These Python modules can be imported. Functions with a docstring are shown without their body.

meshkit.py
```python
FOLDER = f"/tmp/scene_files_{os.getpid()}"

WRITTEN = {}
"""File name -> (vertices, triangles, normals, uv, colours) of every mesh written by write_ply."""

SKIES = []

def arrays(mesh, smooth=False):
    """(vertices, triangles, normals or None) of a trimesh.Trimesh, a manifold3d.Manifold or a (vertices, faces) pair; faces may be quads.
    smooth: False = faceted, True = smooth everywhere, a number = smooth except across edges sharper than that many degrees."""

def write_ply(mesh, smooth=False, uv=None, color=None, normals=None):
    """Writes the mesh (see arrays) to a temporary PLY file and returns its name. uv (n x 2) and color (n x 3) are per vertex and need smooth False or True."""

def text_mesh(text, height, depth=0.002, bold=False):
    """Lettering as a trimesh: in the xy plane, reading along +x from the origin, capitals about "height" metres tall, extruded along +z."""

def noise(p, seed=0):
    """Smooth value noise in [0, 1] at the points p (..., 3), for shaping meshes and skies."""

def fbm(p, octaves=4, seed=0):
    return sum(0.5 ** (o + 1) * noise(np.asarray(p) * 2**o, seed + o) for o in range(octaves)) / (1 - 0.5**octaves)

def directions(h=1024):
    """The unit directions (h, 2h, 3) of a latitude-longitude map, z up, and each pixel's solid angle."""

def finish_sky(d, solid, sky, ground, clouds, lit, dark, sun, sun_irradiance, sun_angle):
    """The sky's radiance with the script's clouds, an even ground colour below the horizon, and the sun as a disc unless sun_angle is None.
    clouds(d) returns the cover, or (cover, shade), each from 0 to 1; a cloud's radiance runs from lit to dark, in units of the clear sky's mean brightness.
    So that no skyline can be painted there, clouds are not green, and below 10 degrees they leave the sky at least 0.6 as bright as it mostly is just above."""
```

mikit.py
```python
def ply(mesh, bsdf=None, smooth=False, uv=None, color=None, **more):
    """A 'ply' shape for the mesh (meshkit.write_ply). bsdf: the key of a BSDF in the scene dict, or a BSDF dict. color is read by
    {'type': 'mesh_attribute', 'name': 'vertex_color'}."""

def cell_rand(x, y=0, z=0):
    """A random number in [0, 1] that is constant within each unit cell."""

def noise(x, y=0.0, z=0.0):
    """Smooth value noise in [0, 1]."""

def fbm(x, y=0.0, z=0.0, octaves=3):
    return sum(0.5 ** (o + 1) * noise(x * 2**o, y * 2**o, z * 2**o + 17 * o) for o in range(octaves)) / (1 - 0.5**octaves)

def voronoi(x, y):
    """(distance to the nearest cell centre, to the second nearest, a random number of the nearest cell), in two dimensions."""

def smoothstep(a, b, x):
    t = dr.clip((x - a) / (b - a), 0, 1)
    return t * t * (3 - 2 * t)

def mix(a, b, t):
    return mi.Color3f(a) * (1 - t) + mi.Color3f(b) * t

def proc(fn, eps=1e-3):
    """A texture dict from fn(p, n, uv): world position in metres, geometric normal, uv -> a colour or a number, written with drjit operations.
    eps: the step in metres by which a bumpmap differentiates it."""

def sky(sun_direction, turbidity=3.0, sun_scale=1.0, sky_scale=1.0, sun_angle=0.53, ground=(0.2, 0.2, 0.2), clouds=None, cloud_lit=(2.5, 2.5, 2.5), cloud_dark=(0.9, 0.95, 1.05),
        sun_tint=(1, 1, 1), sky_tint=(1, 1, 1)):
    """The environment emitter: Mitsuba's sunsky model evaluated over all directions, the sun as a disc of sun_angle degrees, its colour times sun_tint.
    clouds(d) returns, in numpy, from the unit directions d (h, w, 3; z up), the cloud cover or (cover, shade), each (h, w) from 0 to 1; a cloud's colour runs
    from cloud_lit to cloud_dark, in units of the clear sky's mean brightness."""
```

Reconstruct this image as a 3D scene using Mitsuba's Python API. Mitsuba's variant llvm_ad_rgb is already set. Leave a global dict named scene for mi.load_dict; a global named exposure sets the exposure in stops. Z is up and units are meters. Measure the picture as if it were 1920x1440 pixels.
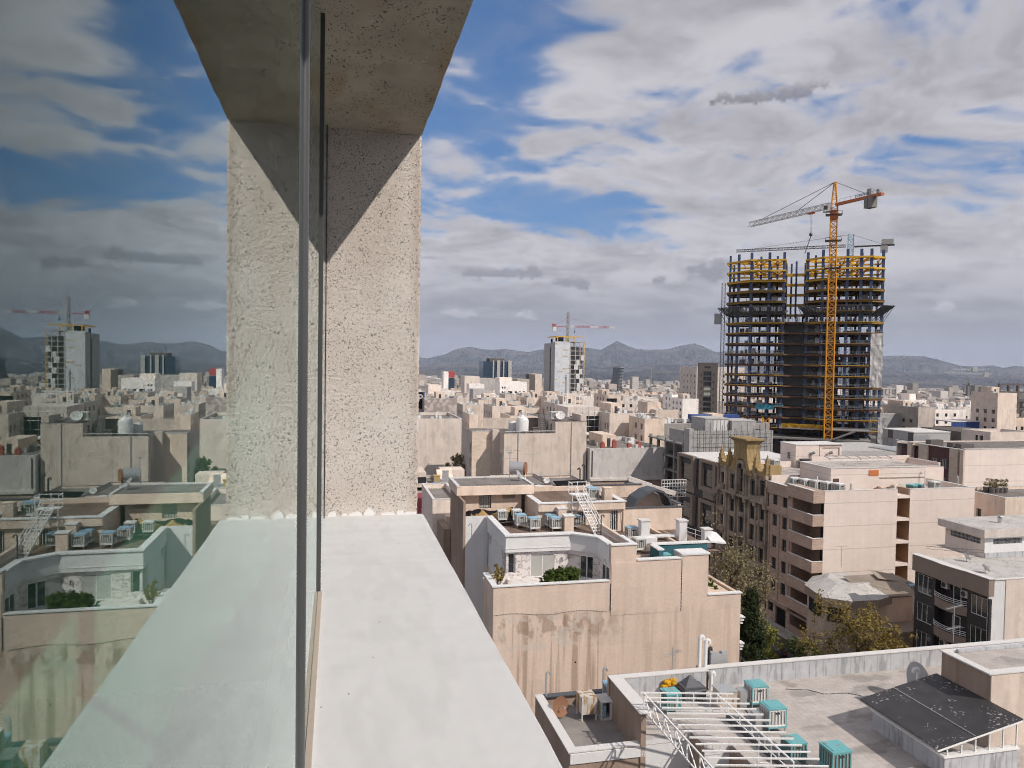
import math, random
from shapely.geometry import Polygon
import numpy as np, trimesh, mitsuba as mi, drjit as dr, mikit, meshkit
from mikit import proc, noise, fbm, voronoi, cell_rand, smoothstep, mix
T = mi.ScalarTransform4f
scene, labels = {}, {}
rng = np.random.default_rng(7)

# ------------------------------------------------------------------ camera, light, exposure
CAM_Z = 38.0
YAW, PITCH, ROLL = math.radians(13.25), math.radians(1.8), 0.0158
F_ = np.array([math.sin(YAW) * math.cos(PITCH), math.cos(YAW) * math.cos(PITCH), -math.sin(PITCH)])
R0 = np.array([math.cos(YAW), -math.sin(YAW), 0.0])
U_ = np.cross(R0, F_) * math.cos(ROLL) - R0 * math.sin(ROLL)
EYE = np.array([0, 0, CAM_Z])
scene['camera'] = {'type': 'perspective', 'fov_axis': 'x', 'fov': math.degrees(2 * math.atan(960 / 1400)),
                   'near_clip': 0.02, 'far_clip': 60000.0,
                   'to_world': T().look_at(origin=EYE.tolist(), target=(EYE + F_).tolist(), up=U_.tolist()),
                   'medium': {'type': 'ref', 'id': 'air'}}
SUN = (1.0, -1.25, 1.45)
exposure = 1.6


def clouds(d):
    """Cover and shade of a broken high cloud sheet with small flat cumulus under it."""
    x, y, z = d[..., 0], d[..., 1], np.maximum(d[..., 2], 1e-3)
    az = np.degrees(np.arctan2(x, y)) - 13.25
    el = np.degrees(np.arcsin(z))
    w = 1 / (z + 0.15)
    p = np.stack([x * w, y * w, 0 * x], -1)
    warp = np.stack([meshkit.fbm(p * 2.6 + 4.0, 3, 3), meshkit.fbm(p * 2.6 + 14.0, 3, 4), 0.5 + 0 * x], -1) - 0.5
    q = p + 0.32 * warp
    big = (meshkit.fbm(q * np.array([2.0, 2.3, 1]) + 11.0, 3, 5) - 0.5) * 1.5
    fine = (meshkit.fbm(q * np.array([6.5, 8.5, 1]) + 2.0, 6, 9) - 0.5) * 1.7
    mott = (meshkit.fbm(q * np.array([24.0, 30.0, 1]) + 6.0, 4, 13) - 0.5) * 1.6
    dens = 0.5 + 0.46 * big + 0.72 * fine + 0.16 * mott
    def blob(a, e, sa, se, tilt=0.0):
        u, v = az - a, el - e - tilt * (az - a)
        return np.exp(-(u / sa) ** 2 - (v / se) ** 2)
    gap = (1.0 * blob(-4.0, 19.5, 7.0, 6.0) + 0.55 * blob(-5.0, 25.5, 7.0, 2.6) + 0.95 * blob(3.5, 11.2, 7.5, 1.7, -0.08)
           + 0.62 * blob(9.0, 16.3, 3.2, 0.9) + 0.45 * blob(27.5, 14.6, 4.0, 0.9) + 0.45 * blob(-15.0, 15.0, 8.0, 5.0) + 0.62 * blob(2.5, 27.2, 3.0, 1.8)
           + 0.55 * blob(7.0, 12.3, 4.0, 1.0) + 0.15 * blob(22.0, 11.0, 5.0, 1.4)
           + 0.8 * blob(-50, 25, 25, 12) + 0.7 * blob(75, 35, 25, 14) + 0.8 * blob(150, 50, 40, 20))
    low = np.clip((10.5 - el) / 4.0, 0, 1)
    t = dens + 0.34 - 0.62 * gap + 0.30 * low
    cover = np.clip((t - 0.26) / 0.52, 0, 1)
    cover = cover * cover * (3 - 2 * cover)
    veil = np.clip(0.12 + 0.7 * (fine + 0.22) + 0.2 * mott, 0, 0.5) * np.clip(1.15 - gap, 0.15, 1)
    cover = np.clip(np.maximum(cover * 0.96, veil), 0.0, 0.96)
    cover = np.maximum(cover, 0.94 * np.clip((8.0 - el) / 2.5, 0, 1))
    fold = (meshkit.fbm(q * np.array([3.4, 5.2, 1]) + 31.0, 6, 21) - 0.5) * 1.7
    shade = np.clip(0.13 + 0.60 * fold + 0.18 * np.clip(t - 0.75, 0, 0.6) + 0.25 * fine + 0.22 * mott, 0.0, 0.9)
    hz = np.clip((6.8 - el) / 5.0, 0, 1)
    shade = shade * (1 - hz) + hz * np.clip(0.92 + 0.5 * fold, 0.6, 1.0)
    n = meshkit.fbm(np.stack([az * 1.1, el * 2.0, 0 * az], -1), 6, 40) - 0.5
    n2 = meshkit.fbm(np.stack([az * 5.0, el * 8.0, 0 * az], -1), 4, 44) - 0.5
    for a, e, sa, se, s in ((-2.8, 6.6, 1.25, .55, .9), (0.0, 6.5, 2.1, .62, .95), (1.2, 6.9, .7, .4, .85), (4.7, 5.9, 1.5, .65, .9), (10.9, 6.2, .6, .33, .85), (14.8, 6.7, 2.0, 1.0, .9), (-4.2, 3.5, 1.7, .40, -1.0), (-2.0, 3.8, 1.2, .35, .6), (0.9, 3.4, 1.5, .45, -.6),
                            (4.3, 3.6, 2.4, .40, .75), (9.5, 3.2, 1.3, .8, .7), (18.5, 18.6, 4.0, .55, .85), (21.5, 18.9, 1.6, .5, .7), (29.0, 5.6, 1.0, .5, .55), (29.8, 4.0, .8, .4, -.4), (-6.5, 7.6, 1.8, .16, .6), (8.7, 4.2, 1.4, .2, .6), (6.0, 5.0, 1.2, .12, .5), (-1.0, 5.4, 1.6, .12, .5)):
        u, v = (az - a) / sa, (el - e) / se
        m = np.clip(1.9 * (0.9 - u * u - (v * np.where(v < 0, 1.5, 1.0)) ** 2 + 3.2 * n + 1.6 * n2), 0, 1) * (u * u + v * v < 6)
        m = m * m * (3 - 2 * m)
        cover = np.maximum(cover, 0.92 * m)
        tone = np.clip((s if s > 0 else 0.22) - 0.30 * v - 0.6 * n2, 0, 1)
        shade = shade * (1 - 0.92 * m) + 0.92 * m * tone
    return cover, shade


scene['daylight'] = mikit.sky(SUN, turbidity=3.0, clouds=clouds, cloud_lit=(2.85, 2.75, 2.88), cloud_dark=(0.98, 0.93, 1.04), sky_tint=(0.49, 0.73, 0.96), sun_tint=(0.86, 0.97, 1.20), ground=(0.25, 0.24, 0.23))

# ------------------------------------------------------------------ mesh and scene helpers
class M:
    """Collects boxes, bars, tubes and prisms into one mesh."""
    def __init__(self):
        self.v, self.f, self.n = [], [], 0
    def add(self, v, f):
        v, f = np.asarray(v, float), np.asarray(f, int)
        if f.shape[1] == 4:
            f = np.vstack([f[:, [0, 1, 2]], f[:, [0, 2, 3]]])
        self.v.append(v); self.f.append(f + self.n); self.n += len(v)
        return self
    def tm(self, t):
        return self.add(t.vertices, t.faces)
    def box(self, x0, x1, y0, y1, z0, z1):
        v = [[x, y, z] for x in (x0, x1) for y in (y0, y1) for z in (z0, z1)]
        return self.add(v, [[0, 1, 3, 2], [4, 6, 7, 5], [0, 4, 5, 1], [2, 3, 7, 6], [0, 2, 6, 4], [1, 5, 7, 3]])
    def quad(self, a, b, c, d):
        return self.add([a, b, c, d], [[0, 1, 2, 3]])
    def tube(self, p0, p1, r, n=6, r1=None):
        p0, p1 = np.asarray(p0, float), np.asarray(p1, float)
        z = p1 - p0; L = np.linalg.norm(z)
        if L < 1e-9: return self
        z /= L
        a = np.cross(z, [0, 0, 1.0] if abs(z[2]) < .9 else [1.0, 0, 0]); a /= np.linalg.norm(a)
        b = np.cross(z, a)
        t = np.arange(n) * 2 * np.pi / n
        ring = np.cos(t)[:, None] * a + np.sin(t)[:, None] * b
        r1 = r if r1 is None else r1
        v = np.vstack([p0 + ring * r, p1 + ring * r1, [p0], [p1]])
        i = np.arange(n); j = (i + 1) % n
        f = np.vstack([np.stack([i, j, j + n], 1), np.stack([i, j + n, i + n], 1), np.stack([j, i, 0 * i + 2 * n], 1), np.stack([i + n, j + n, 0 * i + 2 * n + 1], 1)])
        return self.add(v, f)
    def path(self, pts, r, n=6):
        for a, b in zip(pts[:-1], pts[1:]): self.tube(a, b, r, n)
        return self
    def bar(self, p0, p1, w, h=None):
        """A square bar between two points: w across, h up."""
        h = w if h is None else h
        p0, p1 = np.asarray(p0, float), np.asarray(p1, float)
        d = p1 - p0; d = d / np.linalg.norm(d)
        a = np.cross(d, [0, 0, 1.0] if abs(d[2]) < .95 else [0, 1.0, 0]); a /= np.linalg.norm(a)
        b = np.cross(a, d)
        v = [p + sa * a * w / 2 + sb * b * h / 2 for p in (p0, p1) for sa, sb in ((-1, -1), (1, -1), (1, 1), (-1, 1))]
        return self.add(v, [[0, 1, 2, 3], [7, 6, 5, 4], [0, 4, 5, 1], [1, 5, 6, 2], [2, 6, 7, 3], [3, 7, 4, 0]])
    def prism(self, poly, z0, z1):
        """A vertical prism over a simple polygon (counter-clockwise)."""
        from shapely.geometry import Polygon
        t = trimesh.creation.extrude_polygon(Polygon(poly), z1 - z0, engine='earcut')
        t.apply_translation([0, 0, z0])
        return self.tm(t)
    def lathe(self, c, prof, n=16):
        """A surface of revolution about the vertical through c; prof = [(r, z)...]"""
        t = np.arange(n) * 2 * np.pi / n
        v = np.vstack([np.stack([c[0] + r * np.cos(t), c[1] + r * np.sin(t), np.full(n, c[2] + z)], 1) for r, z in prof])
        f = []
        for k in range(len(prof) - 1):
            i = np.arange(n); j = (i + 1) % n
            f += [np.stack([k * n + i, k * n + j, (k + 1) * n + j, (k + 1) * n + i], 1)]
        return self.add(v, np.vstack(f))
    def rot(self, c, ang):
        c = np.asarray(c, float); s, k = math.sin(ang), math.cos(ang)
        Rm = np.array([[k, -s, 0], [s, k, 0], [0, 0, 1]])
        self.v = [(v - c) @ Rm.T + c for v in self.v]
        return self
    def mesh(self):
        return trimesh.Trimesh(np.vstack(self.v), np.vstack(self.f), process=False)


_count = {}
def numbered(key):
    """The key itself the first time, then key_001, key_002 ..."""
    n = _count.get(key, 0); _count[key] = n + 1
    return key if n == 0 else f'{key}_{n:03d}'

def put(key, mesh, mat, smooth=False, tone=None, **more):
    if isinstance(mesh, M):
        if not mesh.v: return None
        mesh = mesh.mesh()
    uv = None
    if tone is not None:
        uv = np.tile(np.asarray(tone, float), (len(mesh.vertices), 1)); smooth = False
    scene[key] = mikit.ply(mesh, mat, smooth=smooth, uv=uv, **more)
    return key

def thing(name, label, cat, group=None):
    key = numbered(name)
    labels[key] = {'label': label, 'category': cat}
    if group: labels[key]['group'] = group
    return key

def part(parent, name, mesh, mat, smooth=False, tone=None, label=None, kind=None):
    key = numbered(parent + '__' + name)
    if put(key, mesh, mat, smooth, tone) is None: return None
    if label or kind:
        labels[key] = {}
        if label: labels[key]['label'] = label
        if kind: labels[key]['kind'] = kind
    return key

def single(name, mesh, mat, label, cat, group=None, smooth=False, tone=None):
    key = thing(name, label, cat, group)
    put(key, mesh, mat, smooth, tone)
    return key

def struct(name, mesh, mat, smooth=False, tone=None, kind='structure', label=None):
    put(name, mesh, mat, smooth, tone)
    labels[name] = {'kind': kind}
    if label: labels[name]['label'] = label

# ------------------------------------------------------------------ materials
def mat(name, **kw):
    scene[name] = {'type': 'twosided', 'bsdf': kw}
def rgb(*c):
    return {'type': 'rgb', 'value': list(c)}
def plain(name, c, rough=None, metallic=0.0, spec=0.5):
    if rough is None:
        mat(name, type='diffuse', reflectance=rgb(*c))
    else:
        mat(name, type='principled', base_color=rgb(*c), roughness=rough, metallic=metallic, specular=spec)

def c3(*c): return mi.Color3f(*c)

# wall plaster / stone whose tone is kept per building in uv: u = 0 sandy .. 1 grey, v = lightness
def _plaster(p, n, uv):
    base = mix((0.68, 0.555, 0.46), (0.57, 0.54, 0.52), dr.clip(uv.x, 0, 1))
    base = mix(base, (0.52, 0.42, 0.34), dr.clip(-uv.x, 0, 1))
    h = p.x + p.y
    blot = fbm(h * 0.45, p.z * 0.5, p.x * 0.2, 4) - 0.5
    run = fbm(h * 2.6, p.z * 0.16, 3.0, 3) - 0.5
    grain = noise(h * 9.0, p.z * 9.0, p.x) - 0.5
    damp = smoothstep(0.56, 0.75, fbm(h * 0.9, p.z * 0.5, 7.0, 3))
    return base * uv.y * (1 + 0.26 * blot + 0.22 * run + 0.10 * grain) * (1 - 0.13 * damp)
mat('plaster', type='diffuse', reflectance=proc(_plaster))

def _stone(p, n, uv):   # sawn stone cladding in courses, tone from uv as above
    h = p.x + p.y
    row = dr.floor(p.z / 0.42)
    col = dr.floor(h / 0.9 + 0.5 * (row - 2 * dr.floor(row / 2)))
    k = cell_rand(col, row, 5) - 0.5
    base = mix((0.60, 0.50, 0.41), (0.54, 0.52, 0.50), dr.clip(uv.x, 0, 1))
    return base * uv.y * (1 + 0.16 * k + 0.25 * (fbm(h * 0.5, p.z * 0.4, 3.0, 4) - 0.5))
mat('stone', type='diffuse', reflectance=proc(_stone))

def _roof(p, n, uv):    # bitumen felt roofs in strips with dust
    strip = cell_rand(dr.floor(p.x / 1.0), dr.floor(p.y / 9.0), 2) - 0.5
    d = fbm(p.x * 0.8, p.y * 0.8, 1.0, 4)
    base = mix((0.15, 0.137, 0.13), (0.31, 0.285, 0.27), dr.clip(uv.x + 0.9 * (d - 0.5), 0, 1))
    return base * uv.y * (1 + 0.16 * strip)
mat('roofing', type='diffuse', reflectance=proc(_roof))

def _white(p, n, uv):
    h = p.x + p.y
    return c3(0.70, 0.70, 0.70) * (1 + 0.10 * (fbm(h * 1.2, p.z * 1.5, p.y * 0.5, 4) - 0.5) + 0.10 * (fbm(h * 4, p.z * 0.4, 2.0, 2) - 0.5))
mat('white_paint', type='diffuse', reflectance=proc(_white))
plain('cap_stone', (0.64, 0.625, 0.61))
plain('white_metal', (0.75, 0.75, 0.74), 0.45)
plain('dark_metal', (0.05, 0.05, 0.055), 0.5)
plain('grey_metal', (0.33, 0.34, 0.35), 0.45)
plain('zinc', (0.55, 0.56, 0.57), 0.4, 0.7)
plain('dark_void', (0.02, 0.02, 0.022))
mat('dark_glass', type='principled', base_color=rgb(0.02, 0.025, 0.03), roughness=0.06, specular=0.8)
plain('curtain', (0.42, 0.42, 0.40))

def _sillpaint(p, n, uv):
    s = fbm(p.x * 7, p.y * 3, 0.0, 4) - 0.5
    f, _, k = voronoi(p.x * 9, p.y * 5)
    dot = smoothstep(0.020, 0.012, f) * dr.select(k > 0.82, 1.0, 0.0)
    dust = smoothstep(0.52, 0.72, fbm(p.x * 16, p.y * 5, 7.0, 4))
    return c3(0.66, 0.665, 0.67) * (1 + 0.03 * s + 0.05 * (fbm(p.x * 50, p.y * 26, 3.0, 2) - 0.5)) * (1 - 0.6 * dot) * (1 - 0.05 * dust) * (1 - 0.03 * smoothstep(0.55, 0.75, fbm(p.x * 2.0, p.y * 11, 5.0, 3)))
scene['sill_paint'] = {'type': 'twosided', 'bsdf': {'type': 'bumpmap', 'bump': {**proc(lambda p, n, uv: 0.0009 * fbm(p.x * 60, p.y * 22, 0.0, 4), eps=0.002)}, 'scale': 1.0,
                       'nested': {'type': 'diffuse', 'reflectance': proc(_sillpaint)}}}

def _rough_h(p):
    a = noise(p.x * 210, p.y * 210, p.z * 210)
    b = noise(p.x * 420 + 5, p.y * 420, p.z * 420)
    return 0.0009 * smoothstep(0.35, 0.8, a) + 0.0004 * b
def _roughcast(p, n, uv):
    a = noise(p.x * 230, p.y * 230, p.z * 230)
    b = fbm(p.x * 3.5, p.y * 3.5, p.z * 3.5, 3)
    dens = smoothstep(0.30, 0.62, fbm(p.x * 12, p.y * 12, p.z * 12, 3))
    pit = smoothstep(0.735, 0.80, noise(p.x * 270 + 9, p.z * 270, 3.0)) * dens
    pit2 = smoothstep(0.79, 0.85, noise(p.x * 185 + 3, p.z * 185, 9.0))
    lump = smoothstep(0.70, 0.85, noise(p.x * 250, p.z * 250, 15.0))
    base = mix((0.58, 0.515, 0.465), (0.70, 0.65, 0.61), dr.clip(0.45 * a + 1.3 * (b - 0.25), 0, 1))
    stain = smoothstep(0.50, 0.75, fbm(p.x * 6 + 3, p.y * 6, p.z * 2.0, 3))
    edge = smoothstep(0.06, 0.0, SXE - p.x) * smoothstep(0.35, 0.6, fbm(p.x * 25, p.z * 7, 2.0, 3))
    return mix(base, (0.42, 0.33, 0.27), 0.25 * stain + 0.5 * edge) * (1 - 0.45 * pit) * (1 - 0.55 * pit2) + 0.10 * lump
SXE = 0.346
scene['roughcast'] = {'type': 'twosided', 'bsdf': {'type': 'bumpmap', 'bump': proc(lambda p, n, uv: _rough_h(p), eps=0.0015), 'scale': 1.0,
                      'nested': {'type': 'diffuse', 'reflectance': proc(_roughcast)}}}
def _soffit(p, n, uv):
    pit = smoothstep(0.79, 0.85, noise(p.x * 230, p.y * 120, 2.0)) * smoothstep(0.25, 0.5, noise(p.x * 14, p.y * 14, 5.0))
    rust = smoothstep(0.50, 0.75, fbm(p.x * 9, p.y * 2.2, 1.0, 3))
    base = mix((0.48, 0.425, 0.365), (0.43, 0.31, 0.21), 0.7 * rust)
    fleck = smoothstep(0.92, 0.95, noise(p.x * 75, p.y * 190, 8.0))
    return base * (1 + 0.3 * (fbm(p.x * 12, p.y * 12, 3.0, 3) - 0.5)) * (1 - 0.65 * pit) + 0.14 * fleck
mat('soffit_plaster', type='diffuse', reflectance=proc(_soffit))
plain('sash_metal', (0.085, 0.086, 0.09), 0.36, 0.2)
plain('gasket', (0.42, 0.36, 0.30), 0.7)
plain('chipped_white', (0.80, 0.79, 0.78))
plain('darkened_room_wall', (0.02, 0.034, 0.032))
# solar-control glass: clear pane with a faint metal coat
scene['pane_glass'] = {'type': 'blendbsdf', 'weight': 0.07,
                       'clear': {'type': 'thindielectric', 'int_ior': 1.54, 'ext_ior': 1.0, 'specular_reflectance': rgb(0.92, 0.97, 0.96), 'specular_transmittance': rgb(0.40, 0.72, 0.64)},
                       'coat': {'type': 'twosided', 'bsdf': {'type': 'conductor', 'specular_reflectance': rgb(0.45, 0.82, 0.80)}}}
scene['clear_glass'] = {'type': 'thindielectric', 'int_ior': 1.5, 'ext_ior': 1.0}

# ------------------------------------------------------------------ air
HAZE = 3.2e-5
scene['air'] = {'type': 'homogeneous', 'albedo': rgb(0.70, 0.80, 0.99), 'sigma_t': HAZE}
scene['haze'] = {'type': 'cube', 'to_world': T().translate([0, 12000, 150]).scale([34000, 36000, 1150]), 'bsdf': {'type': 'null'}, 'interior': {'type': 'ref', 'id': 'air'}}
labels['haze'] = {'kind': 'stuff'}

# ------------------------------------------------------------------ ground and mountains
def ground_z(d):
    """Height of the plain at the distance d: the city falls away from the window."""
    return -0.0245 * np.maximum(d - 170.0, 0) * np.clip((d - 170) / 500, 0, 1) ** 0.5
def polar_sheet(az, rad, zf):
    A, Rr = np.meshgrid(np.radians(az), rad, indexing='ij')
    x, y = Rr * np.sin(A), Rr * np.cos(A)
    v = np.stack([x, y, zf(x, y, np.degrees(A), Rr)], -1).reshape(-1, 3)
    na, nr = len(az), len(rad)
    i, j = np.meshgrid(np.arange(na - 1), np.arange(nr - 1), indexing='ij')
    q = np.stack([i * nr + j, (i + 1) * nr + j, (i + 1) * nr + j + 1, i * nr + j + 1], -1).reshape(-1, 4)
    return trimesh.Trimesh(v, np.vstack([q[:, [0, 1, 2]], q[:, [0, 2, 3]]])[:, ::-1], process=False)
def _ground(p, n, uv):
    d = dr.sqrt(p.x * p.x + p.y * p.y)
    far = smoothstep(400, 1500, d)
    a = fbm(p.x * 0.05, p.y * 0.05, 0.0, 4)
    near = mix((0.06, 0.058, 0.055), (0.12, 0.11, 0.10), a)
    b = fbm(p.x * 0.006, p.y * 0.0022, 1.0, 4)
    plainc = mix((0.075, 0.085, 0.055), (0.21, 0.185, 0.15), smoothstep(0.40, 0.60, b))
    return mix(near, plainc, far)
mat('ground_mat', type='diffuse', reflectance=proc(_ground))
struct('ground', polar_sheet(np.linspace(-180, 180, 181), np.concatenate([[0.1, 40], np.geomspace(100, 33500, 60)]), lambda x, y, a, r: ground_z(r)), 'ground_mat', True)

def ridge(az_pts, el_pts, dist, depth, seed, rough):
    """A mountain range: the crest stands at the distance dist; el in degrees over the eye."""
    az = np.arange(az_pts[0], az_pts[-1], 0.09)
    crest = np.interp(az, az_pts, el_pts)
    rad = dist + depth * np.linspace(-1, 0.5, 46)
    foot = ground_z(np.array([dist - depth]))[0] - 30
    top = CAM_Z + dist * np.tan(np.radians(crest))
    def zf(x, y, A, Rr):
        t = (Rr - dist) / depth
        prof = np.where(t < 0, np.clip(1 + t, 0, 1) ** 1.25, np.clip(1 - 1.6 * t, 0, 1))
        h = np.interp(A, az, top) - foot
        g = np.stack([x, y, 0 * x], -1) / (0.09 * depth)
        n = np.abs(meshkit.fbm(g + seed, 5, seed) - 0.5) * 2
        return foot + h * np.clip(prof + rough * (0.22 - n) * 4 * prof * (1 - prof), 0, 1.02)
    return polar_sheet(az, rad, zf)
def _rock(p, n, uv):
    a = fbm(p.x * 0.0014, p.y * 0.0014, p.z * 0.004, 5)
    return mix((0.020, 0.022, 0.028), (0.075, 0.066, 0.060), smoothstep(0.35, 0.65, a))  # dark bluish tones: the shadow of clouds is put into the rock colour
mat('rock', type='diffuse', reflectance=proc(_rock))
def px_az(x): return math.degrees(math.atan((x - 960) / 1400)) + 13.25
def sil(pts):
    """Skyline read as (azimuth from the view axis in photo units) -> degrees."""
    az, el = [], []
    for x, y in pts:
        c = math.atan((x - 960) / 1400)
        az.append(math.degrees(c) + 13.25)
        el.append(math.degrees(math.atan((676 + 0.0158 * (x - 960) - y) / 1400 * math.cos(c))))
    return az, el
a_, e_ = sil([(-900, 700), (-300, 690), (200, 690), (500, 680), (640, 672), (720, 660), (800, 672), (835, 664), (850, 656), (868, 652), (880, 650), (905, 655), (925, 656), (945, 654), (965, 657), (990, 660), (1010, 656), (1040, 654), (1080, 657), (1100, 652), (1125, 656), (1143, 646), (1155, 639), (1170, 646), (1190, 654), (1215, 656), (1250, 655), (1275, 648), (1300, 644), (1318, 650), (1340, 660), (1420, 655), (1500, 660), (1580, 668), (1620, 672), (1640, 668), (1690, 667), (1730, 668), (1760, 675), (1800, 686), (1830, 687), (1860, 685), (1880, 690), (1900, 686), (1960, 690), (2300, 700), (3000, 710)])
struct('mountain_range', ridge(a_, e_, 22000, 5200, 3, 0.9), 'rock', True)
a_, e_ = sil([(-900, 716), (200, 708), (560, 700), (690, 690), (800, 688), (880, 682), (960, 690), (1020, 694), (1090, 682), (1130, 690), (1160, 684), (1180, 690), (1215, 683), (1240, 681), (1280, 684), (1330, 680), (1400, 672), (1500, 684), (1620, 692), (1720, 700), (1900, 706), (2100, 715), (3000, 722)])
struct('foothills', ridge(a_, e_, 15500, 3000, 8, 0.9), 'rock', True)
a_, e_ = sil([(-900, 726), (300, 722), (700, 712), (800, 694), (880, 698), (960, 702), (1060, 706), (1120, 698), (1180, 698), (1240, 694), (1300, 697), (1340, 702), (1450, 712), (1640, 716), (1760, 722), (1900, 730), (3000, 740)])
struct('low_hills', ridge(a_, e_, 11500, 1800, 15, 0.7), 'rock', True)
# ------------------------------------------------------------------ the building one looks out of: window bay with sill, jamb, soffit and sliding panes
OWN = thing('apartment_building', 'plastered apartment building in the foreground with white window sill and mirroring glass', 'building')
GX, SX, ZS, ZT, YJ = -0.046, 0.346, 37.335, 38.945, 3.2     # glass plane, outer face, sill top, soffit, jamb
m = M().box(-13, GX - 0.1, -9, -2.6, 0, 44).box(-13, GX - 0.1, YJ + 0.14, 9, 0, 44).box(-13, GX - 0.1, -2.6, YJ + 0.14, 0, 36.6).box(-13, GX - 0.1, -2.6, YJ + 0.14, 40.2, 44)
part(OWN, 'wall', m, 'plaster', tone=(0.3, 0.9))
part(OWN, 'outer_wall', M().box(GX - 0.1, SX, -9, -2.62, 0, 44).box(GX - 0.1, SX, -2.62, YJ, 0, ZS - 0.055).box(GX - 0.1, SX - 0.004, -2.62, YJ, ZT + 0.3, 44), 'plaster', tone=(0.3, 0.9))
# sill slab with a slightly uneven painted edge
ys = np.linspace(-2.6, YJ - 0.002, 90)
e = SX + 0.024 + 0.0022 * (meshkit.fbm(np.stack([ys * 7, 0 * ys, 0 * ys], -1), 4, 2) - 0.5) * 2
sec = lambda y, xe: [[GX - 0.012, y, ZS], [xe - 0.004, y, ZS - 0.001], [xe, y, ZS - 0.006], [xe, y, ZS - 0.05], [GX - 0.012, y, ZS - 0.05]]
v = np.array([sec(y, x) for y, x in zip(ys, e)]).reshape(-1, 3)
f = [[5 * i + k, 5 * (i + 1) + k, 5 * (i + 1) + (k + 1) % 5, 5 * i + (k + 1) % 5] for i in range(len(ys) - 1) for k in range(5)]
part(OWN, 'window_sill', M().add(v, f), 'sill_paint')
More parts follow.
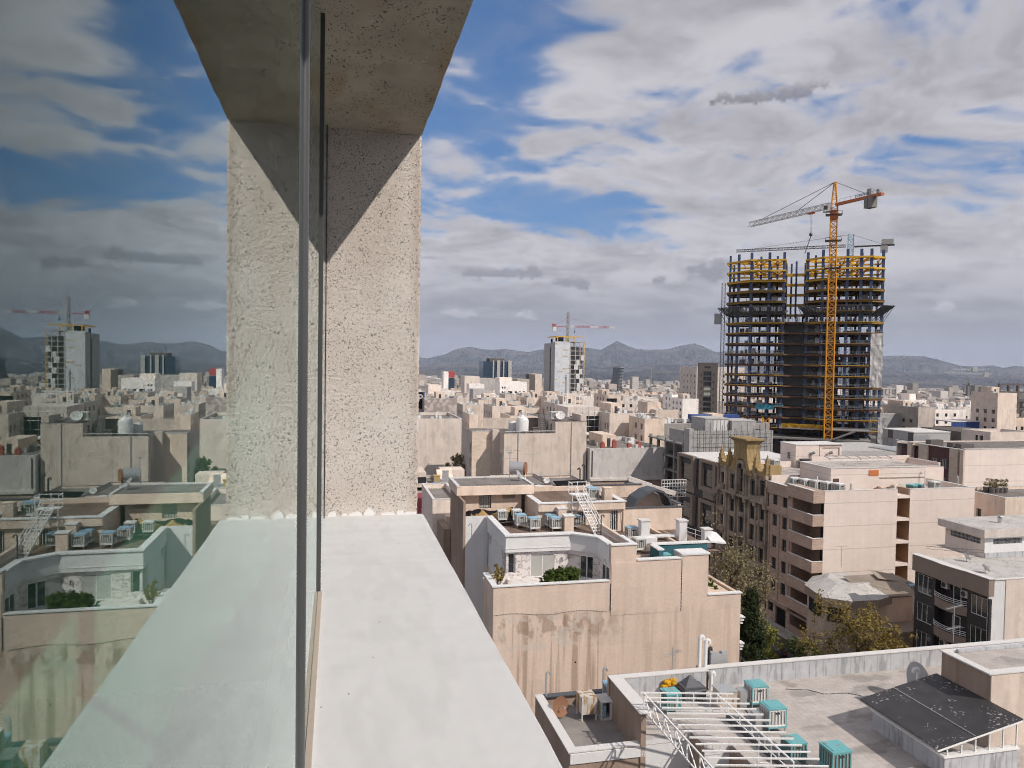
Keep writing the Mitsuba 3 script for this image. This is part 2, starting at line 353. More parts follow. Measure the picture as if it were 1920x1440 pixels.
# jamb: rough-cast plaster pier with a finely uneven arris, real relief on the face
nx, nz = 170, 620
gx, gz = np.meshgrid(np.linspace(GX - 0.12, SX, nx), np.linspace(ZS - 0.06, ZT + 0.02, nz), indexing='ij')
pts = np.stack([gx, 0 * gx + YJ, gz], -1)
rel = meshkit.fbm(pts * 110, 2, 5)
gy = YJ - 0.0010 * np.clip((rel - 0.3) / 0.4, 0, 1)
edge = np.exp(-((SX - gx) / 0.006) ** 2)
gxx = gx - edge * 0.004 * meshkit.noise(pts * 70, 8)
v = np.stack([gxx, gy + 0.004 * edge, gz], -1).reshape(-1, 3)
i, j = np.meshgrid(np.arange(nx - 1), np.arange(nz - 1), indexing='ij')
q = np.stack([i * nz + j, (i + 1) * nz + j, (i + 1) * nz + j + 1, i * nz + j + 1], -1).reshape(-1, 4)
part(OWN, 'window_jamb', M().add(v, q), 'roughcast', smooth=True)
part(OWN, 'pier', M().box(GX - 0.1, SX - 0.006, YJ + 0.012, 9, 0, 44), 'roughcast')
# soffit with a chamfered, slightly ragged outer edge
e = SX + 0.0 + 0.004 * (meshkit.fbm(np.stack([ys * 16, 0 * ys, 0 * ys + 3], -1), 4, 6) - 0.5) * 2
v = np.array([[[GX - 0.09, y, ZT], [x - 0.004, y, ZT], [x, y, ZT + 0.006], [x, y, ZT + 0.29], [GX - 0.09, y, ZT + 0.29]] for y, x in zip(ys, e)]).reshape(-1, 3)
f = [[5 * i + k, 5 * i + (k + 1) % 5, 5 * (i + 1) + (k + 1) % 5, 5 * (i + 1) + k] for i in range(len(ys) - 1) for k in range(5)]
part(OWN, 'window_soffit', M().add(v, f), 'soffit_plaster')
# white filler smeared along the foot of the jamb
r2 = np.random.default_rng(11)
for k, (x0, w, h) in enumerate(((-0.03, .035, .024), (0.028, .022, .012), (0.055, .055, .016), (0.118, .042, .034), (0.19, .06, .010), (0.255, .03, .024), (0.285, .055, .012))):
    n = 40
    u = np.linspace(0, 1, n); prof = np.sin(np.pi * np.clip(u, 0.02, 0.98)) ** .35 * (0.45 + 0.75 * meshkit.fbm(np.stack([u * 5 + 9 * k, 0 * u, 0 * u], -1), 4, 3))
    top = [(x0 + w * a, ZS + 0.002 + h * b) for a, b in zip(u, prof)]
    low = [(x0 + w, ZS - 0.002), (x0, ZS - 0.002)]
    t_ = trimesh.creation.extrude_polygon(Polygon(top + low).buffer(0), 0.004, engine='earcut')
    vv = t_.vertices.copy()
    part(OWN, 'filler_patch', M().add(np.stack([vv[:, 0], YJ - 0.0062 + vv[:, 2], vv[:, 1]], 1), t_.faces[:, ::-1]), 'chipped_white')
# sliding window: panes, stiles, track, gasket
def stile(y0, x0, x1, w, z0, z1):
    """An aluminium stile with a rounded nose, standing on the track."""
    n = 9
    a = np.linspace(0, math.pi, n)
    prof = [(x0, y0 + w), (x0, y0)] + [(x0 + (x1 - x0) * (0.45 + 0.55 * math.sin(t)), y0 + w * (0.5 - 0.5 * math.cos(t))) for t in a[1:-1]]
    prof = [(x0, y0), *[(x0 + (x1 - x0) * (0.55 + 0.45 * math.sin(t)), y0 + w * (0.5 - 0.5 * math.cos(t))) for t in a], (x0, y0 + w)]
    return M().prism(prof[::-1] if Polygon(prof).exterior.is_ccw is False else prof, z0, z1)
wk = OWN + '__sliding_window'
part(OWN, 'sliding_window', M().box(GX - 0.06, GX - 0.02, -2.6, YJ - 0.01, ZS - 0.001, ZS + 0.012).box(GX - 0.06, GX - 0.02, -2.6, YJ - 0.01, ZT - 0.02, ZT + 0.01), 'sash_metal', label='grey aluminium sliding window with mirroring panes')
part(wk, 'stile', stile(1.04, GX - 0.008, GX + 0.0082, 0.02, ZS - 0.02, ZT + 0.02), 'sash_metal', smooth=40, label='near grey stile of the sliding window')
part(wk, 'stile', M().box(GX - 0.03, GX + 0.0078, 2.147, 2.167, ZS + 0.0, ZT), 'sash_metal', label='far pair of slim stiles')
part(wk, 'stile', M().box(GX - 0.012, GX + 0.0045, 2.169, 2.193, ZS + 0.0, ZT), 'dark_metal')
part(wk, 'stile', M().box(GX - 0.03, GX + 0.004, YJ - 0.04, YJ - 0.011, ZS, ZT), 'dark_metal', label='dark frame strip against the jamb')
part(wk, 'gasket', M().box(GX + 0.001, GX + 0.012, -1.5, 2.14, ZS - 0.001, ZS + 0.010), 'gasket', label='beige seal along the sill')
for y0, y1 in ((-2.6, 1.038), (1.062, 2.148), (2.192, YJ - 0.012)):
    part(wk, 'pane', M().quad([GX, y0, ZS + 0.001], [GX, y1, ZS + 0.001], [GX, y1, ZT], [GX, y0, ZT]), 'pane_glass')
# room behind the panes, its darkness painted into near-black green walls
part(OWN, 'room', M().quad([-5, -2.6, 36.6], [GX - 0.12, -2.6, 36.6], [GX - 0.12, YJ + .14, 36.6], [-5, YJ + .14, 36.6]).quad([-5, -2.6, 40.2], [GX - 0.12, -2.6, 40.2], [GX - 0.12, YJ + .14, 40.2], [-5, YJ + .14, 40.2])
     .quad([-5, -2.6, 36.6], [-5, YJ + .14, 36.6], [-5, YJ + .14, 40.2], [-5, -2.6, 40.2]), 'darkened_room_wall')
# ------------------------------------------------------------------ builders shared by the buildings
def facade(axis, at, u0, u1, z0, z1, openings, depth=0.18, sign=-1):
    """A wall in the plane y = at (axis 'x') or x = at (axis 'y') with real openings; sign: the side it faces. Returns the mesh collector."""
    m = M()
    def P(u, z, d=0.0):
        return [u, at - sign * d, z] if axis == 'x' else [at - sign * d, u, z]
    us = sorted({u0, u1, *[min(max(o[k], u0), u1) for o in openings for k in (0, 1)]})
    zs = sorted({z0, z1, *[min(max(o[k], z0), z1) for o in openings for k in (2, 3)]})
    for a, b in zip(us[:-1], us[1:]):
        col = [o for o in openings if o[0] <= (a + b) / 2 <= o[1]]
        start = zs[0]
        for c, d in zip(zs[:-1], zs[1:]):
            if any(o[2] <= (c + d) / 2 <= o[3] for o in col):
                if c > start: m.quad(P(a, start), P(b, start), P(b, c), P(a, c))
                start = d
        if z1 > start: m.quad(P(a, start), P(b, start), P(b, z1), P(a, z1))
    for a, b, c, d, *_ in openings:
        for q in ((a, c, b, c), (b, c, b, d), (b, d, a, d), (a, d, a, c)):
            m.quad(P(q[0], q[1]), P(q[2], q[3]), P(q[2], q[3], depth), P(q[0], q[1], depth))
    return m

def glaze(key, axis, at, openings, depth=0.18, sign=-1, frame='white_metal', glass='dark_glass', fw=0.06, fine=True, split=2, name='window'):
    """Window frames (parts) and their panes (sub-parts) in the openings of a facade."""
    for a, b, c, d, *_ in openings:
        m = M()
        def B(p, q, r, s, e0, e1):
            lo, hi = sorted((at - sign * e0, at - sign * e1))
            m.box(p, q, lo, hi, r, s) if axis == 'x' else m.box(lo, hi, p, q, r, s)
        def Q(e):
            w = at - sign * e
            return M().quad([a, w, c], [b, w, c], [b, w, d], [a, w, d]) if axis == 'x' else M().quad([w, a, c], [w, b, c], [w, b, d], [w, a, d])
        if fine:
            e0, e1 = depth - 0.05, depth - 0.004
            B(a, a + fw, c, d, e0, e1); B(b - fw, b, c, d, e0, e1); B(a + fw, b - fw, c, c + fw, e0, e1); B(a + fw, b - fw, d - fw, d, e0, e1)
            for i in range(1, split):
                u = a + (b - a) * i / split
                B(u - fw * .4, u + fw * .4, c + fw, d - fw, e0, e1)
            w = part(key, name, m, frame)
            part(w, 'pane', Q(depth - 0.02), glass)
        else:
            part(key, name, Q(depth), glass)

def shell(key, x0, x1, y0, y1, z1, z0=0.0, tone=(0, 1), parapet=0.9, front=(), left=(), mat_='plaster', roof_tone=(0.5, 1), cap='cap_stone', capw=0.28, caph=0.06, frame='white_metal',
          glass='dark_glass', fine=True, depth=0.18, split=2, right=(), over=0.03, front_mat=None, left_mat=None, rname='roof'):
    """A flat-roofed block: walls with openings, roof deck, parapet and coping, windows as parts."""
    m = M(); mf = M(); ml = M()
    f = facade('x', y0, x0, x1, z0, z1, front, depth); (mf if front_mat else m).add(*_vf(f))
    l = facade('y', x0, y0, y1, z0, z1, left, depth); (ml if left_mat else m).add(*_vf(l))
    r = facade('y', x1, y0, y1, z0, z1, right, depth, 1); m.add(*_vf(r))
    m.quad([x1, y1, z0], [x0, y1, z0], [x0, y1, z1], [x1, y1, z1])
    t, zd = 0.22, z1 - parapet
    if parapet > 0:
        m.quad([x0 + t, y0 + t, zd], [x1 - t, y0 + t, zd], [x1 - t, y0 + t, z1], [x0 + t, y0 + t, z1]).quad([x0 + t, y1 - t, zd], [x1 - t, y1 - t, zd], [x1 - t, y1 - t, z1], [x0 + t, y1 - t, z1])
        m.quad([x0 + t, y0 + t, zd], [x0 + t, y1 - t, zd], [x0 + t, y1 - t, z1], [x0 + t, y0 + t, z1]).quad([x1 - t, y0 + t, zd], [x1 - t, y1 - t, zd], [x1 - t, y1 - t, z1], [x1 - t, y0 + t, z1])
    part(key, 'wall', m, mat_, tone=tone)
    if front_mat: part(key, 'wall', mf, front_mat, tone=tone)
    if left_mat: part(key, 'wall', ml, left_mat, tone=tone)
    if parapet > 0:
        part(key, rname, M().quad([x0 + t, y0 + t, zd], [x1 - t, y0 + t, zd], [x1 - t, y1 - t, zd], [x0 + t, y1 - t, zd]), 'roofing', tone=roof_tone)
        c = M(); o, w = over, capw
        c.box(x0 - o, x1 + o, y0 - o, y0 + w, z1, z1 + caph).box(x0 - o, x1 + o, y1 - w, y1 + o, z1, z1 + caph).box(x0 - o, x0 + w, y0 + w, y1 - w, z1, z1 + caph).box(x1 - w, x1 + o, y0 + w, y1 - w, z1, z1 + caph)
        part(key, 'coping', c, cap if cap != 'same' else mat_, tone=tone if cap == 'same' else None)
    else:
        part(key, rname, M().quad([x0, y0, z1], [x1, y0, z1], [x1, y1, z1], [x0, y1, z1]), 'roofing', tone=roof_tone)
    glaze(key, 'x', y0, front, depth, -1, frame, glass, fine=fine, split=split)
    glaze(key, 'y', x0, left, depth, -1, frame, glass, fine=fine, split=split)
    glaze(key, 'y', x1, right, depth, 1, frame, glass, fine=fine, split=split)
    return key

def _vf(m):
    t = m.mesh()
    return t.vertices, t.faces

def rows(u0, n, pitch, w, zs, h):
    """Openings in n columns from u0 and one row per sill height."""
    return [(u0 + i * pitch, u0 + i * pitch + w, z, z + h) for z in zs for i in range(n)]

_proto = {}
def stamp(kind, key, parts_fn, xf, **k):
    """Copies of a modelled thing: parts_fn() gives [(part, mesh, material, smooth)], made once per kind and set down under xf."""
    if kind not in _proto:
        _proto[kind] = [(n, mikit.ply(m.mesh() if isinstance(m, M) else m, mt, smooth=s)) for n, m, mt, s in parts_fn()]
    cnt = {}
    for n, d in _proto[kind]:
        i = cnt.get(n, 0); cnt[n] = i + 1
        scene[f'{key}__{n}' + (f'_{i:03d}' if i else '')] = {**d, 'to_world': xf}
    return key

def at(x, y, z, rz=0.0, s=1.0):
    return T().translate([float(x), float(y), float(z)]).rotate([0, 0, 1], float(rz)).scale(float(s) if np.isscalar(s) else [float(q) for q in s])

def _creampaint(p, n, uv):
    r = smoothstep(0.62, 0.72, fbm(p.x * 3.7, p.y * 3.7, p.z * 2.5, 4))
    return mix((0.60, 0.61, 0.60), (0.42, 0.36, 0.30), 0.8 * r) * (0.9 + 0.2 * noise(p.x * 1.7, p.y * 1.7, p.z))
mat('cooler_cream', type='principled', base_color=proc(_creampaint), roughness=0.5)
plain('cooler_blue', (0.24, 0.39, 0.50), 0.5)
def _tealpaint(p, n, uv):
    r = smoothstep(0.60, 0.70, fbm(p.x * 3.1, p.y * 3.1, p.z * 3.1, 4))
    return mix(mix((0.11, 0.34, 0.36), (0.17, 0.41, 0.43), fbm(p.x * 2, p.y * 2, p.z * 1.2, 3)), (0.26, 0.19, 0.14), 0.75 * r)
mat('cooler_teal', type='principled', base_color=proc(_tealpaint), roughness=0.5)
plain('cooler_pad', (0.22, 0.22, 0.20))
plain('rust', (0.24, 0.12, 0.07), 0.8)
plain('copper_brown', (0.17, 0.085, 0.065), 0.7)
plain('white_pvc', (0.74, 0.74, 0.73), 0.4)

plain('pad_pale', (0.44, 0.42, 0.41))
def cooler_parts(top, side, slat=None, pad='cooler_pad'):
    def make():
        w, d, h, z0 = 0.5, 0.5, 1.02, 0.28
        body = M().box(-w, w, -d, d, z0, z0 + 0.10)
        for sx in (-1, 1):
            for sy in (-1, 1):
                body.box(sx * w - 0.05 * (sx > 0), sx * w + 0.05 * (sx < 0), sy * d - 0.05 * (sy > 0), sy * d + 0.05 * (sy < 0), z0 + 0.10, z0 + h - 0.06)
        roof = M().box(-w - .02, w + .02, -d - .02, d + .02, z0 + h - 0.06, z0 + h).box(-w + .1, w - .1, -d + .1, d - .1, z0 + h, z0 + h + 0.03)
        out = [('body', body, side, False), ('lid', roof, top, False)]
        for rz in (0, 90, 180, 270):
            g = M().box(-w + .05, w - .05, -d + .06, -d + .07, z0 + .1, z0 + h - .06)
            s = M()
            for i in range(6):
                u = -w + 0.05 + (2 * w - 0.1) * i / 5
                s.box(u - .025, u + .025, -d + .012, -d + .04, z0 + .1, z0 + h - .06)
            s.box(-w + .05, w - .05, -d + .012, -d + .05, z0 + .1, z0 + .17).box(-w + .05, w - .05, -d + .012, -d + .05, z0 + h - .14, z0 + h - .06)
            for k, mm in (('pad', g), ('grille', s)):
                mm.rot([0, 0, 0], math.radians(rz))
                out.append((k, mm, pad if k == 'pad' else slat or side, False))
        out.append(('badge', M().box(-.12, .12, -d + .0, -d + .012, z0 + .72, z0 + .82), 'dark_metal', False))
        for sx in (-1, 1):
            for sy in (-1, 1):
                out.append(('leg', M().box(sx * .44 - .025, sx * .44 + .025, sy * .44 - .025, sy * .44 + .025, 0, z0), 'grey_metal', False))
        return out
    return make

def cooler(x, y, z, rz, label, kind='cream', group=None, s=1.0):
    key = thing('evaporative_cooler', label, 'cooler', group)
    look_ = {'cream': ('cooler_cream', 'cooler_cream'), 'blue': ('cooler_blue', 'cooler_cream'), 'teal': ('cooler_teal', 'cooler_teal'), 'tealw': ('cooler_teal', 'cooler_teal', 'white_metal', 'pad_pale')}[kind]
    return stamp('cooler_' + kind, key, cooler_parts(*look_), at(x, y, z, rz, s))

def vent(x, y, z, h, r=0.06, m_='white_pvc', rz=0.0, label='', group=None, name='vent_pipe'):
    """A roof vent: a pipe with a hooked end."""
    p = [(0, 0, 0), (0, 0, h - .12)] + [(.14 * (1 - math.cos(t)), 0, h - .12 + .14 * math.sin(t)) for t in np.linspace(.3, math.pi, 7)] + [(.28, 0, h - .22)]
    m = M().path(p, r, 8); m.rot([0, 0, 0], rz); m.v = [v + np.array([x, y, z]) for v in m.v]
    key = thing(name, label, 'vent pipe', group)
    put(key, m, m_, smooth=40)
    return key

def antenna(x, y, z, h, label, group=None, arms=((0.8, 1.3, 0), (1.0, 1.0, 0)), rz=0.0):
    """Aerials on a mast: per arm height share, length, turn."""
    key = thing('television_antenna', label, 'antenna', group)
    part(key, 'mast', M().tube((x, y, z), (x, y, z + h), 0.03, 6), 'grey_metal')
    for hs, L, r in arms:
        m = M(); a = rz + r; c, s = math.cos(a), math.sin(a); zz = z + h * hs
        m.bar((x - c * L * .5, y - s * L * .5, zz), (x + c * L * .5, y + s * L * .5, zz), 0.03)
        for i in range(8):
            t = -L * .48 + L * .96 * i / 7; w = 0.16 + 0.02 * i
            m.bar((x + c * t - s * w, y + s * t + c * w, zz + .015), (x + c * t + s * w, y + s * t - c * w, zz + .015), 0.016)
        part(key, 'aerial', m, 'grey_metal')
    return key

def dish(x, y, z, r, az, label, m_='grey_metal', group=None, tilt=0.6):
    """A satellite dish on a short post, facing az (degrees from +y clockwise)."""
    key = thing('satellite_dish', label, 'satellite dish', group)
    n, v, f = 18, [], []
    rr = [0.001, .35, .7, 1.0]
    for a in rr:
        for t in np.arange(n) * 2 * np.pi / n: v.append([a * r * math.cos(t), a * r * math.sin(t), 0.25 * r * a * a])
    for k in range(3):
        for i in range(n): f.append([k * n + i, k * n + (i + 1) % n, (k + 1) * n + (i + 1) % n, (k + 1) * n + i])
    v = np.array(v); ct, st = math.cos(math.pi / 2 - tilt), math.sin(math.pi / 2 - tilt)
    v = v @ np.array([[1, 0, 0], [0, ct, -st], [0, st, ct]]).T   # axis tilts to -y... then turned
    v[:, 1] *= 1
    arm = np.array([[0, 0, 0.0], [0, 0, 0.9 * r]]) @ np.array([[1, 0, 0], [0, ct, -st], [0, st, ct]]).T
    a = math.radians(180 - az); Rz = np.array([[math.cos(a), -math.sin(a), 0], [math.sin(a), math.cos(a), 0], [0, 0, 1]])
    o = np.array([x, y, z + r * 1.05])
    part(key, 'reflector', M().add(v @ Rz.T + o, f), m_, smooth=True)
    part(key, 'post', M().tube((x, y, z), o, 0.035, 6), 'grey_metal')
    e = arm @ Rz.T + o
    part(key, 'feed', M().bar(e[0], e[1], 0.03).box(*[q for k in range(3) for q in (e[1][k] - .05, e[1][k] + .05)]), 'grey_metal')
    return key
# ------------------------------------------------------------------ the sandy house with the planted terrace
def _stained(p, n, uv):
    """Sandy render with old water runs and flaked patches under the terrace."""
    h = p.x + p.y
    base = mix((0.71, 0.575, 0.48), (0.65, 0.525, 0.44), fbm(h * 0.5, p.z * 0.6, 1.0, 4))
    run = smoothstep(0.48, 0.72, fbm(h * 3.2, p.z * 0.10, 2.0, 3))
    run = run * smoothstep(10.5, 12.5, p.z + 2.2 * fbm(h * 1.8, 0.0, 5.0, 3) + 1.2) * (1 - smoothstep(16.9, 17.6, p.z))
    zone = smoothstep(12.6, 13.6, p.x + 1.2 * noise(p.z * 1.3)) * (1 - smoothstep(20.5, 26.5, p.x + 1.5 * noise(p.z * 2)))
    flake = smoothstep(0.50, 0.60, fbm(h * 1.1, p.z * 1.7, 9.0, 4)) * zone * smoothstep(14.6, 15.2, p.z + 0.6 * noise(h * 3)) * (1 - smoothstep(17.0, 17.6, p.z))
    c = mix(base, (0.27, 0.175, 0.12), 0.55 * run * (0.35 + 0.65 * zone))
    dirt = smoothstep(0.42, 0.62, fbm(h * 2.3, p.z * 1.3, 13.0, 4)) * zone * smoothstep(14.9, 15.6, p.z) * (1 - smoothstep(17.0, 17.7, p.z))
    c = mix(c, (0.27, 0.18, 0.13), 0.55 * dirt)
    c = mix(c, (0.60, 0.54, 0.48), 0.6 * flake)
    patch = smoothstep(0.60, 0.62, noise(dr.floor(h / 1.7) * 3.1, dr.floor(p.z / 2.4) * 5.7, 3.0))
    return c * (1 - 0.05 * patch) * (1 + 0.16 * (fbm(h * 2.5, p.z * 0.25, 4.0, 3) - 0.5) + 0.08 * (noise(h * 8, p.z * 8, 1.0) - 0.5))
mat('stained_render', type='diffuse', reflectance=proc(_stained))
def _marble(p, n, uv):
    h = p.x + p.y
    v = dr.abs(fbm(h * 1.6, p.z * 1.6, 1.0, 4) - 0.5)
    return mix((0.42, 0.36, 0.33), (0.70, 0.665, 0.65), smoothstep(0.0, 0.07, v))
mat('marble', type='diffuse', reflectance=proc(_marble))
def _tiles(p, n, uv):
    u, v = p.x / 0.4, p.y / 0.4
    fu, fv = u - dr.floor(u), v - dr.floor(v)
    j = dr.select((fu < 0.06) | (fv < 0.06), 0.8, 1.0)
    return mix((0.40, 0.36, 0.335), (0.53, 0.49, 0.46), fbm(p.x * 0.7, p.y * 0.7, 2.0, 4)) * j * (0.94 + 0.12 * cell_rand(u, v, 2)) * (1 - 0.30 * smoothstep(0.55, 0.72, fbm(p.x * 0.45 + 5, p.y * 0.9, 1.0, 4)))
mat('roof_tiles', type='diffuse', reflectance=proc(_tiles))
def _brownpave(p, n, uv):
    return mix((0.15, 0.105, 0.085), (0.24, 0.185, 0.155), fbm(p.x * 1.3, p.y * 1.3, 2.0, 4)) * (0.85 + 0.3 * cell_rand(dr.floor(p.x / 1.0), dr.floor(p.y / 5), 1))
mat('brown_felt', type='diffuse', reflectance=proc(_brownpave))
plain('teal_wall', (0.055, 0.145, 0.175))
plain('lead_roof', (0.075, 0.08, 0.09), 0.5)

NB = thing('terrace_house', 'sandy rendered house with a planted roof terrace and water-stained blank wall', 'house')
W = Polygon([(12.4, 0), (34.4, 0), (34.4, 18.1), (31.25, 18.1), (31.25, 21.65), (28.75, 21.65), (28.75, 21.4), (24.6, 21.4), (24.6, 22.75), (22.35, 22.75), (22.35, 19.8), (12.4, 19.8)])
def upright(poly, y0, thick):
    t = trimesh.creation.extrude_polygon(poly, thick, engine='earcut')
    return t.vertices[:, [0, 2, 1]] * np.array([1, -1, 1]) + np.array([0, y0 + thick, 0]), t.faces
part(NB, 'wall', M().add(*upright(W, 58.0, 0.3)), 'stained_render', label='blank sandy wall streaked with brown water stains')
part(NB, 'wall', M().box(12.4, 12.7, 58.3, 61.9, 0, 19.8).box(34.1, 34.4, 58.3, 74, 0, 18.1).box(12.4, 34.4, 73.7, 74, 0, 21.4).box(30.95, 31.25, 58.3, 74, 18.1, 21.3)
     .box(14.5, 34, 58.4, 73.6, 0, 17.9), 'plaster', tone=(0.0, 0.95))
part(NB, 'raised_panel', M().add(*upright(Polygon([(22.40, 16.9), (28.70, 16.9), (28.70, 21.3), (22.40, 21.3)]), 57.955, 0.05)), 'stained_render')
for a, b in (((22.36, 57.97, 17.3), (22.36, 57.97, 19.6)), ((28.74, 57.97, 16.9), (28.74, 57.97, 21.3))):
    part(NB, 'joint', M().box(a[0] - .03, a[0] + .03, 57.94, 57.99, a[2], b[2]), 'dark_metal')
for q_ in ((12.3, 22.3, 57.9, 58.4, 19.8, 19.88), (12.3, 12.8, 58.4, 62.0, 19.8, 19.88), (22.35, 24.65, 57.9, 58.45, 22.75, 22.85), (24.2, 24.65, 58.45, 61.2, 22.75, 22.85), (24.66, 28.75, 57.9, 58.5, 21.4, 21.5), (28.75, 31.35, 57.9, 59.6, 21.66, 21.8), (31.26, 34.5, 57.9, 58.4, 18.1, 18.2)): part(NB, 'coping', M().box(*q_), 'white_paint')
# terrace floor, planter edge, and the white upper storey with its canted corner
part(NB, 'terrace_floor', M().box(12.7, 24, 58.3, 64, 18.6, 18.9), 'marble')
part(NB, 'terrace_floor', M().quad([31.3, 58.3, 17.3], [34.1, 58.3, 17.3], [34.1, 73.7, 17.3], [31.3, 73.7, 17.3]), 'brown_felt')
part(NB, 'planter', M().box(12.75, 15.6, 61.55, 61.9, 18.9, 19.75).box(14.3, 15.6, 60.9, 61.55, 18.9, 19.4), 'marble')
band = [(14.45, 62.75), (20.3, 62.65), (22.25, 60.95), (22.3, 58.35), (22.65, 58.35), (22.65, 61.15), (20.5, 63.05), (14.85, 63.1), (14.85, 71.0), (14.45, 71.0)]
part(NB, 'upper_band', M().prism(band, 21.3, 22.72), 'white_paint')
capl = [(14.35, 62.6), (20.25, 62.5), (22.1, 60.85), (22.15, 58.46), (22.75, 58.46), (22.75, 61.2), (20.55, 63.25), (14.95, 63.3), (14.95, 71.0), (14.35, 71.0)]
part(NB, 'coping', M().prism(capl, 22.72, 22.84), 'white_paint')
part(NB, 'ledge', M().prism([(x + (0.06 if x > 16 else -.05), y - .06) for x, y in band[:4]] + band[4:], 21.62, 21.66), 'white_paint')
inner = [(15.5, 63.1), (20.35, 63.0), (22.35, 61.2), (22.36, 58.35), (22.36, 72), (14.6, 72), (14.6, 64.2), (15.5, 64.2)]
dA = [(16.9, 18.9, 19.0, 20.95)]
mw = facade('x', 63.0, 15.4, 20.35, 18.9, 21.3, [(16.75, 18.95, 18.9, 21.0)], 0.15)
part(NB, 'wall', mw, 'marble')
glaze(NB, 'x', 63.0, [(16.75, 18.95, 18.92, 21.0)], 0.12, split=2, glass='curtain', name='sliding_door', fw=0.08)
# canted wall with its glazed door, and the return wall beside the terrace
def slab_between(p, q, z0, z1, t=0.2):
    p, q = np.array(p, float), np.array(q, float); d = (q - p) / np.linalg.norm(q - p); nrm = np.array([-d[1], d[0]]) * t
    return [tuple(p), tuple(q), tuple(q + nrm), tuple(p + nrm)]
P0, P1, P2 = np.array([20.35, 63.0]), np.array([22.35, 61.2]), np.array([22.38, 58.35])
part(NB, 'wall', M().prism(slab_between(P0, P0 + (P1 - P0) * .36, 0, 0), 18.9, 21.3).prism(slab_between(P0 + (P1 - P0) * .86, P1, 0, 0), 18.9, 21.3).prism(slab_between(P0 + (P1 - P0) * .36, P0 + (P1 - P0) * .86, 0, 0), 20.95, 21.3)
     .prism(slab_between(P1, P1 + (P2 - P1) * .35, 0, 0), 18.9, 21.3).prism(slab_between(P1 + (P2 - P1) * .35, P2, 0, 0), 20.8, 21.3), 'marble')
def leaf_door(p, q, z0, z1, name='glass_door', n=2):
    d = (q - p) / np.linalg.norm(q - p); k = np.array([-d[1], d[0]]) * 0.06
    m = M(); L = np.linalg.norm(q - p)
    for s in np.linspace(0, L, n + 1):
        c = p + d * min(max(s, .04), L - .04) + k
        m.bar((*c, z0), (*c, z1), 0.08)
    for z in (z0 + .05, z1 - .05): m.bar((*(p + k), z), (*(q + k), z), 0.08)
    w = part(NB, name, m, 'white_metal')
    a, b = p + k * 1.3, q + k * 1.3
    part(w, 'pane', M().quad([*a, z0], [*b, z0], [*b, z1], [*a, z1]), 'dark_glass')
leaf_door(P0 + (P1 - P0) * .36, P0 + (P1 - P0) * .86, 18.92, 20.95)
leaf_door(P1 + (P2 - P1) * .35, P1 + (P2 - P1) * .98, 18.92, 20.8)
for (x, y) in ((19.6, 62.92), (21.9, 61.5)):
    part(NB, 'wall_lamp', M().box(x - .05, x + .05, y - .12, y, 20.55, 20.62).tube((x, y - .1, 20.25), (x, y - .1, 20.6), .05), 'dark_metal')
# the shaded flank of the upper storey with its windows
fl = [(69.6, 70.5, 20.2, 22.0), (63.35, 64.9, 19.3, 21.1)]
part(NB, 'wall', facade('y', 14.6, 63.1, 71.0, 17.5, 21.32, fl, 0.25), 'white_paint')
part(NB, 'wall', facade('x', 63.1, 14.6, 15.42, 18.9, 21.32, [(14.75, 15.35, 19.35, 21.1)], 0.2), 'marble')
glaze(NB, 'y', 14.6, fl, 0.25, split=2, glass='dark_glass')
glaze(NB, 'x', 63.1, [(14.75, 15.35, 19.35, 21.1)], 0.15, split=1)
part(NB, 'wall', M().box(14.62, 22.3, 64.4, 64.6, 17.5, 21.3).box(14.62, 15.4, 63.4, 64.4, 21.1, 21.3), 'marble')
# roof decks
part(NB, 'roof', M().quad([14.85, 63.1, 21.75], [24.6, 63.1, 21.75], [24.6, 71, 21.75], [14.85, 71, 21.75]).quad([20.5, 63.1, 21.75], [22.65, 61.2, 21.75], [24.6, 61.2, 21.75], [24.6, 63.1, 21.75]).quad([22.65, 58.3, 21.75], [24.6, 58.3, 21.75], [24.6, 61.2, 21.75], [22.65, 61.2, 21.75]), 'brown_felt')
part(NB, 'roof', M().quad([24.6, 58.3, 20.35], [29.1, 58.3, 20.35], [29.1, 61.2, 20.35], [24.6, 61.2, 20.35]).quad([24.6, 61.2, 21.0], [34.1, 61.2, 21.0], [34.1, 70, 21.0], [24.6, 70, 21.0]), 'brown_felt')
part(NB, 'wall', M().box(24.3, 24.6, 58.3, 66.5, 20.3, 22.75).box(24.6, 28.6, 61.0, 61.2, 20.3, 21.0).box(28.75, 31.25, 58.3, 59.5, 18, 21.65).box(28.6, 32.6, 60.9, 61.3, 20.7, 21.9).box(32.3, 32.58, 61.3, 73.7, 17.3, 21.0).box(31.25, 32.3, 61.0, 61.3, 17.3, 20.7), 'plaster', tone=(0, 1))
part(NB, 'coping', M().box(27.3, 32.9, 60.75, 61.4, 21.9, 22.0).box(27.0, 27.6, 59.0, 60.75, 21.9, 22.0), 'white_paint')
part(NB, 'wall', M().box(27.3, 32.6, 60.86, 60.9, 20.7, 21.9).box(27.1, 27.5, 59.0, 60.86, 20.3, 21.9), 'teal_wall', label='dark teal painted wall under the white coping')
part(NB, 'parapet_wall', M().box(24.3, 24.75, 61.2, 66.8, 21.0, 22.2), 'plaster', tone=(0, 1))
part(NB, 'coping', M().box(24.2, 24.85, 61.2, 66.8, 22.2, 22.3), 'white_paint')
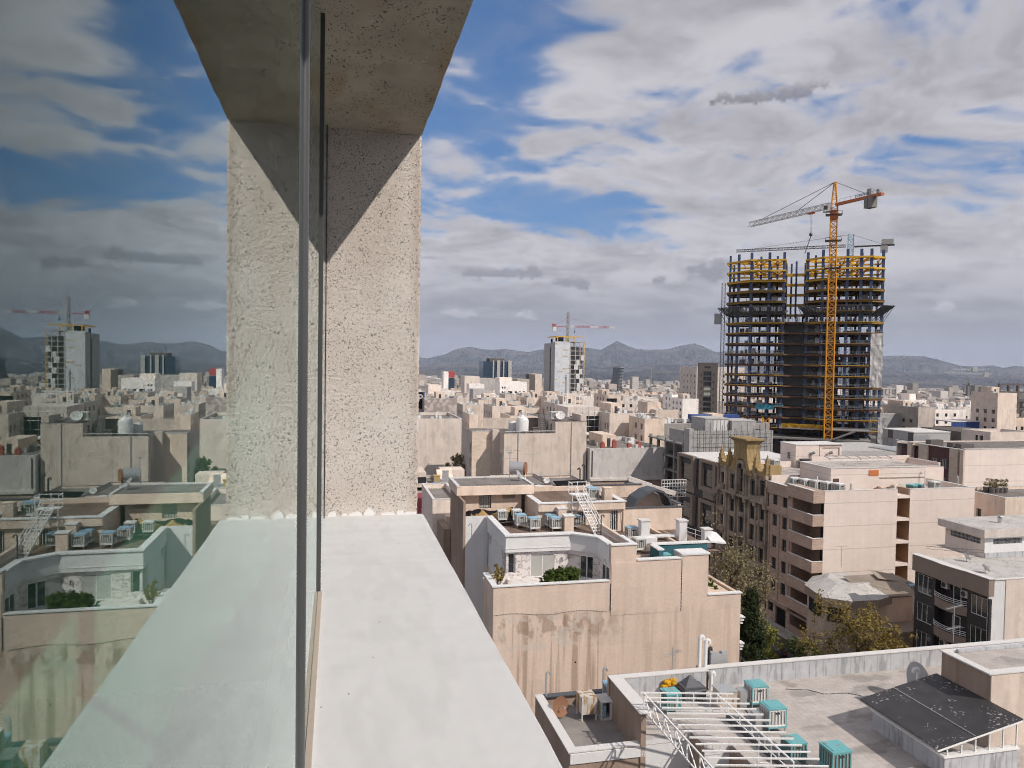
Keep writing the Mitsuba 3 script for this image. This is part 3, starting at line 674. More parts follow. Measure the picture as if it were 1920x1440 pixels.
# the rear upper storey (its own parapet and doors)
rear = [(26.9, 27.7, 21.05, 23.1), (23.4, 24.3, 21.05, 23.1)]
part(NB, 'wall', facade('x', 70.2, 19.6, 28.2, 21.0, 23.3, rear, 0.2), 'plaster', tone=(0, 1.02))
part(NB, 'wall', M().box(28.2, 34.6, 70.0, 70.3, 19, 23.3).box(19.3, 28.3, 69.8, 70.15, 23.3, 24.05).box(19.3, 19.6, 70.15, 79, 21.0, 24.05).box(28.0, 28.3, 70.15, 76, 22, 24.05).box(34.3, 34.6, 70.3, 84, 19, 23.5).box(19.6, 34.6, 79.7, 80, 18, 24.0), 'plaster', tone=(0, 1.02))
part(NB, 'coping', M().box(19.2, 28.4, 69.7, 70.3, 24.05, 24.15).box(19.2, 19.8, 70.3, 79, 24.05, 24.15).box(27.8, 28.4, 70.3, 76, 24.05, 24.15), 'white_paint')
for q_ in ((28.4, 34.8, 69.9, 70.4, 23.3, 23.38), (34.3, 34.8, 70.4, 84, 23.5, 23.58), (28.4, 34.3, 79.6, 80.1, 24, 24.08)): part(NB, 'coping', M().box(*q_), 'lead_roof')
part(NB, 'roof', M().quad([19.6, 70.2, 23.5], [28.1, 70.2, 23.5], [28.1, 79.7, 23.5], [19.6, 79.7, 23.5]).quad([28.1, 70.2, 22.6], [34.4, 70.2, 22.6], [34.4, 84, 22.6], [28.1, 84, 22.6]), 'brown_felt')
glaze(NB, 'x', 70.2, rear, 0.2, split=4, name='barred_door')
part(NB, 'downpipe', M().tube((25.6, 70.1, 21), (25.6, 70.1, 23.9), .05).box(25.4, 25.8, 69.95, 70.1, 23.7, 24.0), 'grey_metal')
# curved lead dormer at the far corner
cu = [(0, 0), (0.9, 1.5), (2.2, 2.35), (3.2, 2.6), (4.1, 2.35), (4.9, 1.6), (5.4, 0.2), (5.15, 0.2), (4.7, 1.4), (4.0, 2.1), (3.2, 2.35), (2.3, 2.1), (1.2, 1.3), (0.3, 0)]
t_ = trimesh.creation.extrude_polygon(Polygon(cu), 2.4, engine='earcut')
part(NB, 'curved_dormer', M().add(np.stack([29.5 + t_.vertices[:, 0] * .9, 71.4 + t_.vertices[:, 2], 22.7 + t_.vertices[:, 1] * .85], 1), t_.faces[:, ::-1]), 'lead_roof')
part(NB, 'wall', M().add(*upright(Polygon([(30.0, 22.4), (33.9, 22.4), (33.5, 23.9), (32.4, 24.5), (31.2, 24.3), (30.4, 23.3)]), 73.0, .2)), 'plaster', tone=(0, 1.1))
part(NB, 'pillar', M().box(33.1, 33.8, 62.3, 63.0, 21.0, 22.7), 'white_paint')
# white masonry seats, pillars and rails of the right-hand roof
pl = M().box(28.1, 28.95, 65.2, 66.0, 21.0, 23.05).box(27.6, 29.6, 64.9, 66.3, 21.0, 21.5).box(29.6, 32.0, 65.6, 66.3, 21.35, 21.5).box(32.0, 32.8, 65.2, 66.0, 21.0, 22.9)
part(NB, 'masonry_seat', pl, 'white_paint', label='white masonry bench and pillars on the right-hand roof')
for q_ in ((28.0, 29.05, 65.1, 66.1, 23.05, 23.15), (31.9, 32.9, 65.1, 66.1, 22.9, 23.0), (33.0, 33.9, 62.2, 63.1, 22.7, 22.8)): part(NB, 'pillar_cap', M().box(*q_), 'cap_stone')
part(NB, 'railing', M().path([(32.8, 65.3, 21.9), (33.4, 63.0, 21.9)], .03).path([(32.8, 65.3, 22.3), (33.4, 63.0, 22.3)], .03).tube((33.1, 64.1, 21), (33.1, 64.1, 22.35), .03), 'white_metal')
part(NB, 'sloped_coping', M().add([[33.2, 61.4, 21.9], [34.8, 61.4, 21.7], [35.0, 63.6, 22.1], [33.8, 64.0, 22.5], [33.2, 61.4, 21.75], [34.8, 61.4, 21.55], [35.0, 63.6, 21.95], [33.8, 64.0, 22.35]], [[0, 1, 2, 3], [7, 6, 5, 4], [0, 4, 5, 1], [1, 5, 6, 2], [2, 6, 7, 3], [3, 7, 4, 0]]), 'white_paint')
part(NB, 'railing', M().path([(24.75, 58.6, 21.3), (25.4, 58.6, 21.1), (25.4, 60.0, 21.1)], .03).path([(24.75, 58.6, 20.9), (25.4, 58.6, 20.7), (25.4, 60.0, 20.7)], .03), 'white_metal')
for z_ in (15.9, 13.6, 11.4, 9.0, 6.6):
    for k_ in range(3):
        part(NB, 'cornice', M().box(34.4, 34.85 - .1 * k_, 57.95, 58.6, z_ - .25 * k_, z_ + .12 - .25 * k_), 'white_paint')
# white steel stair from the terrace roof to the upper roof
ST = thing('steel_staircase', 'white steel staircase climbing to the upper roof of the terrace house', 'staircase')
A_, B_ = np.array([24.0, 65.4, 21.8]), np.array([23.4, 69.7, 24.9])
sd = np.cross((B_ - A_), [0, 0, 1.0]); sd = sd / np.linalg.norm(sd) * 0.42
for s_ in (-1, 1):
    part(ST, 'stringer', M().bar(A_ + s_ * sd, B_ + s_ * sd, .06, .16), 'white_metal')
    hr = M().bar(A_ + s_ * sd + [0, 0, .95], B_ + s_ * sd + [0, 0, .95], .05).bar(A_ + s_ * sd + [0, 0, .5], B_ + s_ * sd + [0, 0, .5], .04)
    for k in range(6): hr.bar(A_ + s_ * sd + (B_ - A_) * k / 5, A_ + s_ * sd + (B_ - A_) * k / 5 + [0, 0, .95], .04)
    part(ST, 'railing', hr, 'white_metal')
for k in range(13):
    c = A_ + (B_ - A_) * (k + .5) / 13
    part(ST, 'tread', M().box(c[0] - .42, c[0] + .42, c[1] - .13, c[1] + .13, c[2] - .02, c[2] + .02), 'white_metal')
lp = M().box(22.6, 24.4, 69.6, 70.6, 24.85, 24.92)
part(ST, 'landing', lp, 'white_metal')
hr = M()
for x_, y_ in ((22.6, 69.6), (24.4, 69.6), (22.6, 70.6), (24.4, 70.6), (23.5, 70.6)): hr.bar((x_, y_, 24.9), (x_, y_, 26.1), .05)
for z_ in (25.5, 26.0): hr.bar((22.6, 69.6, z_), (22.6, 70.6, z_), .05).bar((22.6, 70.6, z_), (24.4, 70.6, z_), .05).bar((24.4, 69.6, z_), (24.4, 70.6, z_), .05)
for x_ in (22.7, 24.3): hr.bar((x_, 69.7, 21.9), (x_, 69.7, 24.9), .07)
part(ST, 'railing', hr, 'white_metal')

# things on that house
g_ = 'cream coolers on the terrace house roof'
cooler(17.6, 70.2, 21.75, 0, 'blue-topped cooler at the rear left of the terrace house roof', 'blue')
cooler(18.5, 68.6, 21.75, 6, 'blue-topped cooler in front of the rear left one on the terrace house roof', 'blue')
cooler(20.6, 68.3, 21.75, 2, 'blue-topped cooler near the middle of the terrace house roof', 'blue')
cooler(20.5, 69.7, 21.75, 0, 'cooler hidden behind the middle cooler of the terrace house roof', 'blue')
cooler(22.7, 69.0, 21.75, 0, 'cooler left of the white steel staircase', 'blue')
cooler(25.9, 73.0, 23.5, 0, 'pale cooler on the upper roof behind the staircase', 'blue', s=1.15)
cooler(26.6, 62.2, 21.0, 4, 'cream cooler in front of the barred door', 'cream')
cooler(27.6, 66.4, 21.0, 0, 'light blue cooler beside the white masonry bench', 'blue')
cooler(27.9, 59.6, 20.35, 0, 'teal cooler beside the dark teal wall', 'teal', s=.85)
for i, (x, y, w, h) in enumerate(((21.7, 67.9, .45, 1.5), (21.5, 69.4, .4, 1.9))):
    k = thing('chimney_block', ('sandy chimney block with white cap right of the middle cooler', 'taller sandy chimney block behind the capped one')[i], 'chimney')
    part(k, 'shaft', M().box(x - w, x + w, y - w, y + w, 21.75, 21.75 + h), 'plaster', tone=(0, 1)); part(k, 'cap', M().box(x - w - .08, x + w + .08, y - w - .08, y + w + .08, 21.75 + h, 21.85 + h), 'white_paint')
k = thing('chimney_block', 'sandy chimney block beside the pale cooler on the upper roof', 'chimney')
part(k, 'shaft', M().box(26.75, 27.6, 71.6, 72.4, 23.5, 25.1), 'plaster', tone=(0, 1)); part(k, 'cap', M().box(26.7, 27.65, 71.55, 72.45, 25.1, 25.16), 'plaster', tone=(0, 1.1))
k = thing('plastic_sheet', 'crumpled white plastic sheet lying beside the teal cooler', 'plastic sheet')
t_ = trimesh.creation.icosphere(3, 0.6); t_.vertices = t_.vertices * np.array([1, .7, .75]) * (0.75 + 0.7 * meshkit.fbm(t_.vertices * 3, 3, 4))[:, None] + [29.0, 59.5, 20.75]
put(k, t_, 'white_metal')
vent(16.9, 63.9, 21.75, 2.0, .05, 'dark_metal', 2.0, 'black vent pipe at the front of the terrace house roof, left', 'black vent pipes')
vent(22.75, 61.6, 21.75, 2.8, .05, 'dark_metal', 0.2, 'tall black hooked pipe beside the canted corner')
vent(12.75, 70.0, 21.0, 1.3, .05, 'grey_metal', 3.14, 'hooked pipe casting a shadow on the pale side wall')
# shrubs on the terrace
def _leaf(c0, c1):
    def fn(p, n, uv):
        return mix(c0, c1, noise(p.x * 5, p.y * 5, p.z * 5)) * (0.7 + 0.6 * uv.x)
    return fn
def leafmat(name, c0, c1, trans=0.35):
    scene[name] = {'type': 'principledthin', 'base_color': proc(_leaf(c0, c1)), 'roughness': 0.6, 'diff_trans': 2 * trans * 0.6, 'eta': 1.3}
leafmat('leaf_dark', (0.035, 0.06, 0.02), (0.10, 0.13, 0.03))
leafmat('leaf_olive', (0.17, 0.15, 0.085), (0.36, 0.31, 0.18))
leafmat('leaf_gold', (0.15, 0.115, 0.035), (0.35, 0.27, 0.09))
leafmat('leaf_spring', (0.13, 0.15, 0.03), (0.30, 0.32, 0.07))
leafmat('leaf_cypress', (0.018, 0.028, 0.014), (0.05, 0.065, 0.03))
plain('bark', (0.11, 0.085, 0.065))
def leaves(centres, radii, n, size, seed, up=0.4, stretch=1.6):
    """n little leaf quads spread through the clumps."""
    r = np.random.default_rng(seed)
    w = np.asarray(radii, float) ** 2; k = r.choice(len(radii), n, p=w / w.sum())
    d = r.normal(size=(n, 3)); d /= np.linalg.norm(d, axis=1, keepdims=True)
    rad = np.asarray(radii)[k] * (r.random(n) ** 0.45)
    c = np.asarray(centres)[k] + d * rad[:, None]
    nrm = d + r.normal(size=(n, 3)) * 0.8 + [0, 0, up]; nrm /= np.linalg.norm(nrm, axis=1, keepdims=True)
    a = np.cross(nrm, r.normal(size=(n, 3))); a /= np.linalg.norm(a, axis=1, keepdims=True); b = np.cross(nrm, a)
    s = size * (0.6 + 0.8 * r.random(n))[:, None]
    a, b = a * s * stretch * .5, b * s * .5
    v = np.stack([c - a, c - b, c + a, c + b], 1).reshape(-1, 3)
    f = (np.arange(n) * 4)[:, None] + np.array([0, 1, 2, 3])
    uv = np.repeat(np.stack([r.random(n), 0 * k], 1), 4, 0)
    f = np.vstack([f[:, [0, 1, 2]], f[:, [0, 2, 3]]])
    return trimesh.Trimesh(v, f, process=False), uv
def put_leaves(key, lv, m_):
    scene[key] = mikit.ply(lv[0], m_, smooth=False, uv=lv[1])
def shrub(x, y, z, rx, ry, h, n, size, label, m_, seed, name='shrub'):
    r = np.random.default_rng(seed); key = thing(name, label, 'shrub')
    cs, rs, st = [], [], M()
    for i in range(16):
        p = np.array([x + rx * r.uniform(-.8, .8), y + ry * r.uniform(-.8, .8), z + h * (0.25 + 0.65 * r.random())])
        cs.append(p); rs.append(min(rx, h) * r.uniform(.28, .5)); st.tube((x + (p[0] - x) * .3, y + (p[1] - y) * .3, z), p, .02, 5, .008)
        if i % 2 == 0:
            q = p + [r.uniform(-.2, .2), 0, h * r.uniform(.2, .5)]; st.tube(p, q, .012, 4, .005); cs.append(q); rs.append(.16)
    part(key, 'stem', st, 'bark'); put_leaves(key + '__foliage', leaves(cs, rs, n, size, seed), m_)
    return key
shrub(18.55, 59.35, 18.9, 1.55, .55, 1.55, 2600, .17, 'dense green shrub in the terrace planter', 'leaf_dark', 3)
shrub(13.3, 60.3, 19.1, .35, 1.0, 1.25, 700, .12, 'yellowing slender plants at the left corner of the terrace', 'leaf_gold', 4)
shrub(33.0, 62.0, 17.4, .6, 2.5, .8, 900, .12, 'dark creeping plants on the lower right terrace', 'leaf_dark', 5)

r9 = np.random.default_rng(6)
for x_, z_ in ((27.9, 17.6), (19.4, 13.2), (30.4, 12.0)): part(NB, 'wall_hole', M().box(x_ - .06, x_ + .06, 57.96, 58.0, z_ - .06, z_ + .06), 'dark_void')
part(NB, 'wall_cable', M().path([(12.45 + 1.2 * i, 57.97, 17.5 + .12 * math.sin(i * 1.3) - .02 * i) for i in range(9)], .015, 4), 'dark_metal')
# ------------------------------------------------------------------ the neighbouring roof below the window
def _bitumen_alu(p, n, uv):   # silver-painted felt on parapets, wrinkled in sheets
    h = p.x + p.y
    f = fbm(h * 2.2, p.z * 2.2, 1.0, 4)
    seam = smoothstep(0.06, 0.0, dr.abs(h / 1.05 - dr.floor(h / 1.05) - 0.5) * 1.05)
    return mix((0.40, 0.41, 0.43), (0.56, 0.57, 0.59), f) * (1 - 0.25 * seam) * (1 - 0.3 * smoothstep(0.55, 0.8, fbm(h * 4, p.z * 0.8, 6.0, 3)))
scene['silver_felt'] = {'type': 'twosided', 'bsdf': {'type': 'bumpmap', 'scale': 1.0, 'bump': proc(lambda p, n, uv: 0.03 * fbm((p.x + p.y) * 2.4 + 1.5 * noise(p.z * 2), p.z * 2.6, p.y, 4), eps=0.02), 'nested': {'type': 'diffuse', 'reflectance': proc(_bitumen_alu)}}}
def _browncement(p, n, uv):
    h = p.x + p.y
    return mix((0.30, 0.22, 0.175), (0.37, 0.29, 0.235), fbm(h * 0.7, p.z * 0.7, 4.0, 4)) * (1 + 0.35 * (fbm(h * 3.5, p.z * 0.35, 6.0, 3) - 0.5))
mat('brown_cement', type='diffuse', reflectance=proc(_browncement))
def _panel(p, n, uv):
    specks = smoothstep(0.80, 0.86, noise(p.x * 11, p.y * 11, 2.0)) * smoothstep(0.45, 0.6, noise(p.x * 1.5, p.y * 1.5, 3.0))
    return mix((0.028, 0.027, 0.03), (0.05, 0.048, 0.05), fbm(p.x * 2, p.y * 2, 1.0, 3)) + 0.28 * specks
mat('black_sheet', type='principled', base_color=proc(_panel), roughness=0.55)
plain('beige_tin', (0.50, 0.42, 0.34), 0.6)
def _rusty(p, n, uv):
    r = fbm(p.x * 5, p.z * 0.9, p.y * 5, 3)
    return mix((0.55, 0.52, 0.48), (0.36, 0.22, 0.11), smoothstep(0.42, 0.62, r))
mat('rusty_cover', type='diffuse', reflectance=proc(_rusty))
plain('yellow_cloth', (0.62, 0.34, 0.03))

FB = thing('tiled_roof_building', 'building close below with a tiled roof, silver felt parapet and stair house', 'building')
ZF, ZP = 17.2, 18.4
part(FB, 'wall', M().box(16.7, 17.0, 38.2, 43.0, 0, ZP).box(16.7, 62, 43.25, 43.55, 0, ZP), 'brown_cement')
part(FB, 'wall', M().box(17.0, 23.2, 42.9, 43.25, 0, ZP), 'brown_cement')
part(FB, 'parapet_lining', M().box(17.0, 23.1, 42.84, 42.9, ZF, ZP - .02), 'silver_felt')
part(FB, 'parapet_lining', M().box(23.26, 62, 43.19, 43.25, ZF, ZP - .02), 'silver_felt')
part(FB, 'parapet_lining', M().box(23.2, 23.26, 42.84, 43.25, ZF, ZP - .02), 'lead_roof')
part(FB, 'coping', M().box(16.62, 17.45, 38.15, 42.8, ZP, ZP + .06), 'cap_stone')
part(FB, 'coping', M().box(16.62, 23.3, 42.8, 43.35, ZP, ZP + .06), 'cap_stone')
part(FB, 'coping', M().box(23.3, 62, 43.12, 43.62, ZP, ZP + .055), 'cap_stone')
roof = [(17.0, 38.2), (19.7, 38.2), (19.7, 36.5), (21.2, 36.5), (21.2, 34.4), (22.4, 33.2), (22.4, 22), (62, 22), (62, 43.3), (17.0, 43.3)]
part(FB, 'roof', M().prism(roof, ZF - .3, ZF), 'roof_tiles', label='pale tiled roof deck with stains')
# zigzag light-well front of pale panels
def wallseg(a, b, z0, z1, t=.25):
    a, b = np.array(a, float), np.array(b, float); d = (b - a) / np.linalg.norm(b - a); n_ = np.array([-d[1], d[0]])
    return [tuple(a), tuple(b), tuple(b + n_ * t), tuple(a + n_ * t)]
zz = roof[:6]
for a, b in zip(zz[:-1], zz[1:]):
    for z0, z1 in ((0, 11.7), (11.74, 13.35), (13.39, 15.0), (15.04, 16.6), (16.64, ZF - .02)):
        part(FB, 'panel', M().prism([(x + (0.002), y) for x, y in wallseg(a, b, 0, 0)], z0, z1), 'white_paint')
    part(FB, 'backing_wall', M().prism(wallseg(np.array(a) + .03 * np.array([0, 1]), np.array(b) + .03 * np.array([0, 1]), 0, 0, .2), 0, ZF - .04), 'brown_cement')
part(FB, 'window_bay', M().box(18.4, 19.5, 38.0, 38.19, 12.2, 14.4), 'white_metal')
part(FB, 'wall', M().box(22.4, 22.7, 22, 33.2, 0, ZF - .3), 'brown_cement')
# dark felt strip along the well
part(FB, 'felt_strip', M().add([[22.3, 38.9, ZF + .02], [23.1, 38.9, ZF + .02], [24.0, 33.4, ZF + .02], [22.5, 33.4, ZF + .02], [22.3, 38.9, ZF + .5], [23.1, 38.9, ZF + .12], [24.0, 33.4, ZF + .12], [22.5, 33.4, ZF + .5]], [[4, 5, 6, 7], [0, 1, 5, 4], [1, 2, 6, 5], [2, 3, 7, 6], [3, 0, 4, 7]]), 'lead_roof')
# stair house
part(FB, 'stair_house', M().box(34.8, 46, 33.1, 36.4, ZF, 21.3), 'brown_cement', label='stair house with a pale flat roof')
part(FB, 'stair_house_front', M().box(34.85, 46, 33.02, 33.1, ZF, 21.25), 'plaster', tone=(.25, 1.0))
part(FB, 'coping', M().box(34.7, 46, 33.0, 33.5, 21.3, 21.38).box(34.7, 35.2, 33.5, 36.5, 21.3, 21.38).box(35.2, 46, 36.1, 36.5, 21.3, 21.38), 'cap_stone')
part(FB, 'roof', M().quad([35.2, 33.5, 21.32], [46, 33.5, 21.32], [46, 36.1, 21.32], [35.2, 36.1, 21.32]), 'roof_tiles')
part(FB, 'felt_edge', M().box(35.5, 46, 35.92, 36.1, 21.33, 21.52), 'silver_felt')
# lean-to skylight
part(FB, 'skylight_curb', M().box(30.2, 34.75, 31.2, 31.35, ZF, 18.2).box(30.2, 30.35, 31.35, 36.4, ZF, 18.2), 'silver_felt', label='silver felt curb of the lean-to skylight')
part(FB, 'skylight_sill', M().box(30.1, 34.75, 31.1, 31.45, 18.2, 18.3).box(30.1, 30.45, 31.45, 36.5, 18.2, 18.3), 'white_metal')
def eave_z(x): return 18.78 + (x - 29.55) * 0.2
for k, (x0, x1) in enumerate(((29.55, 31.75), (31.8, 34.75))):
    v = [[x0, 30.95, eave_z(x0)], [x1, 30.95, eave_z(x1)], [x1, 36.7, eave_z(x1)], [x0, 36.7, eave_z(x0)]]
    v += [[a, b, c + .05 + .02 * k] for a, b, c in v]
    part(FB, 'skylight_sheet', M().add(v, [[3, 2, 1, 0], [4, 5, 6, 7], [0, 1, 5, 4], [1, 2, 6, 5], [2, 3, 7, 6], [3, 0, 4, 7]]), 'black_sheet', label='black sheet spattered with white specks' if k == 0 else None)
part(FB, 'skylight_seam', M().bar((31.775, 30.95, eave_z(31.775) + .07), (31.775, 36.7, eave_z(31.775) + .07), .05, .03), 'zinc')
part(FB, 'skylight_rafter', M().bar((29.55, 30.98, eave_z(29.55) - .05), (34.7, 30.98, eave_z(34.7) - .05), .08, .1), 'white_metal')
part(FB, 'skylight_gutter', M().bar((29.6, 30.95, 18.72), (29.6, 36.7, 18.72), .07), 'grey_metal')
for k in range(6):
    x_ = 30.4 + k * .86
    part(FB, 'skylight_mullion', M().box(x_ - .03, x_ + .03, 31.22, 31.29, 18.3, eave_z(x_) - .02), 'white_metal')
part(FB, 'skylight_pane', M().add([[30.4, 31.25, 18.3], [34.7, 31.25, 18.3], [34.7, 31.25, 19.75], [30.4, 31.25, 18.9]], [[0, 1, 2, 3]]), 'clear_glass')
for y_ in (32.4, 34.2, 36.1): part(FB, 'skylight_post', M().box(30.25, 30.32, y_, y_ + .07, 18.3, 18.88), 'beige_tin')

# white pergola over the light well
PG = thing('steel_pergola', 'white steel pergola frame of long bars over the light well', 'pergola')
A0, A1, B0, B1 = np.array([17.0, 38.6, 19.4]), np.array([17.0, 30.6, 19.4]), np.array([21.0, 37.6, 19.4]), np.array([21.0, 30.4, 19.4])
part(PG, 'chord', M().bar(A0, A1, .07), 'white_metal'); part(PG, 'chord', M().bar(A0 - [0, 0, .95], A1 - [0, 0, .95], .06), 'white_metal'); part(PG, 'chord', M().bar(B0, B1, .07), 'white_metal'); part(PG, 'chord', M().bar(B0 - [0, 0, .5], B1 - [0, 0, .5], .05), 'white_metal')
for k in range(7):
    p = A0 + (A1 - A0) * k / 6
    part(PG, 'post', M().bar(p, p - [0, 0, .95], .06), 'white_metal')
    if k < 6: part(PG, 'brace', M().bar(p, A0 + (A1 - A0) * (k + .8) / 6 - [0, 0, .95], .05), 'white_metal')
    p = B0 + (B1 - B0) * k / 6; part(PG, 'post', M().bar(p, p - [0, 0, .5], .05), 'white_metal')
for k in range(13):
    t = k / 12; p = A0 + (A1 - A0) * t * .97
    x0_, x1_ = (16.8, 21.9) if k < 2 else (17.2 + .0 * k, 22.1 + .02 * k)
    part(PG, 'crossbar', M().bar((x0_, p[1], 19.45), (x1_, p[1] - 1.15, 19.45), .07), 'white_metal')
for zz_k in (18.95, 18.5): part(PG, 'rail', M().bar((17.0, 38.6, zz_k), (21.6, 37.4, zz_k), .05), 'white_metal')
for k in range(5):
    x_ = 17.9 + .9 * k; y_ = 38.6 - (x_ - 17) * .26
    part(PG, 'rail_post', M().bar((x_, y_, 19.4), (x_, y_, 18.45), .05), 'white_metal')
part(PG, 'ladder', M().path([(20.9, 33.2, 17.3), (20.9, 33.2, 19.3)], .035).path([(21.5, 33.0, 17.3), (21.5, 33.0, 19.3)], .035).path([(20.9, 33.2, 17.9), (21.5, 33.0, 17.9)], .03).path([(20.9, 33.2, 18.5), (21.5, 33.0, 18.5)], .03).path([(20.9, 33.2, 19.1), (21.5, 33.0, 19.1)], .03), 'white_metal')
# equipment on that roof
cooler(25.1, 40.3, ZF, -4, 'teal cooler with white grille nearest the silver parapet', 'tealw', s=1.05)
cooler(24.4, 37.4, ZF, -3, 'teal cooler with one white framed panel beside the felt strip', 'tealw', s=1.1)
cooler(23.6, 34.2, ZF - .1, 0, 'teal cooler half hidden behind the pergola bars', 'teal', s=.95)
cooler(24.9, 32.6, ZF, 0, 'teal cooler cut off by the bottom edge of the view', 'teal', s=1.1)
cooler(19.6, 40.6, ZF, 2, 'teal cooler behind the rear rail of the pergola', 'teal', s=.95)
k = thing('metal_cabinet', 'beige tin cabinet left of the teal coolers', 'cabinet')
part(k, 'body', M().box(22.5, 23.6, 39.9, 40.9, ZF, 18.35), 'beige_tin'); part(k, 'lid', M().box(22.45, 23.65, 39.85, 40.95, 18.35, 18.4), 'grey_metal'); part(k, 'handle', M().box(23.3, 23.34, 39.86, 39.9, 17.7, 18.0), 'dark_metal')
k = thing('covered_chimney', 'chimney wrapped in a dark grey pyramid-shaped cover', 'chimney')
part(k, 'shaft', M().box(21.0, 22.4, 41.5, 42.5, ZF, 18.0), 'lead_roof')
part(k, 'cover', M().add([[20.9, 41.4, 17.8], [22.5, 41.4, 17.8], [22.5, 42.6, 17.8], [20.9, 42.6, 17.8], [21.7, 42.3, 18.55]], [[0, 1, 4], [1, 2, 4], [2, 3, 4], [3, 0, 4]]), 'lead_roof')
k = thing('flower_bundle', 'bundle of yellow cloth flowers hanging at the silver parapet', 'flowers')
r2 = np.random.default_rng(5); st = M().tube((20.45, 42.7, ZF), (20.45, 42.7, 17.9), .04, 6)
part(k, 'stem', st, 'dark_metal'); fl_ = M()
for i in range(34):
    b_ = trimesh.creation.icosphere(1, .11); b_.vertices = b_.vertices * (0.8 + .5 * r2.random()) + [20.45 + r2.uniform(-.42, .42), 42.65 + r2.uniform(-.12, .12), 17.95 + r2.uniform(-.2, .2)]
    fl_.tm(b_)
part(k, 'blossoms', fl_, 'yellow_cloth', kind='stuff')
vent(22.95, 43.5, ZP - 1.0, 3.0, .12, 'white_pvc', .2, 'tallest white vent pipe standing at the parapet, left of the pair'); vent(23.35, 43.45, ZP - 1.0, 2.75, .11, 'white_pvc', .1, 'second white vent pipe at the parapet, right of the tallest')
vent(23.4, 42.75, ZF, 1.1, .11, 'white_pvc', .3, 'short thick white hooked vent in front of the silver parapet')
vent(34.3, 37.6, ZF, 2.6, .12, 'white_pvc', 2.9, 'white hooked vent beside the stair house, the taller one'); vent(34.55, 37.3, ZF, 1.9, .1, 'white_pvc', 2.6, 'shorter white hooked vent beside the stair house')
vent(42.6, 35.8, 21.3, 1.3, .11, 'white_pvc', 3.14, 'white hooked vent on the stair house roof')
k = thing('satellite_dish', 'large dark satellite dish leaning behind the stair house', 'satellite dish')
t_ = np.linspace(0, math.pi * 2, 25)[:-1]
part(k, 'reflector', M().add([[35.2, 38.6, 18.8]] + [[35.25 + .12 * math.cos(a), 38.6 + 1.15 * math.cos(a), 18.55 + 1.15 * math.sin(a)] for a in t_], [[0, 1 + i, 1 + (i + 1) % 24] for i in range(24)]), 'grey_metal')
part(k, 'mount', M().bar((35.3, 38.6, ZF), (35.3, 38.6, 18.6), .1).bar((35.3, 38.6, 18.0), (36.8, 38.2, 18.0), .07), 'white_pvc')
antenna(43.0, 44.0, 18.4, 2.6, 'bent television aerial standing behind the stair house', arms=((.98, 2.0, .3), (.4, 1.5, .2)))
antenna(21.6, 44.6, 17.4, 2.0, 'slanting comb-shaped aerial in front of the stained wall', arms=((.8, 1.6, .5),))
k = thing('camera_box', 'grey sheet-metal box standing beyond the silver parapet', 'box')
put(k, M().box(24.0, 25.2, 43.9, 44.3, 18.35, 18.95).box(24.05, 24.4, 43.95, 44.25, 18.95, 19.05).box(24.8, 25.15, 43.95, 44.25, 18.95, 19.1), 'grey_metal')
vent(24.0, 44.2, 17.6, 1.7, .08, 'dark_metal', .5, 'small dark cowl between the white pipes and the grey box')

# ------------------------------------------------------------------ the lower roof between the sill and the tiled roof
LB = thing('low_roof_building', 'lower flat-roofed building between the window sill and the tiled roof', 'building')
ZL = 16.6
part(LB, 'wall', M().box(12.55, 12.8, 38.3, 45.4, 0, ZL).box(12.8, 18, 45.15, 45.4, 0, ZL).box(12.8, 17.2, 38.3, 38.55, 0, ZL), 'brown_cement')
part(LB, 'roof', M().quad([12.8, 38.55, 16.0], [18, 38.55, 16.0], [18, 45.15, 16.0], [12.8, 45.15, 16.0]), 'roofing', tone=(.75, 1.0))
part(LB, 'coping', M().box(12.5, 13.05, 38.25, 45.45, ZL, ZL + .07), 'cap_stone'); part(LB, 'coping', M().box(13.05, 18, 38.25, 38.75, ZL, ZL + .07), 'cap_stone'); part(LB, 'coping', M().box(13.05, 18, 44.95, 45.45, ZL, ZL + .07), 'lead_roof')
part(LB, 'fascia', M().box(12.6, 17.2, 38.2, 38.3, 16.0, 16.55), 'white_paint')
vent(13.2, 45.2, 16.4, 1.75, .06, 'grey_metal', 0.2, 'thin grey hooked pipe against the stained wall, left one'); vent(17.05, 45.2, 16.4, 1.7, .06, 'grey_metal', 0.2, 'thin grey hooked pipe against the stained wall, right one')
dish(13.6, 43.6, 16.0, .62, 160, 'rusty round dish leaning on the low roof', 'rust', tilt=.25)
k = thing('covered_cooler', 'old cooler under a rust-streaked pale cover on the low roof', 'cooler')
c_ = M().box(14.75, 15.75, 42.7, 43.8, 16.42, 17.45)
part(k, 'cover', c_, 'rusty_cover')
for x_ in (14.8, 15.7):
    for y_ in (42.75, 43.75): part(k, 'leg', M().box(x_ - .03, x_ + .03, y_ - .03, y_ + .03, 16.0, 16.42), 'white_metal')
k = thing('cooler_wreck', 'open grey cooler with blue side next to the covered one', 'cooler')
part(k, 'body', M().box(16.0, 17.1, 42.6, 43.7, 16.0, 16.1).box(16.0, 16.06, 42.6, 43.7, 16.1, 17.1).box(16.06, 17.1, 43.64, 43.7, 16.1, 17.1).box(16.55, 17.1, 42.6, 42.66, 16.1, 17.1), 'cooler_cream'); part(k, 'lid', M().box(15.95, 17.15, 42.55, 43.75, 17.1, 17.16), 'cap_stone'); part(k, 'panel', M().box(16.08, 16.3, 42.62, 42.7, 16.2, 16.9), 'cooler_blue')
cooler(17.3, 44.4, 16.3, 0, 'light blue cooler tucked behind the left parapet of the tiled roof', 'blue', s=.9)

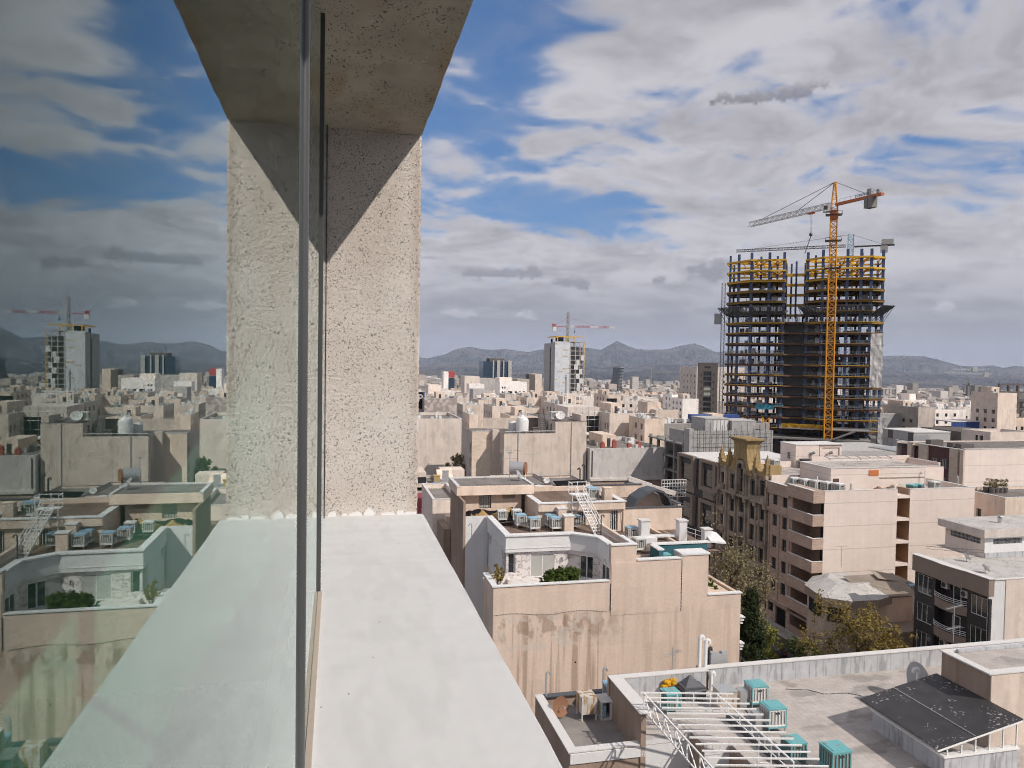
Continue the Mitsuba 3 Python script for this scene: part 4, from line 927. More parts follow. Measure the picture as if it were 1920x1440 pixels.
k = thing('cable', 'thin dark cable lying across the tiled roof', 'cable'); put(k, M().path([(28.2, 41.9, ZF + .02), (29.6, 41.5, ZF + .02), (30.2, 40.8, ZF + .02), (31.8, 40.6, ZF + .02), (32.4, 40.1, ZF + .02)], .025, 5), 'dark_metal')
k = thing('water_hose', 'black hose running between the teal coolers', 'hose'); put(k, M().path([(24.2, 40.2, ZF + .03), (24.0, 39.2, ZF + .03), (23.7, 38.0, ZF + .03), (23.6, 37.2, ZF + .03), (23.2, 35.6, ZF + .03), (23.3, 34.6, ZF + .03)], .03, 5), 'dark_metal')
for i, (x, y) in enumerate(((24.45, 40.35), (23.75, 37.5))):
    k = thing('air_duct', ('pale elbow duct on the left side of the nearest teal cooler', 'pale elbow duct on the left side of the teal cooler with one panel')[i], 'duct'); put(k, M().box(x - .55, x, y - .3, y + .3, ZF + .55, ZF + 1.05).box(x - .55, x - .1, y - .3, y + .3, ZF, ZF + .55), 'zinc')
# ------------------------------------------------------------------ the row along the street: large plain house, ornate house, dark modern house
def _beige_bands(p, n, uv):
    h = p.x + p.y
    z = p.z / 3.17 + 0.4
    joint = smoothstep(0.022, 0.0, dr.abs(z - dr.floor(z) - 0.5))
    tile = cell_rand(dr.floor(h / 0.9), dr.floor(p.z / 0.45), 4) - 0.5
    return mix((0.70, 0.60, 0.545), (0.76, 0.665, 0.61), fbm(h * 0.4, p.z * 0.5, 3.0, 4)) * uv.y * (1 + 0.04 * tile + 0.10 * (fbm(h * 2, p.z * 0.2, 3.0, 3) - 0.5)) * (1 - 0.35 * joint)
mat('beige_render', type='diffuse', reflectance=proc(_beige_bands))
def _buff(p, n, uv):
    h = p.x + p.y
    row = dr.floor(p.z / 0.13)
    k = cell_rand(dr.floor(h / 0.4 + 0.5 * row), row, 2) - 0.5
    return mix((0.34, 0.25, 0.205), (0.43, 0.335, 0.28), fbm(h * .6, p.z * .6, 1.0, 3)) * (1 + .25 * k) * uv.y
mat('thin_brick', type='diffuse', reflectance=proc(_buff))
def _carved(p, n, uv):
    h = p.x + p.y
    return mix((0.30, 0.24, 0.195), (0.44, 0.37, 0.30), fbm(h * 1.4, p.z * 1.4, 2.0, 4)) * (1 - 0.35 * smoothstep(0.5, 0.7, fbm(h * 2.4, p.z * .5, 8.0, 3)))
mat('weathered_stone', type='diffuse', reflectance=proc(_carved))
def _ochre(p, n, uv):
    h = p.x + p.y
    return mix((0.31, 0.225, 0.115), (0.42, 0.315, 0.17), fbm(h * 1.1, p.z * 1.1, 2.0, 4)) * (1 - .25 * smoothstep(.5, .72, fbm(h * 3, p.z * .5, 8.0, 3)))
mat('ochre_paint', type='diffuse', reflectance=proc(_ochre))
plain('taupe_panel', (0.30, 0.245, 0.205)); plain('dark_panel', (0.045, 0.04, 0.042), 0.6); plain('brown_brick', (0.37, 0.23, 0.135)); plain('maroon_panel', (0.085, 0.032, 0.032), 0.6)
plain('door_brown', (0.10, 0.05, 0.045), 0.6); plain('orange_paint', (0.50, 0.16, 0.05), 0.6)
XF = 63.2
RB = thing('balcony_house', 'large beige apartment house with corner balconies and a tall recessed window shaft', 'apartment house')
notch = [(75.9, 77.95, z, z + 2.5) for z in (17.2, 14.03, 10.86, 7.69, 4.5)]
part(RB, 'wall', facade('x', 88.0, 64.35, 75.9, 0, 21.0, []), 'beige_render', tone=(0, 1)); part(RB, 'wall', facade('x', 88.0, 77.95, 88.8, 0, 20.95, []), 'beige_render', tone=(0, 1))
part(RB, 'wall', M().quad([75.9, 88.0, 0], [75.9, 90.2, 0], [75.9, 90.2, 21.0], [75.9, 88.0, 21.0]).quad([77.95, 88.0, 0], [77.95, 90.2, 0], [77.95, 90.2, 20.95], [77.95, 88.0, 20.95]).quad([75.9, 90.2, 0], [77.95, 90.2, 0], [77.95, 90.2, 20.0], [75.9, 90.2, 20.0]), 'brown_brick', label='brown brick lining of the window shaft')
for i, (a, b, c, d) in enumerate(notch):
    part(RB, 'shaft_slab', M().box(75.92, 77.93, 88.02, 90.18, d + .02, d + .42), 'beige_render', tone=(0, 1.05))
    wn = part(RB, 'shaft_window', M().box(76.0, 76.08, 88.5, 89.9, c + 1.0, d - .15).box(76.0, 77.2, 90.1, 90.16, c + .75, d - .12), 'dark_metal')
    part(wn, 'pane', M().quad([76.1, 90.08, c + .8], [77.15, 90.08, c + .8], [77.15, 90.08, d - .2], [76.1, 90.08, d - .2]), 'dark_glass')
# street side: flat bay with two columns of windows, then corner loggias
wl = [(s0, s0 + 1.15, z, z + 1.75) for z in (18.05 - .7, 14.2, 11.0, 7.8, 4.6) for s0 in (94.7, 97.2)]
gar = [(94.4, 97.0, 0.0, 2.6), (97.6, 98.9, 1.4, 2.7)]
part(RB, 'wall', facade('y', XF, 93.6, 99.4, 0, 20.6, wl + gar, .25), 'thin_brick', tone=(0, 1.15))
glaze(RB, 'y', XF, wl, .25, split=2, frame='dark_metal')
glaze(RB, 'y', XF, gar, .25, fine=False, glass='dark_void', name='garage_door')
for s_, w_ in ((93.9, .3), (96.45, .3), (98.95, .3)): part(RB, 'pilaster', M().box(XF - .12, XF, s_, s_ + w_, 3.4, 16.2), 'thin_brick', tone=(0, 1.2))
for z_ in (16.35, 16.6, 3.05, 3.3): part(RB, 'cornice', M().box(XF - .35, XF - .005, 93.6, 99.4, z_, z_ + .16), 'thin_brick', tone=(0, 1.3))
part(RB, 'parapet_band', M().box(XF - .55, 64.4, 87.98, 94.0, 19.4, 21.05).box(XF - .3, XF - .005, 94.0, 99.4, 18.95, 20.6), 'thin_brick', tone=(0, 1.15))
for k in range(5):
    zt = 17.75 - 3.17 * k
    rail = M().box(XF - .55, XF - .3, 88.0, 93.6, zt - 1.5, zt).box(XF - .3, 64.4, 88.0, 88.22, zt - 1.5, zt)
    part(RB, 'balcony_rail', rail, 'thin_brick', tone=(0, 1.2)); part(RB, 'balcony_coping', M().box(XF - .6, XF - .25, 87.95, 93.6, zt, zt + .06).box(XF - .25, 64.4, 87.95, 88.27, zt, zt + .06), 'cap_stone')
    part(RB, 'balcony_floor', M().box(XF - .3, 66.2, 88.22, 93.6, zt - 1.5, zt - 1.3), 'beige_render', tone=(0, .9))
    d_ = part(RB, 'balcony_door', M().box(65.98, 66.06, 88.6, 90.9, zt - 1.3, zt + 1.4), 'dark_metal'); part(d_, 'pane', M().quad([65.96, 88.7, zt - 1.2], [65.96, 90.8, zt - 1.2], [65.96, 90.8, zt + 1.3], [65.96, 88.7, zt + 1.3]), 'dark_glass')
part(RB, 'wall', M().box(66.1, 66.3, 88.1, 93.6, 0, 20).box(XF, 66.1, 93.4, 93.6, 0, 20).box(XF, 66.1, 88.1, 93.4, 2.6, 2.9).box(64.35, 66.1, 88.02, 88.1, 0, 20).box(XF + .02, XF + .3, 88.0, 93.4, 0, 1.0), 'thin_brick', tone=(0, .95))
part(RB, 'wall', M().box(XF + .02, 88.8, 112.6, 112.8, 0, 21.6).box(88.5, 88.8, 88.02, 112.6, 0, 20.9).box(64.4, 75.9, 88.02, 88.3, 19.9, 20.99).box(77.95, 88.5, 88.02, 88.3, 19.9, 20.94), 'beige_render', tone=(0, 1))
part(RB, 'roof', M().quad([XF, 88.3, 19.9], [88.5, 88.3, 19.9], [88.5, 112.6, 19.9], [XF, 112.6, 19.9]), 'roof_tiles')
part(RB, 'coping', M().box(64.4, 75.9, 87.96, 88.36, 21.0, 21.06), 'cap_stone'); part(RB, 'coping', M().box(77.95, 88.85, 87.96, 88.36, 20.95, 21.01), 'cap_stone'); part(RB, 'coping', M().box(88.4, 88.85, 88.36, 112.6, 20.9, 20.97), 'cap_stone'); part(RB, 'coping', M().box(XF - .6, XF - .1, 88.36, 94, 21.05, 21.12), 'cap_stone'); part(RB, 'coping', M().box(XF - .35, XF + .1, 94, 99.4, 20.6, 20.68), 'cap_stone')
part(RB, 'parapet_wall', M().box(75.0, 75.9, 88.4, 90.4, 19.9, 20.8).box(77.95, 78.6, 88.4, 90.6, 19.9, 20.9), 'brown_cement')
# upper storey on the roof
part(RB, 'upper_storey', M().box(68.2, 84.0, 92.0, 99.2, 19.9, 23.45), 'beige_render', tone=(0, 1), label='beige upper storey with a brown door'); part(RB, 'upper_storey', M().box(84.0, 92.4, 97.5, 99.2, 19.9, 22.5), 'beige_render', tone=(0, 1))
part(RB, 'coping', M().box(68.1, 84.1, 91.9, 92.3, 23.45, 23.52).box(68.1, 68.5, 92.3, 99.3, 23.45, 23.52).box(68.5, 84.1, 98.9, 99.3, 23.45, 23.52), 'cap_stone')
part(RB, 'roof', M().quad([68.5, 92.3, 23.47], [84.0, 92.3, 23.47], [84.0, 98.9, 23.47], [68.5, 98.9, 23.47]), 'roof_tiles')
part(RB, 'door', M().box(68.6, 69.5, 91.94, 92.0, 19.95, 22.0), 'door_brown')
part(RB, 'meter_box', M().box(71.5, 72.0, 91.85, 92.0, 20.5, 21.3), 'cap_stone'); part(RB, 'sign_board', M().box(74.4, 76.0, 91.92, 92.0, 22.3, 23.1), 'orange_paint', label='orange-red board on the upper storey wall')
part(RB, 'lintel', M().box(76.2, 84.0, 91.9, 92.0, 21.9, 22.0), 'brown_cement')
for i in range(5): cooler(65.0 + .85 * (i > 2) * 0 + i * .78, 95.6 - i * 1.35, 19.9, -8 + 6 * i, ('cream cooler at the far left of the row of five on the balcony house', 'second cream cooler from the left on the balcony house', 'middle cream cooler of the row of five on the balcony house', 'fourth cream cooler from the left on the balcony house', 'cream cooler at the right end of the row of five on the balcony house')[i], 'cream', s=1.35)
vent(64.9, 90.4, 20.0, 2.6, .07, 'white_pvc', 1.0, 'white hooked pipe in front of the row of five coolers'); vent(83.4, 91.4, 19.9, 3.2, .07, 'white_pvc', .5, 'white hooked pipe beside the pale cooler at the right of the balcony house roof'); vent(87.7, 89.9, 19.9, 2.4, .05, 'white_pvc', 1.2, 'thin white pipe at the right corner of the balcony house')
cooler(84.6, 90.9, 19.9, 0, 'pale cooler at the right end of the balcony house roof', 'cream', s=1.2)
cooler(80.5, 90.6, 19.7, 20, 'teal cooler, left of two on the balcony house roof', 'teal', s=1.1); cooler(81.8, 90.9, 19.7, 40, 'teal cooler, right of two on the balcony house roof', 'teal', s=1.1)
dish(78.6, 91.3, 20.2, .6, 150, 'satellite dish at the wall of the balcony house upper storey', 'beige_tin')
for i, (x, y) in enumerate(((70.4, 90.6), (73.4, 90.7), (75.1, 91.0))):
    k = thing('scrap_heap', ('leftmost heap of brown scrap below the beige upper storey', 'middle heap of brown scrap below the beige upper storey', 'tallest heap of scrap below the orange-red board')[i], 'scrap')
    t_ = trimesh.creation.icosphere(2, .7); t_.vertices = t_.vertices * np.array([1.1, .6, .7 + .25 * (i == 2)]) * (0.6 + .9 * meshkit.noise(t_.vertices * 4 + i, 3))[:, None] + [x, y, 20.1]
    put(k, t_, 'rust')
# the rear half of that roof: a second stair block with a tilted panel frame
part(RB, 'rear_block', M().box(75.0, 93.5, 106.0, 106.3, 19.9, 23.2).box(93.2, 93.5, 99.4, 106.0, 19.9, 22.9).box(68.5, 84.0, 99.4, 99.7, 19.9, 23.3), 'beige_render', tone=(0, 1))
fr = M()
for p, q in (((74, 100.2, 23.7), (86, 101.2, 23.5)), ((74, 101.6, 23.9), (86, 102.6, 23.7))): fr.bar(p, q, .12)
for i in range(7): fr.bar((74 + 2 * i, 100.2 + .16 * i, 23.7 - .03 * i), (74 + 2 * i, 101.6 + .16 * i, 23.9 - .03 * i), .08)
for x_ in (74.5, 80, 85.5): fr.bar((x_, 100.8, 22.2), (x_, 100.8, 23.7), .1)
single('roof_truss', fr, 'grey_metal', 'long grey steel truss lying on the roof behind the beige upper storey', 'frame')

# ornate house with ochre gables
OB = thing('ornate_house', 'weathered stone house with ochre gables, obelisks and a tall arched window', 'house')
s0, s1, zt = 99.6, 114.6, 21.6
ow = []
for k, z_ in enumerate((18.0, 14.3, 11.0, 7.7, 4.4)):
    for s_, w_, h_ in ((100.4, 1.5, 2.3), (103.3, 1.4, 2.5), (106.4, 1.5, 2.6), (109.4, 1.4, 2.5), (112.4, 1.4, 1.9)):
        if k == 0 and s_ == 106.4: ow.append((106.2, 108.0, 17.6, 21.5))
        else: ow.append((s_, s_ + w_, z_ - .4 * (s_ in (103.3, 109.4)), z_ - .4 * (s_ in (103.3, 109.4)) + h_))
part(OB, 'wall', facade('y', XF, s0, s1, 0, zt, ow, .35), 'weathered_stone')
glaze(OB, 'y', XF, ow, .35, split=2, frame='dark_metal')
for s_ in (99.75, 102.4, 105.4, 108.5, 111.4, 114.2): part(OB, 'column', M().box(XF - .3, XF - .003, s_, s_ + .38, 3.2, 20.7), 'weathered_stone'); 
for s_ in (99.75, 102.4, 105.4, 108.5, 111.4, 114.2):
    part(OB, 'capital', M().box(XF - .5, XF - .02, s_ - .14, s_ + .52, 20.7, 21.3), 'weathered_stone'); part(OB, 'corbel', M().box(XF - .6, XF - .02, s_ - .2, s_ + .58, 16.2, 16.9), 'weathered_stone')
for z_ in (16.9, 3.2): part(OB, 'cornice', M().box(XF - .65, XF - .006, s0, s1, z_, z_ + .3), 'weathered_stone')
for k, z_ in enumerate((17.2, 13.5, 10.2, 6.9, 3.7)):
    for s_ in (100.2, 112.2): part(OB, 'balustrade', M().box(XF - .4, XF - .01, s_, s_ + 1.9, z_ - .05, z_ + .65), 'weathered_stone')
arch = [(106.2 - .5, 17.4)] + [(107.1 - 1.4 * math.cos(a), 21.3 + 1.4 * math.sin(a)) for a in np.linspace(0, math.pi, 15)] + [(108.5, 17.4), (108.05, 17.4)] + [(107.1 + .95 * math.cos(a), 21.3 + .95 * math.sin(a)) for a in np.linspace(0, math.pi, 15)] + [(106.15, 17.4)]
def side_prism(poly, x0, thick):
    """An upright profile in (y, z), extruded along x."""
    t = trimesh.creation.extrude_polygon(Polygon(poly).buffer(0), thick, engine='earcut')
    return t.vertices[:, [2, 0, 1]] + np.array([x0, 0, 0]), t.faces
part(OB, 'arch_moulding', M().add(*side_prism(arch, XF - .45, .44)), 'weathered_stone')
part(OB, 'arch_window', M().add(*side_prism([(107.1 + .95 * math.cos(a), 21.3 + .95 * math.sin(a)) for a in np.linspace(0, math.pi, 15)], XF - .06, .03)), 'dark_glass')
gab = [(103.6, 20.6), (104.4, 21.3), (105.1, 22.6), (105.4, 24.6), (105.2, 25.6), (109.4, 25.6), (109.2, 24.6), (109.5, 22.6), (110.2, 21.3), (111, 20.6), (108.7, 20.6), (108.5, 21.6)] + [(107.1 + 1.5 * math.cos(a), 21.5 + 1.5 * math.sin(a)) for a in np.linspace(0.1, math.pi - .1, 11)] + [(105.7, 21.6), (105.5, 20.6)]
part(OB, 'gable', M().add(*side_prism(gab, XF - .3, 2.3)), 'ochre_paint', label='tall ochre gable with flared cornice')
for i, o in enumerate((0.15, .35, .55)): part(OB, 'gable_cornice', M().box(XF - .3 - o, XF + 2.0 + o, 105.2 - o, 109.4 + o, 25.6 + .22 * i, 25.82 + .22 * i), 'ochre_paint')
for a_, b_ in (((99.9, 20.9), (103.4, 22.6)), ((110.8, 20.9), (114.0, 22.6))):
    n_ = 10; pr = [(a_[0], a_[1])] + [(a_[0] + (b_[0] - a_[0]) * i / n_, b_[1] - .9 * math.sin(math.pi * i / n_)) for i in range(n_ + 1)] + [(b_[0], a_[1])]
    part(OB, 'parapet_scroll', M().add(*side_prism(pr, XF - .2, 1.6)), 'ochre_paint')
for s_ in (100.2, 103.2, 111.2, 113.8):
    ob = M()
    for (w, z0_, z1_) in ((.42, 21.3, 22.1), (.5, 22.1, 22.25), (.36, 22.25, 22.9), (.42, 22.9, 23.0), (.24, 23.0, 23.5), (.3, 23.5, 23.58)): ob.box(XF - w + .1, XF + w + .1, s_ - w, s_ + w, z0_, z1_)
    ob.lathe((XF + .1, s_, 23.58), [(.22, 0), (.05, .8), (.001, .9)], 8)
    part(OB, 'obelisk', ob, 'ochre_paint')
part(OB, 'parapet_return', M().box(XF + .2, XF + 2.2, 99.7, 100.6, 20.9, 22.8), 'ochre_paint')
part(OB, 'wall', M().box(XF + .4, 82, 99.45, 99.7, 0, 21.4).box(XF + .4, 82, 114.3, 114.6, 0, 21.2).box(81.8, 82, 99.7, 114.3, 0, 21), 'beige_render', tone=(0, 1))
part(OB, 'roof', M().quad([XF + .4, 99.7, 20.6], [81.8, 99.7, 20.6], [81.8, 114.3, 20.6], [XF + .4, 114.3, 20.6]), 'roof_tiles')
SH = thing('stair_house', 'pair of pale stair blocks with tin cowls behind the ochre gable', 'stair house')
part(SH, 'wall', M().box(76.1, 80.6, 112.0, 116.5, 18, 24.4), 'beige_render', tone=(0, 1)); part(SH, 'wall', M().box(80.75, 85.2, 112.2, 116.5, 18, 24.4), 'beige_render', tone=(0, 1))
part(SH, 'coping', M().box(76.0, 85.3, 111.9, 116.6, 24.4, 24.52), 'cap_stone'); part(SH, 'panel_frame', M().box(81.4, 84.7, 112.1, 112.2, 23.8, 23.92).box(84.55, 84.7, 112.1, 112.2, 20, 23.8), 'brown_cement')
part(SH, 'joint', M().box(80.6, 80.75, 112.05, 112.4, 18, 24.5), 'dark_metal')
for x_ in (78.9, 82.4): part(SH, 'cowl', M().tube((x_, 111.9, 22.9), (x_ + .45, 111.4, 23.2), .25, 8), 'grey_metal')
part(SH, 'window', M().box(76.04, 76.1, 113.6, 114.3, 21.9, 23), 'dark_glass')
cooler(71.5, 111.0, 20.6, 10, 'grey cooler between the ochre gable and the stair blocks', 'cream', s=1.2)
for i, (x, y) in enumerate(((76.6, 110.6), (81.8, 110.8))):
    k = thing('roof_tank', ('low dark tank in front of the left stair block', 'dark reddish tank in front of the right stair block')[i], 'tank'); put(k, M().box(x, x + 3.0, y, y + 1.0, 20.7, 22.0).box(x - .1, x + 3.1, y - .1, y + 1.1, 22.0, 22.15), 'dark_metal' if i == 0 else 'rust')
    if i: scene[k]['bsdf'] = {'type': 'ref', 'id': 'rust'}

# dark modern house at the far end of the row
MB = thing('framed_house', 'modern house with taupe framed windows and dark panels', 'house')
s0, s1 = 115.0, 130.0
part(MB, 'wall', M().box(XF + .3, 82, s0, s1, 0, 20.9), 'dark_panel')
part(MB, 'roof', M().box(XF + .2, 82, s0, s1, 20.9, 21.1), 'cap_stone')
for k in range(3):
    for a_, b_ in ((s0 + .2, s0 + 6.0), (s0 + 8.2, s0 + 14.8)):
        z0_, z1_ = 15.7 - 7.1 * k, 21.2 - 7.1 * k
        fm = M().box(XF - .35, XF + .3, a_, b_, z1_ - .55, z1_).box(XF - .35, XF + .3, a_, b_, z0_, z0_ + .75).box(XF - .35, XF + .3, a_, a_ + .9, z0_ + .75, z1_ - .55).box(XF - .35, XF + .3, b_ - .9, b_, z0_ + .75, z1_ - .55)
        part(MB, 'window_frame', fm, 'taupe_panel')
        w_ = part(MB, 'window', M().box(XF + .1, XF + .2, a_ + .9, b_ - .9, z1_ - 1.7, z1_ - .55), 'dark_panel'); part(w_, 'pane', M().quad([XF + .2, a_ + .9, z0_ + .75], [XF + .2, b_ - .9, z0_ + .75], [XF + .2, b_ - .9, z1_ - 1.7], [XF + .2, a_ + .9, z1_ - 1.7]), 'dark_glass')
        part(w_, 'curtain', M().box(XF + .21, XF + .23, a_ + 1.2, a_ + 1.9, z0_ + .8, z1_ - 1.8).box(XF + .21, XF + .23, b_ - 1.9, b_ - 1.2, z0_ + .8, z1_ - 1.8), 'curtain')
        w_ = part(MB, 'window', M().box(XF + .1, XF + .18, a_ + .3, b_ - .3, z0_ - 1.6, z0_ - 1.5), 'dark_panel'); part(w_, 'pane', M().quad([XF + .25, a_ + .5, z0_ - 1.5], [XF + .25, b_ - .5, z0_ - 1.5], [XF + .25, b_ - .5, z0_ - .1], [XF + .25, a_ + .5, z0_ - .1]), 'dark_glass')
        part(w_, 'curtain', M().box(XF + .26, XF + .28, a_ + .9, a_ + 1.8, z0_ - 1.5, z0_ - .15), 'curtain')
k = thing('roof_tank', 'white tank on the roof of the framed house', 'tank'); put(k, M().lathe((68, 118, 21.1), [(.9, 0), (.9, 1.5), (.5, 1.9), (.001, 1.95)], 14), 'white_pvc', smooth=40)
# ------------------------------------------------------------------ dark-fronted house at the right, small houses, trees and cars in the street
def _ribbed(p, n, uv):
    return mix((0.030, 0.028, 0.032), (0.045, 0.042, 0.046), fbm(p.y * 2, p.z * .6, 1.0, 3))
mat('dark_cladding', type='principled', base_color=proc(_ribbed), roughness=0.5)
plain('pink_render', (0.40, 0.115, 0.145)); plain('blue_plastic', (0.02, 0.13, 0.42), .5); plain('tarp_tan', (0.42, 0.30, 0.13), .8)
def _corr(p, n, uv): return mix((0.27, 0.23, 0.19), (0.36, 0.31, 0.26), fbm(p.x * 1.2, p.y * 1.2, 1.0, 4))
mat('corrugated', type='diffuse', reflectance=proc(_corr))
def _oldroof(p, n, uv):
    crack = smoothstep(0.03, 0.0, dr.abs(fbm(p.x * .9, p.y * .9, 3.0, 4) - .5))
    return mix((0.42, 0.40, 0.38), (0.58, 0.56, 0.54), fbm(p.x * .8, p.y * .8, 1.0, 4)) * (1 - .35 * crack)
mat('old_roof', type='diffuse', reflectance=proc(_oldroof))
DR = thing('dark_fronted_house', 'house with black street front, curved grey balconies and a pale roof house', 'house')
X0 = 65.5
pr = [(X0, 72.6), (X0 - .6, 72.6), (X0 - .6, 69.4), (X0 - .75, 68.2), (X0 - .7, 66.9), (X0 - .5, 65.6), (X0 - .4, 65.4), (X0 - .4, 62.4), (X0, 62.4)]
part(DR, 'parapet_band', M().prism([(X0 + .3, 72.6), *pr[1:-1], (X0 + .3, 62.4)], 14.6, 16.4), 'taupe_panel')
part(DR, 'coping', M().prism([(X0 + .3, 72.7), (X0 - .68, 72.7), (X0 - .68, 69.4), (X0 - .83, 68.2), (X0 - .78, 66.9), (X0 - .58, 65.6), (X0 - .48, 65.35), (X0 - .48, 62.3), (X0 + .3, 62.3)], 16.4, 16.47), 'cap_stone')
zs_ = [12.2, 8.95, 5.7, 2.45]
wo = [(70.0, 72.2, z, z + 2.1) for z in zs_] + [(62.8, 64.8, z, z + 2.0) for z in zs_] 
part(DR, 'wall', facade('y', X0 - .15, 69.6, 72.6, 0, 14.6, wo[:4], .12), 'dark_cladding'); part(DR, 'wall', facade('y', X0 - .15, 62.4, 65.2, 0, 14.6, wo[4:], .12), 'dark_cladding')
part(DR, 'wall', M().quad([X0 + .9, 65.2, 0], [X0 + .9, 69.6, 0], [X0 + .9, 69.6, 14.6], [X0 + .9, 65.2, 14.6]).quad([X0 - .15, 65.2, 0], [X0 + .9, 65.2, 0], [X0 + .9, 65.2, 14.6], [X0 - .15, 65.2, 14.6]).quad([X0 - .15, 69.6, 0], [X0 + .9, 69.6, 0], [X0 + .9, 69.6, 14.6], [X0 - .15, 69.6, 14.6]), 'dark_cladding')
mat('street_glass', type='principled', base_color=rgb(0.03, 0.035, 0.04), roughness=0.03, specular=1.0)
glaze(DR, 'y', X0 - .15, wo, .12, split=3, glass='street_glass')
for z in zs_:
    bp = [(X0 - .2, 69.6), (X0 - .55, 69.2), (X0 - .85, 68.2), (X0 - .9, 67.2), (X0 - .75, 66.2), (X0 - .2, 65.2)]
    inn = [(x + .18, y) for x, y in bp]
    part(DR, 'balcony', M().prism(bp + [(X0 + .85, 65.25), (X0 + .85, 69.55)], z - .6, z - .45).prism(bp + inn[::-1], z - .45, z + .35), 'taupe_panel')
    r_ = M()
    for h in (.55, .75, .95): r_.path([(x, y, z + h) for x, y in bp], .035, 5)
    part(DR, 'balcony_rail', r_, 'white_metal')
    dr_ = part(DR, 'balcony_door', M().box(X0 + .82, X0 + .88, 67.0, 67.1, z - .4, z + 1.9).box(X0 + .82, X0 + .88, 68.0, 68.1, z - .4, z + 1.9).box(X0 + .82, X0 + .88, 67.1, 68.0, z + 1.8, z + 1.9), 'white_metal'); part(dr_, 'pane', M().quad([X0 + .87, 67.1, z - .4], [X0 + .87, 68.0, z - .4], [X0 + .87, 68.0, z + 1.8], [X0 + .87, 67.1, z + 1.8]), 'street_glass')
part(DR, 'wall', M().box(X0 - .3, 67.2, 62.42, 62.6, 0, 16.3), 'white_paint', label='white strip at the corner of the dark-fronted house')
part(DR, 'wall', M().box(67.2, 90, 62.35, 62.6, 0, 16.3), 'plaster', tone=(.35, 1.1)); part(DR, 'wall', M().box(X0 + .3, 90, 72.4, 72.6, 0, 15.9).box(89.7, 90, 62.6, 72.4, 0, 16), 'plaster', tone=(.3, 1.0))
part(DR, 'fin', M().box(X0 - .45, X0 - .15, 62.2, 62.4, 2, 14.4), 'dark_cladding')
part(DR, 'coping', M().box(X0 + .3, 90, 62.3, 62.65, 16.3, 16.38), 'cap_stone')
part(DR, 'roof', M().quad([X0 - .4, 62.6, 15.8], [90, 62.6, 15.8], [90, 72.6, 15.8], [X0 - .4, 72.6, 15.8]).quad([73, 72.6, 15.8], [90, 72.6, 15.8], [90, 78, 15.8], [73, 78, 15.8]), 'old_roof')
PHo = facade('x', 71.6, 73.9, 90, 15.8, 18.3, [(75.1, 79.2, 17.35, 18.0), (80.0, 81.2, 16.0, 18.0)], .15)
part(DR, 'roof_house', PHo, 'white_paint'); part(DR, 'roof_house', facade('y', 73.9, 71.6, 77.4, 15.8, 18.3, [(72.2, 76.6, 17.3, 18.0)], .15), 'plaster', tone=(.6, 1.2))
for a_, b_, ax, at_ in ((75.1, 79.2, 'x', 71.6), (72.2, 76.6, 'y', 73.9)):
    w_ = part(DR, 'grille_window', M().box(*( (a_, b_, at_ + .14, at_ + .15) if ax == 'x' else (at_ + .14, at_ + .15, a_, b_)), 17.3, 18.0), 'dark_void')
    m = M(); n_ = 22
    for i in range(n_ + 1):
        u = a_ + (b_ - a_) * i / n_
        t = .05 if i % 7 == 0 else .025
        m.box(*((u - t, u + t, at_ + .04, at_ + .09) if ax == 'x' else (at_ + .04, at_ + .09, u - t, u + t)), 17.3, 18.0)
    m.box(*((a_, b_, at_ + .05, at_ + .08) if ax == 'x' else (at_ + .05, at_ + .08, a_, b_)), 17.6, 17.68)
    part(w_, 'bars', m, 'grey_metal')
part(DR, 'roof_house_slab', M().box(73.2, 90, 71.0, 77.9, 18.3, 19.2), 'plaster', tone=(.7, .95)); part(DR, 'roof', M().box(73.5, 90, 71.3, 77.6, 19.2, 19.24), 'old_roof'); part(DR, 'felt_edge', M().box(73.9, 90, 71.45, 71.59, 15.82, 16.4), 'silver_felt')
part(DR, 'railing', M().path([(68.5, 74.5, 16.7), (72, 72.5, 16.7), (73.9, 71.7, 16.7)], .03, 4).path([(68.5, 74.5, 16.4), (72, 72.5, 16.4), (73.9, 71.7, 16.4)], .02, 4), 'dark_metal')
dish(70.4, 70.6, 15.8, .5, 100, 'edge-on satellite dish near the curved parapet of the dark-fronted house', 'cap_stone'); dish(68.5, 66.2, 15.8, .5, 100, 'edge-on satellite dish nearer the corner of the dark-fronted house', 'cap_stone')
vent(78.5, 74.0, 19.2, .8, .25, 'zinc', 1, 'squat tin cowl on the pale roof house'); 
for i, (y_, z_) in enumerate(((68.9, 13.5), (66.2, 13.3), (68.9, 7.0), (66.2, 6.8))):
    k = thing('outdoor_unit', ('white outdoor unit on the top balcony, left of the door', 'white outdoor unit on the top balcony, right of the door', 'white outdoor unit on the third balcony, left of the door', 'white outdoor unit on the third balcony, right of the door')[i], 'air conditioner')
    part(k, 'body', M().box(X0 + .35, X0 + .75, y_ - .45, y_ + .45, z_, z_ + .75), 'cap_stone'); t_ = M(); t_.add([[X0 + .34, y_ + .1 + .3 * math.cos(a), z_ + .37 + .3 * math.sin(a)] for a in np.arange(14) * math.pi / 7], [[0, i_, i_ + 1] for i_ in range(1, 13)]); part(k, 'fan_grille', t_, 'dark_metal'); part(k, 'bracket', M().box(X0 + .5, X0 + .9, y_ - .4, y_ + .4, z_ - .06, z_), 'grey_metal')

